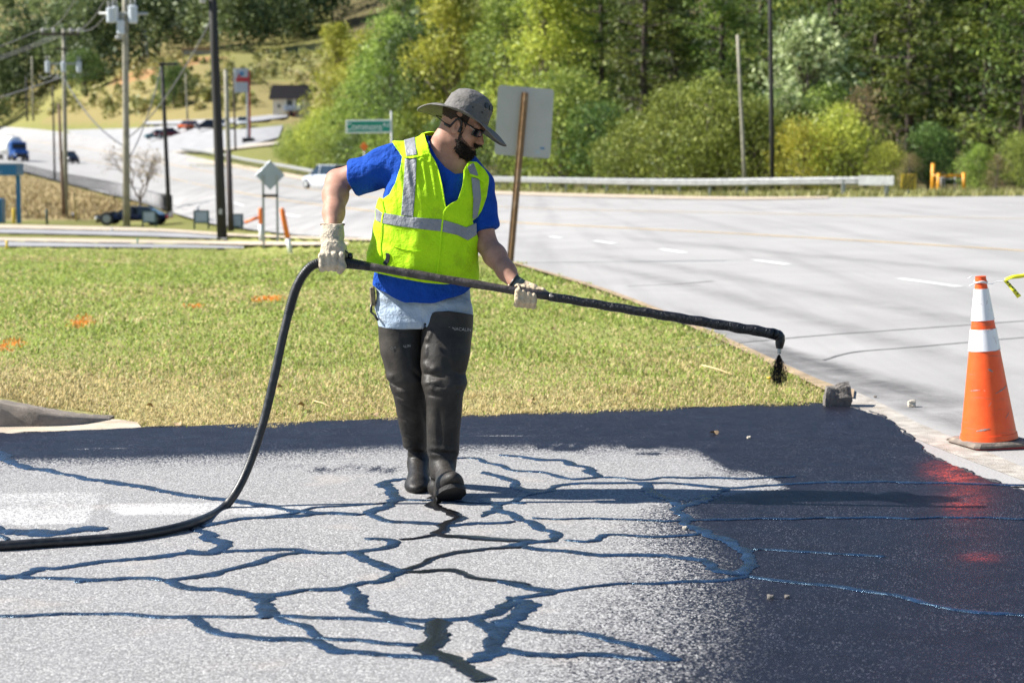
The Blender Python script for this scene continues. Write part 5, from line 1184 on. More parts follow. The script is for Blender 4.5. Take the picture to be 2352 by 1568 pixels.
def plant(kind, px, Y, h, label, rz=None, wide=1.0, cat=None, group=None):
    root, H = PR[kind]; o = root if kind not in _used else copy_tree(root); _used.add(kind)
    o.location = at(px, Y); s = h / H; o.scale = (s * wide, s * wide, s); o.rotation_euler = (0, 0, rz if rz is not None else random.uniform(0, 6.28)); tag(o, label, cat or ('bush' if kind[0] == 'b' and kind != 'bpale' else 'tree'), group); return o
# nearest woodland on the right, beyond the guardrail
TR = [
 ('pine1', 1385, 128, 18, 'tall pine rising just right of the blank white sign'), ('pine2', 1475, 121, 19, 'bushy dark pine left of the thin pale pole'), ('pine3', 1565, 130, 17, 'full-crowned pine behind the large green roadside bush'),
 ('pine1', 1655, 124, 19, 'dark pine directly behind the thin pale pole'), ('pine2', 1745, 138, 21, 'pine whose dark trunk area shows behind the black pole'), ('dark1', 1905, 132, 18, 'dark broadleaf tree behind the pale flowering tree'),
 ('pine3', 1985, 120, 17, 'deep green pine right of the pale flowering tree'), ('pine2', 2085, 116, 19, 'pine standing above the orange gate frame'), ('pine1', 2180, 121, 18, 'bright green pine right of the orange gate frame'),
 ('pine3', 2265, 113, 17, 'pine with bare lower trunk near the right edge'), ('pine2', 2345, 110, 19, 'rightmost pine, its trunk cut by the picture edge'), ('mid1', 1850, 145, 19, 'pale yellow-green tree top between the black pole and dark pines', ), ('pine1', 2440, 116, 18, 'pine crown reaching in from beyond the right edge'),
 ('yel1', 1240, 127, 14, 'yellowing tall tree behind the blank white sign'), ('yel2', 1300, 135, 15, 'sparse golden tree peeking over the top right of the white sign'), ('mid2', 1160, 145, 14, 'mid green tree behind the man\'s hat'),
 ('yel1', 1040, 155, 16, 'yellow-green tree left of the man\'s hat'), ('mid1', 1100, 160, 15, 'green tree directly above the man\'s hat'), ('dark1', 960, 158, 13, 'dark green tree right of the green street name sign'), ('mid2', 900, 165, 14, 'rounded green tree behind the green street name sign'),
 ('mid1', 842, 178, 11, 'dense green tree left of the green street name sign'), ('yel2', 838, 215, 15, 'bright yellow-green tree right of the small kiosk'), ('yel1', 775, 222, 15.5, 'leftmost bright yellow-green tree beside the small kiosk'),
 ('pine2', 930, 240, 26, 'tall pine crown behind the green street name sign'), ('pine1', 990, 225, 25, 'tall pine crown behind the yellow-green tree'), ('pine3', 1120, 215, 24, 'far pine crown above the man\'s hat'), ('pine2', 1330, 200, 25, 'far pine crown above the white sign'),
 ('pine1', 1450, 190, 26, 'far pine crown left of the pale pole, at the top edge'), ('pine3', 1800, 190, 26, 'far pine crown behind the black pole, at the top edge'), ('pine2', 2230, 185, 26, 'far pine crown near the right, at the top edge')]
for k, px_, Y_, h_, lab in TR: plant(k, px_, Y_, h_, lab)
BU = [
 ('bdark', 1170, 116, 4.2, 'dark bush below the blank white sign'), ('bmid1', 1290, 111, 6.4, 'tall light green bush right of the leaning sign post'), ('bdark', 1385, 108, 4.6, 'shadowy bush under the tall pine right of the white sign'), ('bmid2', 1450, 104, 4.0, 'small leafy bush left of the large roadside bush'),
 ('bmid1', 1560, 101, 5.2, 'large rounded green bush behind the guardrail'), ('bmid2', 1640, 99, 5.6, 'tall green bush left of the thin pale pole'), ('bmid1', 1725, 98, 4.4, 'green bush between the pale pole and the black pole'), ('bdark', 1790, 101, 4.8, 'dark green bush right behind the black pole'),
 ('bgold', 1845, 95, 3.4, 'golden yellow bush behind the guardrail'), ('byel', 1925, 94.5, 3.9, 'yellow bush behind the end of the guardrail'), ('bmid2', 1900, 99, 5.2, 'green bush below the pale flowering tree'), ('bbrown', 1985, 96, 5.0, 'reddish brown thin bush above the guardrail end'),
 ('byel', 2030, 93, 2.2, 'low yellowish bush behind the striped marker board'), ('bbrown', 2085, 91, 1.8, 'low dry shrub left of the orange gate'), ('bdark', 2130, 97, 3.2, 'dark bush behind the orange gate'), ('bmid2', 2240, 93, 2.2, 'low green bush right of the orange gate'), ('bbrown', 2285, 90.5, 1.7, 'dry brown shrub near the right edge'), ('bmid1', 2345, 92, 2.6, 'green bush cut by the right edge'),
 ('bmid1', 715, 205, 5, 'green bush at the roadside left of the warning sign'), ('byel', 745, 197, 6, 'yellow-green bush behind the left guardrail'), ('bmid2', 800, 183, 7, 'leafy green bush behind the white hatchback'), ('bdark', 860, 168, 6, 'dark leafy bush below the green street name sign'), ('bmid1', 930, 155, 5.5, 'green bush behind the man\'s raised shoulder'), ('bdark', 1040, 137, 5, 'dark bush behind the man\'s neck'),
 ('bmid2', 668, 222, 3.6, 'small green bush beside the footpath'), ('byel', 690, 212, 3.6, 'small yellowish bush at the end of the footpath')]
for k, px_, Y_, h_, lab in BU: plant(k, px_, Y_, h_, lab)
plant('bpale', 1848, 99.5, 8.6, 'pale flowering tree with whitish heads right of the black pole')
plant('bdark', 203, 520, 11, 'isolated dark round bush on the far hillside', wide=1.1, cat='bush')
plant('bdark', 405, 395, 9, 'dark bush on the hillside behind the leaning street lamp', cat='bush')

def mass(name, label, cat, spots, leaf, mat, n, hmin, hmax, ratio, seed, trunks=0):
    rs = np.random.default_rng(seed); C = []; S = []; lc = []; m = MB()
    for i, (px_, Y_) in enumerate(spots):
        p = at(px_, Y_); h = rs.uniform(hmin, hmax); w = h * ratio * rs.uniform(.8, 1.3); tone = rs.uniform(.05, .95)
        for q in range(6):
            f = rs.random(); a = rs.uniform(0, 6.283); r = w * .33 * (1.15 - .6 * f); c = (p.x + math.cos(a) * w * .3 * (1 - .7 * f), p.y + math.sin(a) * w * .3 * (1 - .7 * f), p.z + h * (.18 + .72 * f)); k = n // 6
            C.append(shell(rs, c, (r, r, r * 1.0), k, .6)); lc.append(np.clip(tone + rs.normal() * .18 + rs.normal(size=k) * .2, 0, 1))
        if i < trunks: m.tube([(p.x, p.y, p.z - 1), (p.x, p.y, p.z + h * .8)], [h * .014, h * .006], 6, False)
    V, F, A = leaf_mesh(np.vstack(C), leaf, rs, .7, 0, np.concatenate(lc)); o = obj(name, V, F, mat); attr(o, 'lc', A); tag(o, label, cat, None, 'stuff')
    if trunks: m.build('trunks', MT['bark_grey'], o, True)['kind'] = 'stuff'
    return o
rs = np.random.default_rng(77)
sp = [(rs.uniform(-700, 980), rs.uniform(590, 800)) for _ in range(150)] + [(x, 575 + 22 * math.sin(x * .02) + rs.uniform(-8, 8)) for x in np.linspace(-120, 760, 90)]
mass('far_woods', 'mixed dark woodland covering the far hilltop', 'woods', sp, 1.0, MT['lf_far'], 720, 20, 32, .55, 5, 0)
sp = [(rs.uniform(900, 2560), rs.uniform(150, 300)) for _ in range(150)] + [(rs.uniform(2540, 3500), rs.uniform(98, 220)) for _ in range(90)]
mass('deep_woods', 'dark depths of the woodland behind the roadside trees', 'woods', sp, .6, MT['lf_deep'], 420, 12, 22, .5, 6, 150)
sp = []
while len(sp) < 260:
    x, y = rs.uniform(-120, 760), rs.uniform(128, 272)
    if y > np.interp(x, [0, 300, 640, 760], [262, 272, 250, 240]) or (15 < x < 270 and y < 188): continue
    sp.append((x, y))
hp_ = hit(np.array([p[0] for p in sp]), np.array([p[1] for p in sp])); sp2 = [(a[0], b[1]) for a, b in zip(sp, hp_)]
mass('hillside_brush', 'patchy scrub and saplings on the far slope', 'brush', sp2, .9, MT['lf_hill'], 70, .8, 3.4, 1.3, 8)
# dry weeds on the bank below the picket fence
BK = []
while len(BK) < 7000:
    x, y = rs.uniform(-80, 392), rs.uniform(405, 504)
    if y > np.interp(x, [-80, 60, 200, 330, 392], [376, 404, 442, 475, 497]): BK.append((x, y))
BK = np.array(BK); bw = hit(BK[:, 0], BK[:, 1]); n = len(bw); L = rs.uniform(.1, .32, n); a = rs.uniform(0, 6.28, n); dv = np.stack([np.cos(a) * L * .4, np.sin(a) * L * .4, L], 1); sv = np.stack([-np.sin(a), np.cos(a), 0 * a], 1) * .05
V = np.stack([bw - sv, bw + sv, bw + dv], 1).reshape(-1, 3); o = obj('bank_weeds', V, np.arange(3 * n).reshape(n, 3), None)
t = NT('dry_bank_weeds'); MT['weeds'] = t.done(t.ramp(t.attr('lc'), [(0, (.24, .21, .08)), (.5, (.38, .28, .15)), (1, (.48, .38, .22))]), .9, 0, .1); o.data.materials.append(MT['weeds']); attr(o, 'lc', np.repeat(rs.random(n), 3)); tag(o, 'dry brown weeds covering the bank below the fence', 'weeds', None, 'stuff')
# long grass along the guardrail
sp = np.array([(x, np.interp(x, [440, 640, 860, 1130, 1600, 2100, 2352], [236, 203, 149, 109, 87.5, 81, 80]) + rs.uniform(-2.5, 4)) for x in rs.uniform(440, 2380, 9000)]); X_ = (sp[:, 0] - CX) / FPX * sp[:, 1]; bw = np.stack([X_, sp[:, 1], hgt(X_, sp[:, 1])], 1); n = len(bw)
L = rs.uniform(.08, .35, n); a = rs.uniform(0, 6.28, n); dv = np.stack([np.cos(a) * L * .5, np.sin(a) * L * .5, L], 1); sv = np.stack([-np.sin(a), np.cos(a), 0 * a], 1) * .04
o = obj('verge_grass', np.stack([bw - sv, bw + sv, bw + dv], 1).reshape(-1, 3), np.arange(3 * n).reshape(n, 3), MT['lf_hill']); attr(o, 'lc', np.repeat(rs.random(n), 3)); tag(o, 'rough grass growing along the guardrail', 'grass', None, 'stuff')
# the small bare tree by the bank
def bare_tree():
    b = hit1(322, 505); s = b.y / FPX; t = thing('bare_tree', 'small leafless tree standing in front of the road behind the dark sedan', 'tree', b); m = MB(); rs = np.random.default_rng(4)
    def grow(p, d, L, r, k):
        q = p + d * L; m.tube([p, p.lerp(q, .5) + Vector(rs.normal(size=3)) * L * .05, q], [r, r * .85, r * .65], 5 if k > 1 else 4, False)
        if k == 0: tips.append(q); return
        for _ in range(3 if k > 1 else 3):
            v = Vector(rs.normal(size=3)); v = (v - d * v.dot(d)).normalized(); nd_ = (d + v * rs.uniform(.35, .85) + Vector((0, 0, .12))).normalized(); grow(q, nd_, L * rs.uniform(.68, .86), r * .6, k - 1)
    tips = []; Ht = 185 * s; grow(Vector((0, 0, -.1)), Vector((.02, 0, 1)), Ht * .26, .11, 5); m.build('trunk', MT['bark_grey'], t, True)
    C = np.repeat(np.array([tuple(q) for q in tips]), 3, 0) + rs.normal(size=(len(tips) * 3, 3)) * .18; V, F, A = leaf_mesh(C, .12, rs, .6); o = obj('last_leaves', V, F, MT['lf_brown'], t); attr(o, 'lc', A)
bare_tree()
# ------------------------------------------------------------------ guardrail
MT['galv_light'] = M('new_galvanised_steel', (.52, .52, .5), .5, .12, 6, .05, 80, .3)
gr_px = [(300, 345), (420, 287), (540, 234), (640, 204), (720, 181), (860, 146), (1000, 127), (1130, 111), (1400, 96), (1600, 88.5), (1800, 84), (1950, 81.5), (2050, 80.5)]
GRP = smooth_path(np.array([tuple(at(x, Y)) for x, Y in gr_px[1:]]), 8); GRP[:, 2] = hgt(GRP[:, 0], GRP[:, 1])
rail = thing('guardrail', 'long galvanised guardrail bending along the far side of the road', 'guardrail', GRP[-1])
s_ = np.r_[0, np.cumsum(np.linalg.norm(np.diff(GRP, axis=0), axis=1))]; tot = s_[-1]
def rp_(q): return Vector([np.interp(q, s_, GRP[:, k]) for k in range(3)])
m = MB(); prof = [(0, .46), (.03, .49), (.08, .53), (.08, .58), (.03, .61), (.03, .64), (.08, .67), (.08, .72), (.03, .76), (0, .79), (-.02, .76), (-.02, .49)]
qs = np.linspace(0, tot, 130); V = []; np_ = len(prof)
for q in qs:
    p = rp_(q); d = (rp_(min(tot, q + .5)) - rp_(max(0, q - .5))); d.z = 0; d.normalize(); nrm = Vector((-d.y, d.x, 0)); nrm = nrm if nrm.dot(-p) > 0 else -nrm
    for o, z in prof: V.append(p + nrm * o + Vector((0, 0, z)))
F = [(i * np_ + k, i * np_ + (k + 1) % np_, (i + 1) * np_ + (k + 1) % np_, (i + 1) * np_ + k) for i in range(len(qs) - 1) for k in range(np_)] + [tuple(range(np_)), tuple(range((len(qs) - 1) * np_, len(qs) * np_))]
obj('beam', V, F, MT['galv'], rail, False, True)
m = MB(); m.box((0, 0, .32), (.1, .14, .84)); pm = None
for q in np.arange(1.0, tot - 6, 2.4):
    p = rp_(q)
    if pm is None: pm = m.build('post', MT['galv_dull'], rail); pm.location = p + Vector((.02, .16, 0)) - Vector(rail.location)
    else:
        c = pm.copy(); COL.objects.link(c); c.location = p + Vector((.02, .16, 0)) - Vector(rail.location)
e0 = rp_(tot + .0) ; e1 = rp_(tot - 1.5)
m = MB(); m.box((e0 + e1) / 2 + Vector((0, -.1, .63)), ((e0 - e1).length, .06, .38), Matrix.Rotation(math.atan2(e0.y - e1.y, e0.x - e1.x), 3, 'Z'), .015); m.build('end_terminal', MT['galv_light'], rail, False, True)
for k in (0, 1.9):
    p = rp_(tot - .3 - k); m = MB(); m.box(p + Vector((0, 0, .3)), (.14, .16, .8)); m.build('end_post', MT['galv'], rail, False, True)
b = e0 + Vector((.62, .1, 0)); mk = thing('marker_board', 'yellow and black striped marker board at the guardrail end', 'sign', b)
m = MB(); m.box((0, 0, .58), (.62, .03, .62), None, .01); bd = m.build('board', MT['safety_yellow'], mk)
for i in range(5):
    m = MB(); x = -.36 + i * .17; v = []
    for z in (-.3, .3):
        xx = x + z * .8
        for dx in (0, .075): v.append((max(-.3, min(.3, xx + dx)), -.0185, .58 + z))
    m.add(v, [(0, 1, 3, 2)]); m.build('stripe', MT['black'], bd)
m = MB(); m.box((0, .03, .3), (.06, .03, .7)); m.build('post', MT['galv_dull'], mk)
# orange gate frame with a small meter rack
g0 = hit1(2180, 445); gt = thing('gate_frame', 'orange steel barrier frame of posts and a top rail at the woodland edge', 'barrier', g0); s = g0.y / FPX
for x0, z1, w in ((2143, 376, .12), (2155, 398, .12), (2213, 397, .12)):
    m = MB(); px0 = (x0 - 2180) * s; m.tube([(px0, .08 if x0 == 2143 else 0, -.1), (px0, .08 if x0 == 2143 else 0, (445 - z1) * s)], w * .75, 12); m.build('post', MT['gate_orange'], gt, True)
m = MB(); m.tube([((2140 - 2180) * s, .03, (445 - 404) * s), ((2213 - 2180) * s, .03, (445 - 404) * s)], .06, 10); m.build('top_rail', MT['gate_orange'], gt, True)
mr = thing('meter_rack', 'thin grey pipe rack inside the orange barrier frame', 'rack', g0 + Vector((0, .5, 0))); m = MB()
for x in (-.55, -.42, .05, .5): m.tube([(x + .3, 0, -.05), (x + .3, 0, .75)], .022, 6)
m.tube([(-.3, 0, .62), (.85, 0, .62)], .02, 6); m.build('pipes', MT['galv'], mr, True)

# ------------------------------------------------------------------ poles
def pole(label, top, base, mat, r0=None, r1=None, w_px=None, Y=None, name='utility_pole', cat='pole', lower=None, over=0):
    b = at(base[0], Y) if Y else hit1(*base); tp = U(top[0], top[1], b.y); t = thing(name, label, cat, b); s = b.y / FPX
    r0 = r0 if r0 else w_px * s / 2; r1 = r1 if r1 else r0 * .72; v = tp - b; v = v * (1 + over)
    m = MB(); m.tube([Vector((0, 0, -.3)), v * .33, v * .66, v], [r0, r0 * .66 + r1 * .34, r0 * .33 + r1 * .67, r1], 14); m.build('shaft', mat, t, True)
    if lower: m = MB(); m.tube([Vector((0, 0, -.2)), v * lower], [r0 * 1.08, r0 * 1.02], 14); m.build('lower_sleeve', MT['tar_pole'], t, True)
    t['tip'] = [float(q) for q in (b + v)]; return t, v, s
pB, vB, sBp = pole('thick black utility pole in front of the road, crossing the whole height', (486, -60), (511, 549), MT['dark_pole'], w_px=24, over=.05)
m = MB(); m.box(vB * .86 + Vector((-.33, -.1, 0)), (.2, .2, .25), None, .03); m.build('pole_fitting', MT['ceramic'], pB); m = MB(); m.box(vB * .1 + Vector((0, -.2, 0)), (.12, .02, .18)); m.build('pole_tag', MT['galv'], pB)
pT, vT, sT = pole('tall weathered utility pole carrying pale grey transformers', (287, -70), (291, 521), MT['wood_pole'], w_px=17, over=.05)
def can(parent, cx, cy, w, h, b, s, base_, label=None):
    c = Vector(((cx - base_[0]) * s, -.25, (base_[1] - cy) * s)); r = w * s / 2; H = h * s; m = MB(); m.lathe(c - Vector((0, 0, H / 2)), [(r * .8, 0), (r, H * .06), (r, H * .85), (r * 1.06, H * .87), (r * 1.06, H * .93), (r * .7, H)], 18); o = m.build('transformer', MT['can_grey'], parent, False); autosm(o, 30)
    m = MB()
    for dx in (-.45, .45): m.lathe(c + Vector((dx * r, 0, H * .48)), [(r * .16, 0), (r * .26, .08), (r * .16, .12), (r * .26, .2), (r * .14, .26), (r * .1, .36)], 8)
    m.build('bushing', MT['ceramic'], o, True)
for cx, cy, w, h in ((265, 42, 18, 34), (276, 40, 14, 36), (316, 40, 21, 40), (288, 69, 18, 32)): can(pT, cx, cy, w, h, None, sT, (291, 521))
m = MB(); m.tube([(-1.1, -.12, (521 - 38) * sT), (1.2, -.12, (521 - 38) * sT)], .07, 8); m.tube([(0, 0, (521 - 92) * sT), (-.3, -.2, (521 - 92) * sT)], .09, 8); m.build('bracket', MT['galv_dull'], pT, True)
p3, v3, s3 = pole('grey utility pole with a crossarm and three small transformers, left of centre', (146, 66), (152, 500), MT['wood_pole'], w_px=11)
m = MB(); zc = (500 - 84) * s3; m.box((-.1, -.15, zc), (90 * s3, .12, .14)); m.box((-.1, -.15, zc - .9), (.7, .1, .1)); m.build('crossarm', MT['tar_pole'], p3)
for dx in (-44, -18, 20, 38):
    m = MB(); m.lathe((dx * s3, -.15, zc + .07), [(.06, 0), (.13, .06), (.07, .12), (.13, .2), (.05, .28)], 8); m.build('insulator', MT['ceramic'], p3, True)
for cx, w, h in ((119, 11, 26), (155, 11, 24), (190, 12, 26)): can(p3, cx, 158, w, h, None, s3, (152, 500))
m = MB(); m.box((0, -.1, (500 - 150) * s3), (80 * s3, .1, .12)); m.build('transformer_arm', MT['galv_dull'], p3)
pole('short reddish brown pole leaning beside the grey utility pole', (135, 238), (147, 502), MT['brown_pole'], w_px=8)
pole('thin dark pole at the fence, left of the grey utility pole', (121, 196), (126, 416), MT['dark_pole'], w_px=5)
pole('slim dark pole at the roadside on the far left', (60, 176), (63, 278), MT['dark_pole'], w_px=5); pole('slim grey pole at the roadside on the far left', (73, 130), (77, 278), MT['wood_pole'], w_px=5)
pl, vl, sl = pole('slim black street lamp standing behind the dark sedan', (372, 150), (389, 500), MT['dark_pole'], w_px=11, name='street_lamp', cat='street lamp')
m = MB(); m.box(vl + Vector((.35, -.1, .05)), (1.0, .25, .14), None, .04); m.build('lamp_head', MT['black'], pl)
pole('grey and brown utility pole right behind the black pole', (518, 160), (531, 531), MT['wood_pole'], w_px=13, lower=.5)
pole('thin dark pole beside the red and white pylon sign', (536, 168), (541, 346), MT['tar_pole'], w_px=5)
pole('pale bare pole on the slope above the forecourt', (426, 168), (431, 277), MT['wood_pole'], w_px=5, r1=.1)
pole('brown far pole below the transformers', (265, 52), (269, 142), MT['brown_pole'], w_px=5); pole('grey far pole right of the transformers', (325, 40), (329, 141), MT['wood_pole'], w_px=5); pole('short pale far pole right of the transformers', (334, 70), (340, 141), MT['galv_dull'], w_px=5)
pole('thin pale wooden pole standing before the green bushes', (1694, 80), (1711, 446), MT['wood_pole'], w_px=9, r1=.07, Y=90); pole('straight black pole among the bushes, rising out of the picture', (1768, -60), (1773, 436), MT['dark_pole'], w_px=11, r1=.09, over=.1, Y=91)
# overhead wires
def wire(label, a, b, sag=1.2, r=.03, n=14):
    a = Vector(a); b = Vector(b); pts = [a.lerp(b, q) - Vector((0, 0, sag * 4 * q * (1 - q))) for q in np.linspace(0, 1, n)]; m = MB(); m.tube([p - a for p in pts], r, 5, False); o = m.build('overhead_wire', MT['wire'], None, True); o.location = a; tag(o, label, 'wire')
b3 = Vector(p3.location); A = lambda dx: b3 + Vector((dx * s3, -.15, zc + .3)); tT = Vector(pT['tip']); tB = Vector(pB['tip'])
WN = ['left', 'middle', 'right']
for k, (dx, dz) in enumerate(((-44, 0), (20, -.3), (38, -.6))):
    wire(WN[k] + ' power wire from the crossarm up to the transformer pole', A(dx), tT + Vector((-.6 + dx * .02, 0, dz)), 1.0)
    wire(WN[k] + ' power wire from the crossarm out past the left edge', A(dx), A(dx) + Vector((-34, 38, -3.5)), 1.2)
wire('low cable between the crossarm pole and the transformer pole', b3 + Vector((0, 0, (500 - 180) * s3)), tT + Vector((0, 0, -9)), .6, .04); wire('low cable running from the crossarm pole past the left edge', b3 + Vector((0, 0, (500 - 180) * s3)), b3 + Vector((-30, 36, (500 - 180) * s3 - 3)), .8, .04)
wire('cable from the transformer pole to the thick black pole', tT + Vector((0, 0, -8.5)), tB + Vector((0, 0, -2)), .5, .03); wire('sloping cable from the transformer pole towards the street lamp', tT + Vector((0, 0, -9.5)), Vector(pl.location) + vl, .5, .03)

# ------------------------------------------------------------------ signs
def sign_post_text(): pass
b = at(902, 60); st = thing('street_name_sign', 'green street name sign with white lettering on a grey post', 'sign', b); s = b.y / FPX
zt = U(902, 255, 60).z - b.z; m = MB(); m.tube([(0, 0, -.2), (-.02, 0, zt)], .03, 10); m.build('post', MT['galv_dull'], st, True)
zb = U(850, 291, 60).z - b.z; cxs = (849 - 902) * s
m = MB(); m.box((cxs, -.05, zb), (104 * s, .02, 30 * s), Matrix.Rotation(R(-.8), 3, 'Y'), .006); bl = m.build('blade', MT['white'], st)
m = MB(); m.box((cxs, -.063, zb), (98 * s, .008, 24 * s), Matrix.Rotation(R(-.8), 3, 'Y')); m.build('panel', MT['green_sign'], bl)
text_mesh('Commons', .30, 'lettering', MT['white'], bl, Matrix.Translation((cxs - .14, -.071, zb - .015)) @ Matrix.Rotation(R(90), 4, 'X') @ Matrix.Diagonal((.86, 1, 1, 1)), .003)
text_mesh('Rd', .17, 'lettering', MT['white'], bl, Matrix.Translation((cxs + .52, -.071, zb + .045)) @ Matrix.Rotation(R(90), 4, 'X'), .003)
# orange diamond sign glimpsed beside the shoulder
b = at(838, 125); od = thing('warning_sign', 'small orange diamond warning sign half hidden behind the blue sleeve', 'sign', b); zc_ = U(838, 337, 125).z - b.z; m = MB(); m.box((0, 0, zc_), (.42, .03, .42), Matrix.Rotation(R(35), 3, 'Z') @ Matrix.Rotation(R(45), 3, 'Y')); m.build('panel', MT['orange'], od); m = MB(); m.tube([(0, .05, -.2), (0, .05, zc_)], .04, 8); m.build('post', MT['galv_dull'], od, True)
# blank sign back on a leaning rusty post
b = hit1(1171, 606); s = b.y / FPX; sg = thing('road_sign', 'blank pale back of a road sign on a leaning rusty post', 'sign', b); tp = U(1206, 213, b.y) - b; d = tp.normalized()
m = MB(); x = Vector((1, 0, 0)); wv_ = .075
def uchan(m, p0, p1, w, dep):
    d = (p1 - p0).normalized(); xx = Vector((1, .3, 0)); xx = (xx - d * xx.dot(d)).normalized(); yy = d.cross(xx); pr = [(-w, 0), (-w * .45, 0), (-w * .45, dep), (w * .45, dep), (w * .45, 0), (w, 0), (w, -.006), (w * .38, -.006), (w * .38, dep - .008), (-w * .38, dep - .008), (-w * .38, -.006), (-w, -.006)]
    v = [p0 + xx * a + yy * q for a, q in pr] + [p1 + xx * a + yy * q for a, q in pr]; n = len(pr); m.add(v, [(i, (i + 1) % n, n + (i + 1) % n, n + i) for i in range(n)])
uchan(m, -d * .2, tp, .055, -.05); ps = m.build('post', MT['rust'], sg)
for i in range(46):
    q = .02 + i * .0205
    m = MB(); c = tp * q + Vector((0, -.052 if False else .0, 0)); fr = frame(d); m.lathe(tp * q + Vector((.004, -.0415, 0)), [(.008, 0), (.008, .012)], 8, (0, -1, 0)); m.build('bolt_hole', MT['black'], ps)
cs = U(1204, 280, b.y) - b; xv = Vector((math.cos(R(-4.5)), .0, math.sin(R(-4.5)))); zv = Vector((.055, 0, 1)).normalized(); rotm = Matrix((xv, Vector((0, 1, 0)), zv)).transposed()
W2, H2, r = 128 * s, 158 * s, .05; out = []
for cx_, cz_, a0 in ((W2 / 2 - r, H2 / 2 - r, 0), (-W2 / 2 + r, H2 / 2 - r, 90), (-W2 / 2 + r, -H2 / 2 + r, 180), (W2 / 2 - r, -H2 / 2 + r, 270)):
    for k in range(6): a = R(a0 + 18 * k); out.append(cs + rotm @ Vector((cx_ + r * math.cos(a), .045, cz_ + r * math.sin(a))))
n = len(out); bk = [p + Vector((0, .006, 0)) for p in out]; pan = obj('panel', out + bk, [tuple(range(n)), tuple(range(2 * n - 1, n - 1, -1))] + [(i, i + n, (i + 1) % n + n, (i + 1) % n) for i in range(n)], MT['sign_back'], sg)
m = MB(); m.box(cs + rotm @ Vector((W2 * .35, .043, -H2 * .36)), (.07, .003, .025), rotm); m.build('sticker', MT['blue_sign'], pan); m = MB(); m.box(cs + rotm @ Vector((W2 * .27, .043, -H2 * .42)), (.075, .003, .045), rotm); m.build('sticker', MT['sign_face'], pan)
# diamond sign seen from behind on two thin posts
b = hit1(622, 562); b.y = min(b.y, 90); s = b.y / FPX; ds = thing('warning_sign', 'grey back of a diamond road sign on two thin posts', 'sign', b)
m = MB(); rr = 34 * s / math.sqrt(2) * 2; zc_ = (562 - 403) * s; m.box((0, .03, zc_), (rr, .02, rr), Matrix.Rotation(R(45), 3, 'Y'), .01); m.build('panel', MT['sign_back_blue'], ds)
for x in (-16, 16): m = MB(); m.box((x * s, 0, (562 - 425) * s / 2 + .0), (.07, .035, (562 - 395) * s + .2)); m.build('post', MT['galv_dull'], ds)
m = MB(); m.box((0, -.02, (562 - 450) * s), (36 * s, .03, .09)); m.build('crossbar', MT['tar_pole'], ds)
# small framed information signs on the verge
def yard_sign(x, y0, w, h, leg, label):
    b = hit1(x, y0); s = b.y / FPX; t = thing('yard_sign', label, 'sign', b); zc_ = (leg + h / 2) * s; m = MB(); m.box((0, 0, zc_), (w * s * .86, .03, h * s * .84)); f = m.build('panel', MT['sign_face'], t); m = MB()
    for e in (-1, 1): m.box((e * w * s * .45, 0, (leg + h) * s / 2), (w * s * .1, .05, (leg + h) * s)); m.box((0, 0, zc_ + e * h * s * .45), (w * s * .8, .048, h * s * .1))
    m.build('frame', MT['sign_green_frame'], t)
    for k in range(3): m = MB(); m.box((0, -.018, zc_ + (.2 - .2 * k) * h * s), (w * s * .5, .006, h * s * .06)); m.build('printed_line', MT['can_grey'], f)
yard_sign(343, 522, 33, 28, 10, 'pale sign in a green frame in front of the dark sedan'); yard_sign(463, 527, 36, 30, 14, 'pale sign in a dark green frame left of the black pole'); yard_sign(541, 529, 36, 32, 6, 'pale green-framed sign half hidden behind the black pole')
# blue canopy sign and kiosk at the left edge
b = hit1(44, 513); s = b.y / FPX; cp = thing('blue_canopy', 'blue drive-through canopy sign on a blue post at the left edge', 'canopy sign', b)
m = MB(); m.box((-1.0, 0, (513 - 391) * s), (95 * s, 1.6, 25 * s), None, .03); m.build('fascia', MT['blue_sign'], cp); m = MB(); m.box((-1.0, 0, (513 - 377) * s), (95 * s, 1.6, 3 * s)); m.build('top_trim', MT['sign_back_blue'], cp)
m = MB(); m.box((0, 0, (513 - 404) * s / 2), (9 * s, .22, (513 - 404) * s)); m.build('post', MT['blue_sign'], cp); MT['sign_lilac'] = M('pale_blue_lettering', (.25, .42, .65), .5, .1, 5)
text_mesh('ent', .34, 'lettering', MT['sign_lilac'], cp, Matrix.Translation(((7 - 44) * s, -.803, (513 - 396) * s)) @ Matrix.Rotation(R(90), 4, 'X'), .003)
b = hit1(0, 512); s = b.y / FPX; kb = thing('blue_machine', 'blue cash machine housing cut by the left edge', 'machine', b + Vector((0, -.3, 0))); m = MB(); m.box((-.3, 0, 28 * s), (50 * s, .9, 56 * s), None, .04); h0 = m.build('housing', MT['blue_sign'], kb); m = MB(); m.box((-.22, -.456, 22 * s), (26 * s, .02, 34 * s)); m.build('screen_recess', MT['black'], h0)
def post(name, label, x, y0, y1, w, mat, cat='post', lean=0):
    b = hit1(x, y0); s = b.y / FPX; t = thing(name, label, cat, b); m = MB(); m.tube([(0, 0, -.1), (lean * s, 0, (y0 - y1) * s * .97), (lean * s, 0, (y0 - y1) * s)], [w * s / 2, w * s / 2, w * s / 2 * .7], 10); m.build('shaft', mat, t, True); return t, s
post('bollard', 'faded yellow bollard beside the blue post', 32, 513, 478, 7, MT['safety_yellow'], 'bollard'); post('marker_post', 'short dark green post on the grass right of the blue canopy', 108, 516, 480, 6, MT['sign_green_frame']); post('survey_stake', 'raw wooden stake beside the brown pole', 176, 508, 443, 6, MT['stake'], 'stake', -7)
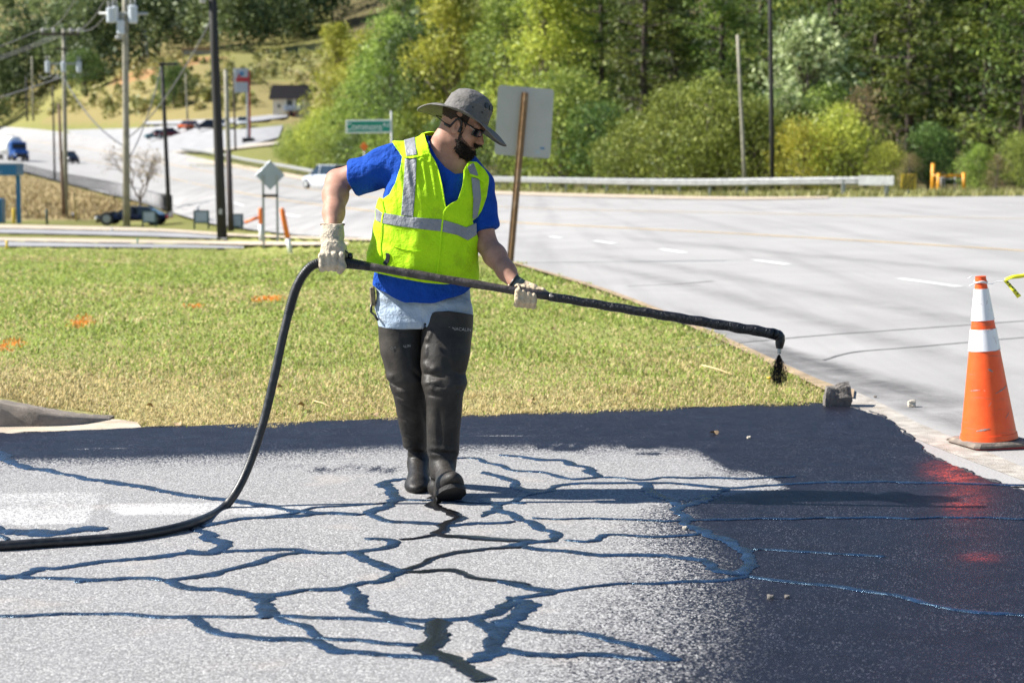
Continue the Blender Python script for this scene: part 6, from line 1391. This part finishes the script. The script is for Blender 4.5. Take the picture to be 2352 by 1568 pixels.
t_, s = post('marker_post', 'stubby yellow marker post at the left edge of the lawn', 16, 572, 552, 6, MT['safety_yellow']); post('survey_flag', 'tiny green marker flag at the kerb', 316, 560, 548, 4, MT['green_sign'], 'marker'); post('survey_stake', 'tiny pale blue marker at the far kerb', 257, 532, 523, 4, MT['can_grey'], 'marker')
post('transformer_box', 'dark utility box at the foot of the brown pole', 171, 503, 488, 12, MT['black'], 'box')
def delineator(label, base, top, w, split):
    b = hit1(*base); s = b.y / FPX; t = thing('delineator_post', label, 'post', b); v = U(top[0], top[1], b.y) - b; r = w * s / 2; m = MB(); m.tube([-v * .05, v * split], [r, r], 12); m.build('white_base', MT['white'], t, True); m = MB(); m.tube([v * split, v * .96, v], [r * 1.08, r * 1.08, r * .7], 12); m.build('orange_sleeve', MT['orange'], t, True)
delineator('upright orange and white marker post before the diamond sign', (600, 556), (598, 477), 9, .53); delineator('leaning orange and white marker post at the lawn edge', (668, 582), (647, 478), 11, .34)
# a third one knocked over
b = hit1(528, 528); s = b.y / FPX; t_ = thing('delineator_post', 'fallen orange and white marker post beside the black pole', 'post', b); m = MB(); m.tube([(0, 0, .1), (.62, 0, .3)], .06, 12); m.build('white_base', MT['white'], t_, True); m = MB(); m.tube([(.62, 0, .3), (1.15, 0, .5)], .065, 12); m.build('orange_sleeve', MT['orange'], t_, True)

# ------------------------------------------------------------------ picket fence on the bank
FP = hit(*np.array([(40, 394), (60, 398), (130, 418), (200, 435), (270, 453), (330, 468), (370, 481), (396, 491)], float).T); FP = smooth_path(FP, 6); s_f = np.r_[0, np.cumsum(np.linalg.norm(np.diff(FP, axis=0), axis=1))]
fence = thing('picket_fence', 'low black iron picket fence along the top of the bank', 'fence', FP[-1]); m = MB(); m.box((0, 0, .5), (.028, .028, 1.1)); pk = m.build('picket', MT['iron'], fence); first = True
def fp(q): return Vector([np.interp(q, s_f, FP[:, k]) for k in range(3)])
for q in np.linspace(0, s_f[-1], 200):
    o = pk if first else pk.copy()
    if not first: COL.objects.link(o)
    first = False; o.location = fp(q) - Vector(fence.location)
for z in (.2, .95):
    m = MB(); m.tube([fp(q) + Vector((0, 0, z)) for q in np.linspace(0, s_f[-1], 40)], .022, 5); m.build('rail', MT['iron'], fence, True, True)

# ------------------------------------------------------------------ buildings and pylon sign at the forecourt
b = hit1(664, 268); s = b.y / FPX; kk = thing('kiosk_building', 'small cream kiosk with a dark mansard roof beside the yellow-green trees', 'building', b + Vector((0, 4, 0))); W3 = 80 * s; H3 = 72 * s
m = MB(); m.box((0, 0, H3 * .35), (W3 * .96, 6, H3 * .7)); m.build('wall', MT['cream'], kk)
v = []; f = []
for z, e in ((H3 * .55, .5), (H3 * .98, .0), (H3 * 1.0, .0)):
    v += [(-W3 / 2 - e, -3.2 - e, z), (W3 / 2 + e, -3.2 - e, z), (W3 / 2 + e, 3.2 + e, z), (-W3 / 2 - e, 3.2 + e, z)]
for r_ in range(2): f += [(r_ * 4 + i, r_ * 4 + (i + 1) % 4, r_ * 4 + 4 + (i + 1) % 4, r_ * 4 + 4 + i) for i in range(4)]
f += [(3, 2, 1, 0), (8, 9, 10, 11)]; obj('roof', v, f, MT['roof_dark'], kk)
for x0, x1, z0, z1, mt in ((-.15, .42, .30, .52, 'glass'), (-.34, -.27, .28, .38, 'glass'), (-.02, .16, .0, .2, 'red'), (.0, .10, .0, .19, 'black')):
    m = MB(); m.box(((x0 + x1) / 2 * W3, -3.05, (z0 + z1) / 2 * H3), ((x1 - x0) * W3, .1 + (.06 if mt == 'black' else 0), (z1 - z0) * H3)); m.build('window' if mt == 'glass' else 'door', MT[mt], kk)
for x in (-.12, .14, .42): m = MB(); m.box((x * W3, -3.25, H3 * .34), (.5, .3, H3 * .44)); m.build('pillar', MT['cream'], kk)
m = MB(); m.box((.12 * W3, -4.2, H3 * .26), (W3 * .5, 1.8, H3 * .16), None, .05); m.build('awning', MT['sign_back_blue'], kk)
b = hit1(571, 328); s = b.y / FPX; py_ = thing('pylon_sign', 'tall red and white pylon sign at the forecourt', 'sign', b)
for x, w, mt in ((-2, 4, 'white'), (3, 4, 'red')): m = MB(); m.box((x * s, 0, 80 * s), (w * s, .3, 165 * s)); m.build('post', MT[mt], py_)
for y0, y1, mt in ((160, 180, 'sign_back_blue'), (180, 190, 'red'), (191, 214, 'sign_back_blue')): m = MB(); m.box((-14 * s, 0, (328 - (y0 + y1) / 2) * s), (30 * s, .5, (y1 - y0) * s), None, .02); m.build('panel', MT[mt], py_)
m = MB(); m.box((-29.5 * s, -.02, (328 - 187) * s), (5 * s, .56, 55 * s)); m.build('edge_panel', MT['white'], py_); m = MB(); m.lathe((-13 * s, -.27, (328 - 172) * s), [(5 * s, 0), (5 * s, .04)], 16, (0, -1, 0)); m.build('roundel', MT['blue_sign'], py_)
m = MB(); m.box((-18 * s, -.27, (328 - 176) * s), (9 * s, .05, 5 * s)); m.build('red_mark', MT['red'], py_)
m = MB(); m.box((0, 0, 5 * s), (26 * s, 1.2, 12 * s)); m.build('planter', MT['black'], py_)
b = hit1(97, 163); s = b.y / FPX; bh_ = thing('brick_house', 'small brick building on the far hilltop', 'building', b + Vector((0, 6, 0))); m = MB(); m.box((20 * s, 0, 17 * s), (52 * s, 8, 34 * s)); m.build('wall', MT['brick'], bh_); m = MB(); m.box((22 * s, 0, 37 * s), (58 * s, 10, 6 * s)); m.build('roof', MT['roof_dark'], bh_); m = MB(); m.box((-2 * s, -4.1, 14 * s), (12 * s, .2, 30 * s)); m.build('gable', MT['cream'], bh_)
b = hit1(460, 126); s = b.y / FPX; bl_ = thing('low_building', 'long low pale building at the edge of the far woods', 'building', b); m = MB(); m.box((0, 0, 5 * s), (70 * s, 5, 11 * s)); m.build('wall', MT['concrete'], bl_); m = MB(); m.box((0, 0, 12 * s), (76 * s, 7, 3 * s)); m.build('roof', MT['brick'], bl_)

# ------------------------------------------------------------------ vehicles
def car(name, label, loc, rz, L=4.6, Wd=1.82, H=1.45, paint=(.05, .05, .06), kind='sedan', lights=True, cat='car', group=None):
    t = thing(name, label, cat, loc, rz, group); pm = M('car_paint', paint, .22, .06, 2, 0, 60, .25); belt = H * .60; zc = .30
    st = [(-.5, .62, .80, .62), (-.485, .40, .98, .82), (-.44, .25, 1.0, .92), (-.30, .22, 1.02, .99), (0, .22, 1.0, 1.0), (.25, .22, .97, .99), (.40, .24, .88, .95), (.47, .34, .76, .84), (.5, .48, .62, .64)]
    if kind != 'sedan': st[0] = (-.5, .5, 1.0, .8); st[1] = (-.49, .36, 1.03, .9)
    v = []; f = []; k = 8
    for x, zb, zt, w in st:
        X = x * L; zb = zc * (zb / .22) * .75; zt = belt * zt; hw = Wd / 2 * w
        v += [(X, -hw * .9, zb), (X, -hw, zb + (zt - zb) * .35), (X, -hw * .99, zb + (zt - zb) * .7), (X, -hw * .9, zt), (X, hw * .9, zt), (X, hw * .99, zb + (zt - zb) * .7), (X, hw, zb + (zt - zb) * .35), (X, hw * .9, zb)]
    for i in range(len(st) - 1):
        for j in range(k): f.append((i * k + j, i * k + (j + 1) % k, (i + 1) * k + (j + 1) % k, (i + 1) * k + j))
    f += [tuple(range(k)), tuple(range(len(st) * k - 1, (len(st) - 1) * k - 1, -1))]; bd = obj('body', v, f, pm, t); autosm(bd, 40)
    if kind == 'sedan': g = [(-.40, 0), (-.22, 1), (.06, 1), (.26, 0)]
    else: g = [(-.485, 0), (-.44, 1), (.08, 1), (.27, 0)]
    gv = []
    for x, u in g:
        w = Wd / 2 * (.86 if not u else .70); z = belt * .97 if not u else H; gv += [(x * L, -w, z), (x * L, w, z)]
    gf = [(0, 1, 3, 2), (2, 3, 5, 4), (4, 5, 7, 6), (0, 2, 4, 6), (1, 7, 5, 3)]; gh = obj('greenhouse', gv, gf, MT['glass'], t)
    m = MB(); m.box(((g[1][0] + g[2][0]) / 2 * L, 0, H), ((g[2][0] - g[1][0]) * L * 1.04, Wd * .71, .06), None, .02); m.build('roof', pm, t)
    for x in (-.02,):
        for e in (-1, 1): m = MB(); m.tube([(x * L, e * Wd * .435, belt * .95), (x * L - .03, e * Wd * .355, H)], .045, 5); m.build('door_pillar', pm, t)
    for x in (-.31, .32):
        for e in (-1, 1):
            m = MB(); m.lathe((x * L, e * Wd * .45, .32), [(.2, -.1), (.31, -.1), (.33, -.07), (.33, .07), (.31, .1), (.2, .1)], 18, (0, 1, 0)); wh = m.build('wheel', MT['rubber'], t); m = MB(); m.lathe((x * L, e * (Wd * .45 + .06), .32), [(.2, -.05), (.2, .05), (.05, .06)], 14, (0, e, 0)); m.build('rim', MT['galv_dull'], wh)
    for e in (-1, 1):
        m = MB(); m.box((L * .472, e * Wd * .33, belt * .66), (.14, .36, .16), None, .04); m.build('headlight', MT['lamp'], t); m = MB(); m.box((-L * .488, e * Wd * .36, belt * .78), (.1, .26, .16), None, .03); m.build('tail_light', MT['red'], t)
        m = MB(); m.box((L * .16, e * Wd * .52, belt * 1.0), (.14, .16, .12), None, .03); m.build('mirror', pm, t)
    m = MB(); m.box((L * .485, 0, belt * .42), (.06, Wd * .5, .2)); m.build('grille', MT['black'], t); return t
def gpt(x, y): return hit1(x, y) + Vector((0, 0, float(off_at(hit1(x, y).y))))
b = gpt(308, 519); car('sedan', 'dark navy sedan parked behind the pale framed sign', b, R(180), b.y / FPX * 168, 1.85, b.y / FPX * 41, (.008, .012, .03))
b = gpt(733, 436); car('hatchback', 'silver white hatchback driving away beside the bare forearm', b + Vector((.6, 0, 0)), R(128), 4.3, 1.8, 1.6, (.62, .64, .68), 'hatch')
b = gpt(160, 378); car('pickup', 'black car with bright headlamps approaching behind the utility poles', b, R(-62), 4.8, 1.95, 1.75, (.01, .012, .018), 'hatch')
for x, y, rz, p, kd, lab in ((383, 318, 200, (.12, .02, .025), 'sedan', 'dark red car at the forecourt entrance'), (362, 322, 200, (.02, .16, .2), 'sedan', 'teal car at the forecourt entrance'), (431, 301, -110, (.7, .13, .02), 'hatch', 'bright orange car on the forecourt'), (478, 300, 185, (.02, .022, .03), 'sedan', 'black car on the forecourt left of the black pole'), (512, 299, -80, (.6, .6, .6), 'hatch', 'white car glimpsed right of the black pole'), (558, 294, -85, (.68, .68, .66), 'hatch', 'white pickup on the drive beside the pylon sign')):
    b = gpt(x, y); car('parked_car', lab, b, R(rz), 4.5, 1.85, 1.55, p, kd, group='cars at the forecourt')
for x, y, rz, p, lab in ((135, 166, -70, (.65, .65, .66), 'left white car parked on the far hilltop'), (178, 164, -70, (.66, .66, .66), 'right white car parked on the far hilltop'), (40, 172, 190, (.03, .03, .05), 'dark car parked at the left of the far hilltop'), (78, 170, 190, (.02, .03, .06), 'navy car parked beside the brick building on the hilltop'), (222, 162, 190, (.03, .03, .04), 'dark car right of the white cars on the hilltop')):
    b = gpt(x, y); car('parked_car', lab, b, R(rz), 4.6, 1.9, 1.9, p, 'hatch', group='cars on the far hilltop')
b = gpt(40, 372); tk = thing('tanker_truck', 'blue truck cab hauling a white tank down the road at the far left', 'truck', b, R(-60)); bp = M('truck_blue', (.02, .09, .32), .3, .06, 2, 0, 60, .2)
m = MB(); m.box((1.6, 0, 1.0), (1.6, 2.2, 1.1), None, .15); m.build('bonnet', bp, tk); m = MB(); m.box((.3, 0, 1.7), (1.4, 2.4, 2.3), None, .2); cb = m.build('cab', bp, tk); m = MB(); m.box((1.02, 0, 2.2), (.06, 2.0, .7)); m.build('windscreen', MT['glass'], cb)
m = MB(); m.box((2.42, 0, .75), (.1, 1.5, .6)); m.build('grille', MT['black'], tk); m = MB(); m.lathe((-6.2, 0, 2.35), [(.3, 0), (1.2, .25), (1.35, .5), (1.35, 5.0), (1.2, 5.25), (.3, 5.5)], 24, (1, 0, 0)); m.build('tank', MT['white'], tk, True)
m = MB(); m.box((-3.4, 0, 3.75), (2.4, .5, .12)); m.build('walkway', MT['black'], tk)
for x in (1.5, -.6, -4.8, -5.8):
    for e in (-1, 1): m = MB(); m.lathe((x, e * 1.05, .5), [(.3, -.15), (.5, -.15), (.5, .15), (.3, .15)], 16, (0, 1, 0)); m.build('wheel', MT['rubber'], tk)
for e in (-1, 1): m = MB(); m.box((2.35, e * .95, .95), (.15, .3, .25), None, .04); m.build('headlight', MT['lamp'], tk)

# ------------------------------------------------------------------ traffic cone, caution tape, stones and litter
cb_ = G(np.array([2271.]), np.array([1026.]))[0]; cone_t = thing('traffic_cone', 'tall orange traffic cone with two white reflective collars at the driveway edge', 'traffic cone', (cb_[0], cb_[1], .012)); s = cb_[1] / FPX
t = NT('cone_plastic'); n = t.noise(14, 5, .6); c = t.ramp(n, [(.3, (.80, .085, .012)), (.7, (.88, .115, .02))]); sc2 = t('Mapping'); t.lk(t.co(), sc2.inputs[0]); sc2.inputs['Scale'].default_value = (6, 6, 60)
c = t.mix(t.ramp(t.noise(1.0, 6, .7, sc2.outputs[0]), [(.58, .0), (.68, .6)]), c, (.25, .12, .08)); c = t.mix(t.ramp(t.noise(35, 4, .7), [(.66, .0), (.72, .5)]), c, (.5, .3, .2)); t.bump(t.noise(60, 3), .08, .005); MT['cone'] = t.done(c, .42, 0, .4)
t = NT('cone_collar'); n = t.noise(22, 5, .65); c = t.mix(t.ramp(n, [(.55, .0), (.72, .5)]), (.80, .79, .80), (.52, .48, .48)); c = t.mix(t.ramp(t.noise(70, 3, .6), [(.68, .0), (.72, .7)]), c, (.12, .11, .11)); t.bump(n, .15, .004); MT['collar'] = t.done(c, .4, 0, .5)
tilt_c = Matrix.Rotation(R(-4.2), 3, 'Y')
def cpt(z): return z
HC_ = .868; r_at = lambda z: .150 + (.026 - .150) * (z / HC_)
def cone_ring(z0, z1, off, name, mat, parent, n=40, extra=None):
    m = MB(); pr = [(r_at(z) + off, z) for z in np.linspace(z0, z1, 8)]
    if extra: pr = extra(pr)
    m.lathe((0, 0, 0), pr, n); m.v = [tuple(tilt_c @ Vector(p) + Vector((0, 0, .035))) for p in m.v]; o = m.build(name, mat, parent); autosm(o, 30); return o
bodyc = cone_ring(0, HC_ - .03, 0, 'cone_body', MT['cone'], cone_t); cone_ring(HC_ - .032, HC_, .002, 'neck', MT['cone'], cone_t, extra=lambda p: p + [(p[-1][0] + .002, HC_ + .004), (.014, HC_ + .006)])
yz = lambda y: (1011 - y) * s * 1.005
cone_ring(yz(737), yz(665), .0035, 'reflective_collar', MT['collar'], bodyc); cone_ring(yz(806), yz(757), .0035, 'reflective_collar', MT['collar'], bodyc)
cone_ring(.0, .03, .004, 'base_flange', MT['cone'], cone_t)
MT['scuff'] = M('grey_scuff', (.30, .22, .19), .8, .4, 40)
def scuff(a0, a1, z0, z1, h):
    v = []; k = 10
    for i in range(k + 1):
        q = i / k; a = R(a0 + (a1 - a0) * q); z = z0 + (z1 - z0) * q
        for e in (-1, 1): zz = z + e * h * (.3 + .7 * math.sin(math.pi * q)) * (1 + .4 * math.sin(i * 2.2)); r_ = r_at(zz) + .0012 + (.0036 if yz(737) > 0 and (yz(737) < zz < yz(665) or yz(806) < zz < yz(757)) else 0); v.append(tilt_c @ Vector((r_ * math.cos(a), r_ * math.sin(a), zz)) + Vector((0, 0, .035)))
    obj('scuff_mark', v, [(2 * i, 2 * i + 2, 2 * i + 3, 2 * i + 1) for i in range(k)], MT['scuff'], bodyc)
for a in ((-80, -25, yz(902), yz(886), .0035), (-150, -120, yz(895), yz(892), .003), (-95, -80, yz(846), yz(852), .006), (-60, -45, yz(960), yz(948), .003), (-130, -100, yz(985), yz(980), .005), (-70, -30, yz(808), yz(804), .002), (-110, -60, yz(756), yz(758), .0018), (-75, -66, yz(700), yz(690), .004), (-55, -50, yz(782), yz(792), .003), (-100, -92, yz(930), yz(920), .002)): scuff(*a)
MT['cone_base'] = M('dusty_cone_base', (.17, .14, .115), .85, .3, 18, .4, 80, dirt=(.34, .27, .2), dscale=9, damt=.8)
m = MB(); m.box((.012, 0, .017), (.365, .365, .034), Matrix.Rotation(R(-1.5), 3, 'Y') @ Matrix.Rotation(R(14), 3, 'Z'), .022); m.build('base_plate', MT['cone_base'], cone_t)
m = MB(); m.box((.012, 0, .004), (.33, .33, .012), Matrix.Rotation(R(14), 3, 'Z')); m.build('underside', MT['red'], cone_t)
# caution tape tied to the cone neck with string
tc = Vector(cone_t.location) + tilt_c @ Vector((0, 0, HC_ - .028)) + Vector((0, 0, .035)); tape = thing('caution_tape', 'torn yellow caution tape tied to the cone with white string', 'caution tape', tc)
MT['string'] = M('white_string', (.8, .8, .8), .7, .05, 40); MT['tape'] = M('yellow_caution_tape', (.75, .72, .03), .4, .1, 20)
rn = .034; m = MB(); m.tube([Vector((math.cos(a) * rn, math.sin(a) * rn, .004 * math.sin(a * 3) + .003 * k)) for k in (0, 1) for a in np.linspace(0, 6.28, 20)], .0032, 6); kn = Vector((-.012, -rn, .0)); m.tube(smooth_path([tuple(kn), tuple(kn + Vector((-.03, -.01, -.004))), tuple(kn + Vector((-.06, -.01, -.018)))], 4), .0028, 6); m.tube(smooth_path([tuple(kn + Vector((-.068, -.012, .022))), tuple(kn + Vector((-.045, -.012, .034)))], 3), .0028, 6)
sp0 = U(2308, 644, tc.y - .02) - tc; m.tube(smooth_path([tuple(kn), (.05, -.03, -.008), tuple(sp0 * .6 + Vector((0, 0, -.004))), tuple(sp0)], 5), .0016, 6); m.build('string', MT['string'], tape, True)
tp_ = [sp0, U(2322, 637, tc.y - .02) - tc, U(2345, 634, tc.y - .02) - tc, U(2380, 630, tc.y - .05) - tc, U(2450, 650, tc.y - .1) - tc, U(2540, 760, tc.y - .15) - tc, U(2600, 1000, tc.y - .2) - tc, Vector((U(2620, 1000, tc.y - .2) - tc).to_tuple()[:2] + (-tc.z + .02,))]
P_ = smooth_path([tuple(p) for p in tp_], 6); V = []
for i, p in enumerate(P_): a = .3 + .5 * math.sin(i * .35); V += [p + np.array([0, math.sin(a) * .012, math.cos(a) * .011]), p - np.array([0, math.sin(a) * .012, math.cos(a) * .011])]
o = obj('tape_strip', np.array(V), gridf(len(P_), 2), MT['tape'], tape, True); so = o.modifiers.new('t', 'SOLIDIFY'); so.thickness = .001
e_ = [sp0, U(2318, 654, tc.y - .02) - tc, U(2330, 668, tc.y - .03) - tc, U(2341, 682, tc.y - .02) - tc]; P_ = smooth_path([tuple(p) for p in e_], 6); V = []
for i, p in enumerate(P_): w = .009 + .004 * i / len(P_); V += [p + np.array([w * .8, .004 * math.sin(i), w * .5]), p - np.array([w * .8, 0, w * .5])]
o = obj('tape_end', np.array(V), gridf(len(P_), 2), MT['tape'], tape, True); so = o.modifiers.new('t', 'SOLIDIFY'); so.thickness = .001
for q in (.18, .34, .52, .7, .86):
    c = Vector(P_[int(q * (len(P_) - 1))]); m = MB(); m.box(c + Vector((.003, -.004, .002)), (.005, .002, .011), Matrix.Rotation(R(40), 3, 'Y')); m.build('printed_letter', MT['black'], o)
# broken kerb stone at the lawn corner, pebbles, twigs, fallen leaves
def rock(name, label, cat, loc, dims, seed, mat, n=3, flat_top=False):
    import bmesh
    bm = bmesh.new(); bmesh.ops.create_cube(bm, size=1); bmesh.ops.subdivide_edges(bm, edges=bm.edges[:], cuts=5, use_grid_fill=True); S = sines(seed, 5.5); S2 = sines(seed + 1, 17)
    for v in bm.verts:
        p = v.co.copy(); r = p.length; q = p.normalized() * .58; p = p.lerp(q, .38); k = 1 + .10 * float(nz(S, p.x, p.y, p.z)) + .04 * float(nz(S2, p.x, p.y, p.z)); v.co = Vector((p.x * dims[0] * k, p.y * dims[1] * k, (p.z + .42) * dims[2] * k))
    me = bpy.data.meshes.new(name); bm.to_mesh(me); bm.free(); me.materials.append(mat); o = bpy.data.objects.new(name, me); COL.objects.link(o); o.location = loc; tag(o, label, cat); return o
MT['stone'] = M('broken_stone', (.17, .15, .13), .9, .45, 30, .9, 60, dirt=(.06, .05, .045), dscale=14, damt=.8); MT['pebble'] = M('pale_pebble', (.5, .44, .35), .9, .2, 30, .5, 60)
g = G(np.array([1926.]), np.array([938.]))[0]; rock('kerb_stone', 'rough broken kerb stone at the corner of the lawn', 'stone', (g[0], g[1] + .06, 0), (.165, .14, .16), 3, MT['stone'])
for i, (x, y, w, lab) in enumerate(((2094, 932, .05, 'pale pebble on the road by the kerb'), (1573, 1214, .018, 'small pale pebble on the half sealed asphalt'), (1770, 1374, .022, 'grey pebble on the sealed asphalt'), (1808, 1372, .016, 'tiny dark pebble on the sealed asphalt'), (1720, 1006, .02, 'small light chip near the sealed far edge'), (2010, 912, .018, 'tiny stone in the gutter'))):
    g = G(np.array([x * 1.]), np.array([y * 1.]), .014)[0]; rock('pebble', lab, 'pebble', (g[0], g[1], .013), (w, w, w * .7), 20 + i, MT['pebble'] if i in (0, 1, 4) else MT['stone'])
def twig(label, a, b, r, z=.035):
    p0 = Vector(hit(a[0], a[1])[0]) + Vector((0, 0, z)); p1 = Vector(hit(b[0], b[1])[0]) + Vector((0, 0, z * .8)); m = MB(); m.tube([Vector((0, 0, 0)), (p1 - p0) * .5 + Vector((0, 0, .006)), p1 - p0], [r, r * .9, r * .6], 6); o = m.build('twig', MT['stake'], None, True); o.location = p0; tag(o, label, 'twig')
twig('pale broken stick lying in the lawn below the spray tip', (1612, 849), (1682, 869), .006); twig('short pale twig on the lawn left of the boots', (722, 943 - 10), (760, 955 - 10), .004)
MT['dead_leaf'] = M('dead_leaf', (.36, .24, .13), .8, .3, 40)
LV = [(75, 887, 'curled dry leaf in the lawn above the kerb'), (1270, 768, 'dark brown leaf in the lawn right of the legs'), (690, 960 - 12, 'broad dry leaf near the hose'), (640, 905, 'pale dry leaf touching the hose'), (1222, 945 - 8, 'small tan leaf at the lawn edge'), (410, 1012 - 30, 'pale scrap of leaf at the lawn edge'), (860, 1012 - 40, 'tiny pale scrap in the lawn beside the boot'), (1640, 1003, 'pinkish leaf lying on the sealed band'), (345, 950, 'dry leaf on the lawn behind the kerb end')]
for i, (x, y, lab) in enumerate(LV):
    g = hit(x, y)[0]; r = .022 + .006 * (i % 3); m = MB(); pts = [(0, 0, .004)] + [(r * (1 + .3 * math.sin(3 * a + i)) * math.cos(a), r * .7 * math.sin(a), .012 * math.sin(2 * a + i) + .01) for a in np.linspace(0, 5.8, 11)]
    m.add(pts, [(0, k, k % 11 + 1) for k in range(1, 12)]); o = m.build('fallen_leaf', MT['dead_leaf'], None, True); o.location = (g[0], g[1], g[2] + (.045 if y < 975 else .016)); o.rotation_euler = (.3, .2, i); tag(o, lab, 'leaf')
g = hit(1767, 887)[0]; m = MB(); m.lathe((0, 0, 0), [(.002, 0), (.002, .05), (.016, .055), (.02, .062), (.006, .066)], 12); o = m.build('dandelion', MT['safety_yellow'], None, True); o.location = g; tag(o, 'single yellow dandelion in the lawn below the spray tip', 'flower')
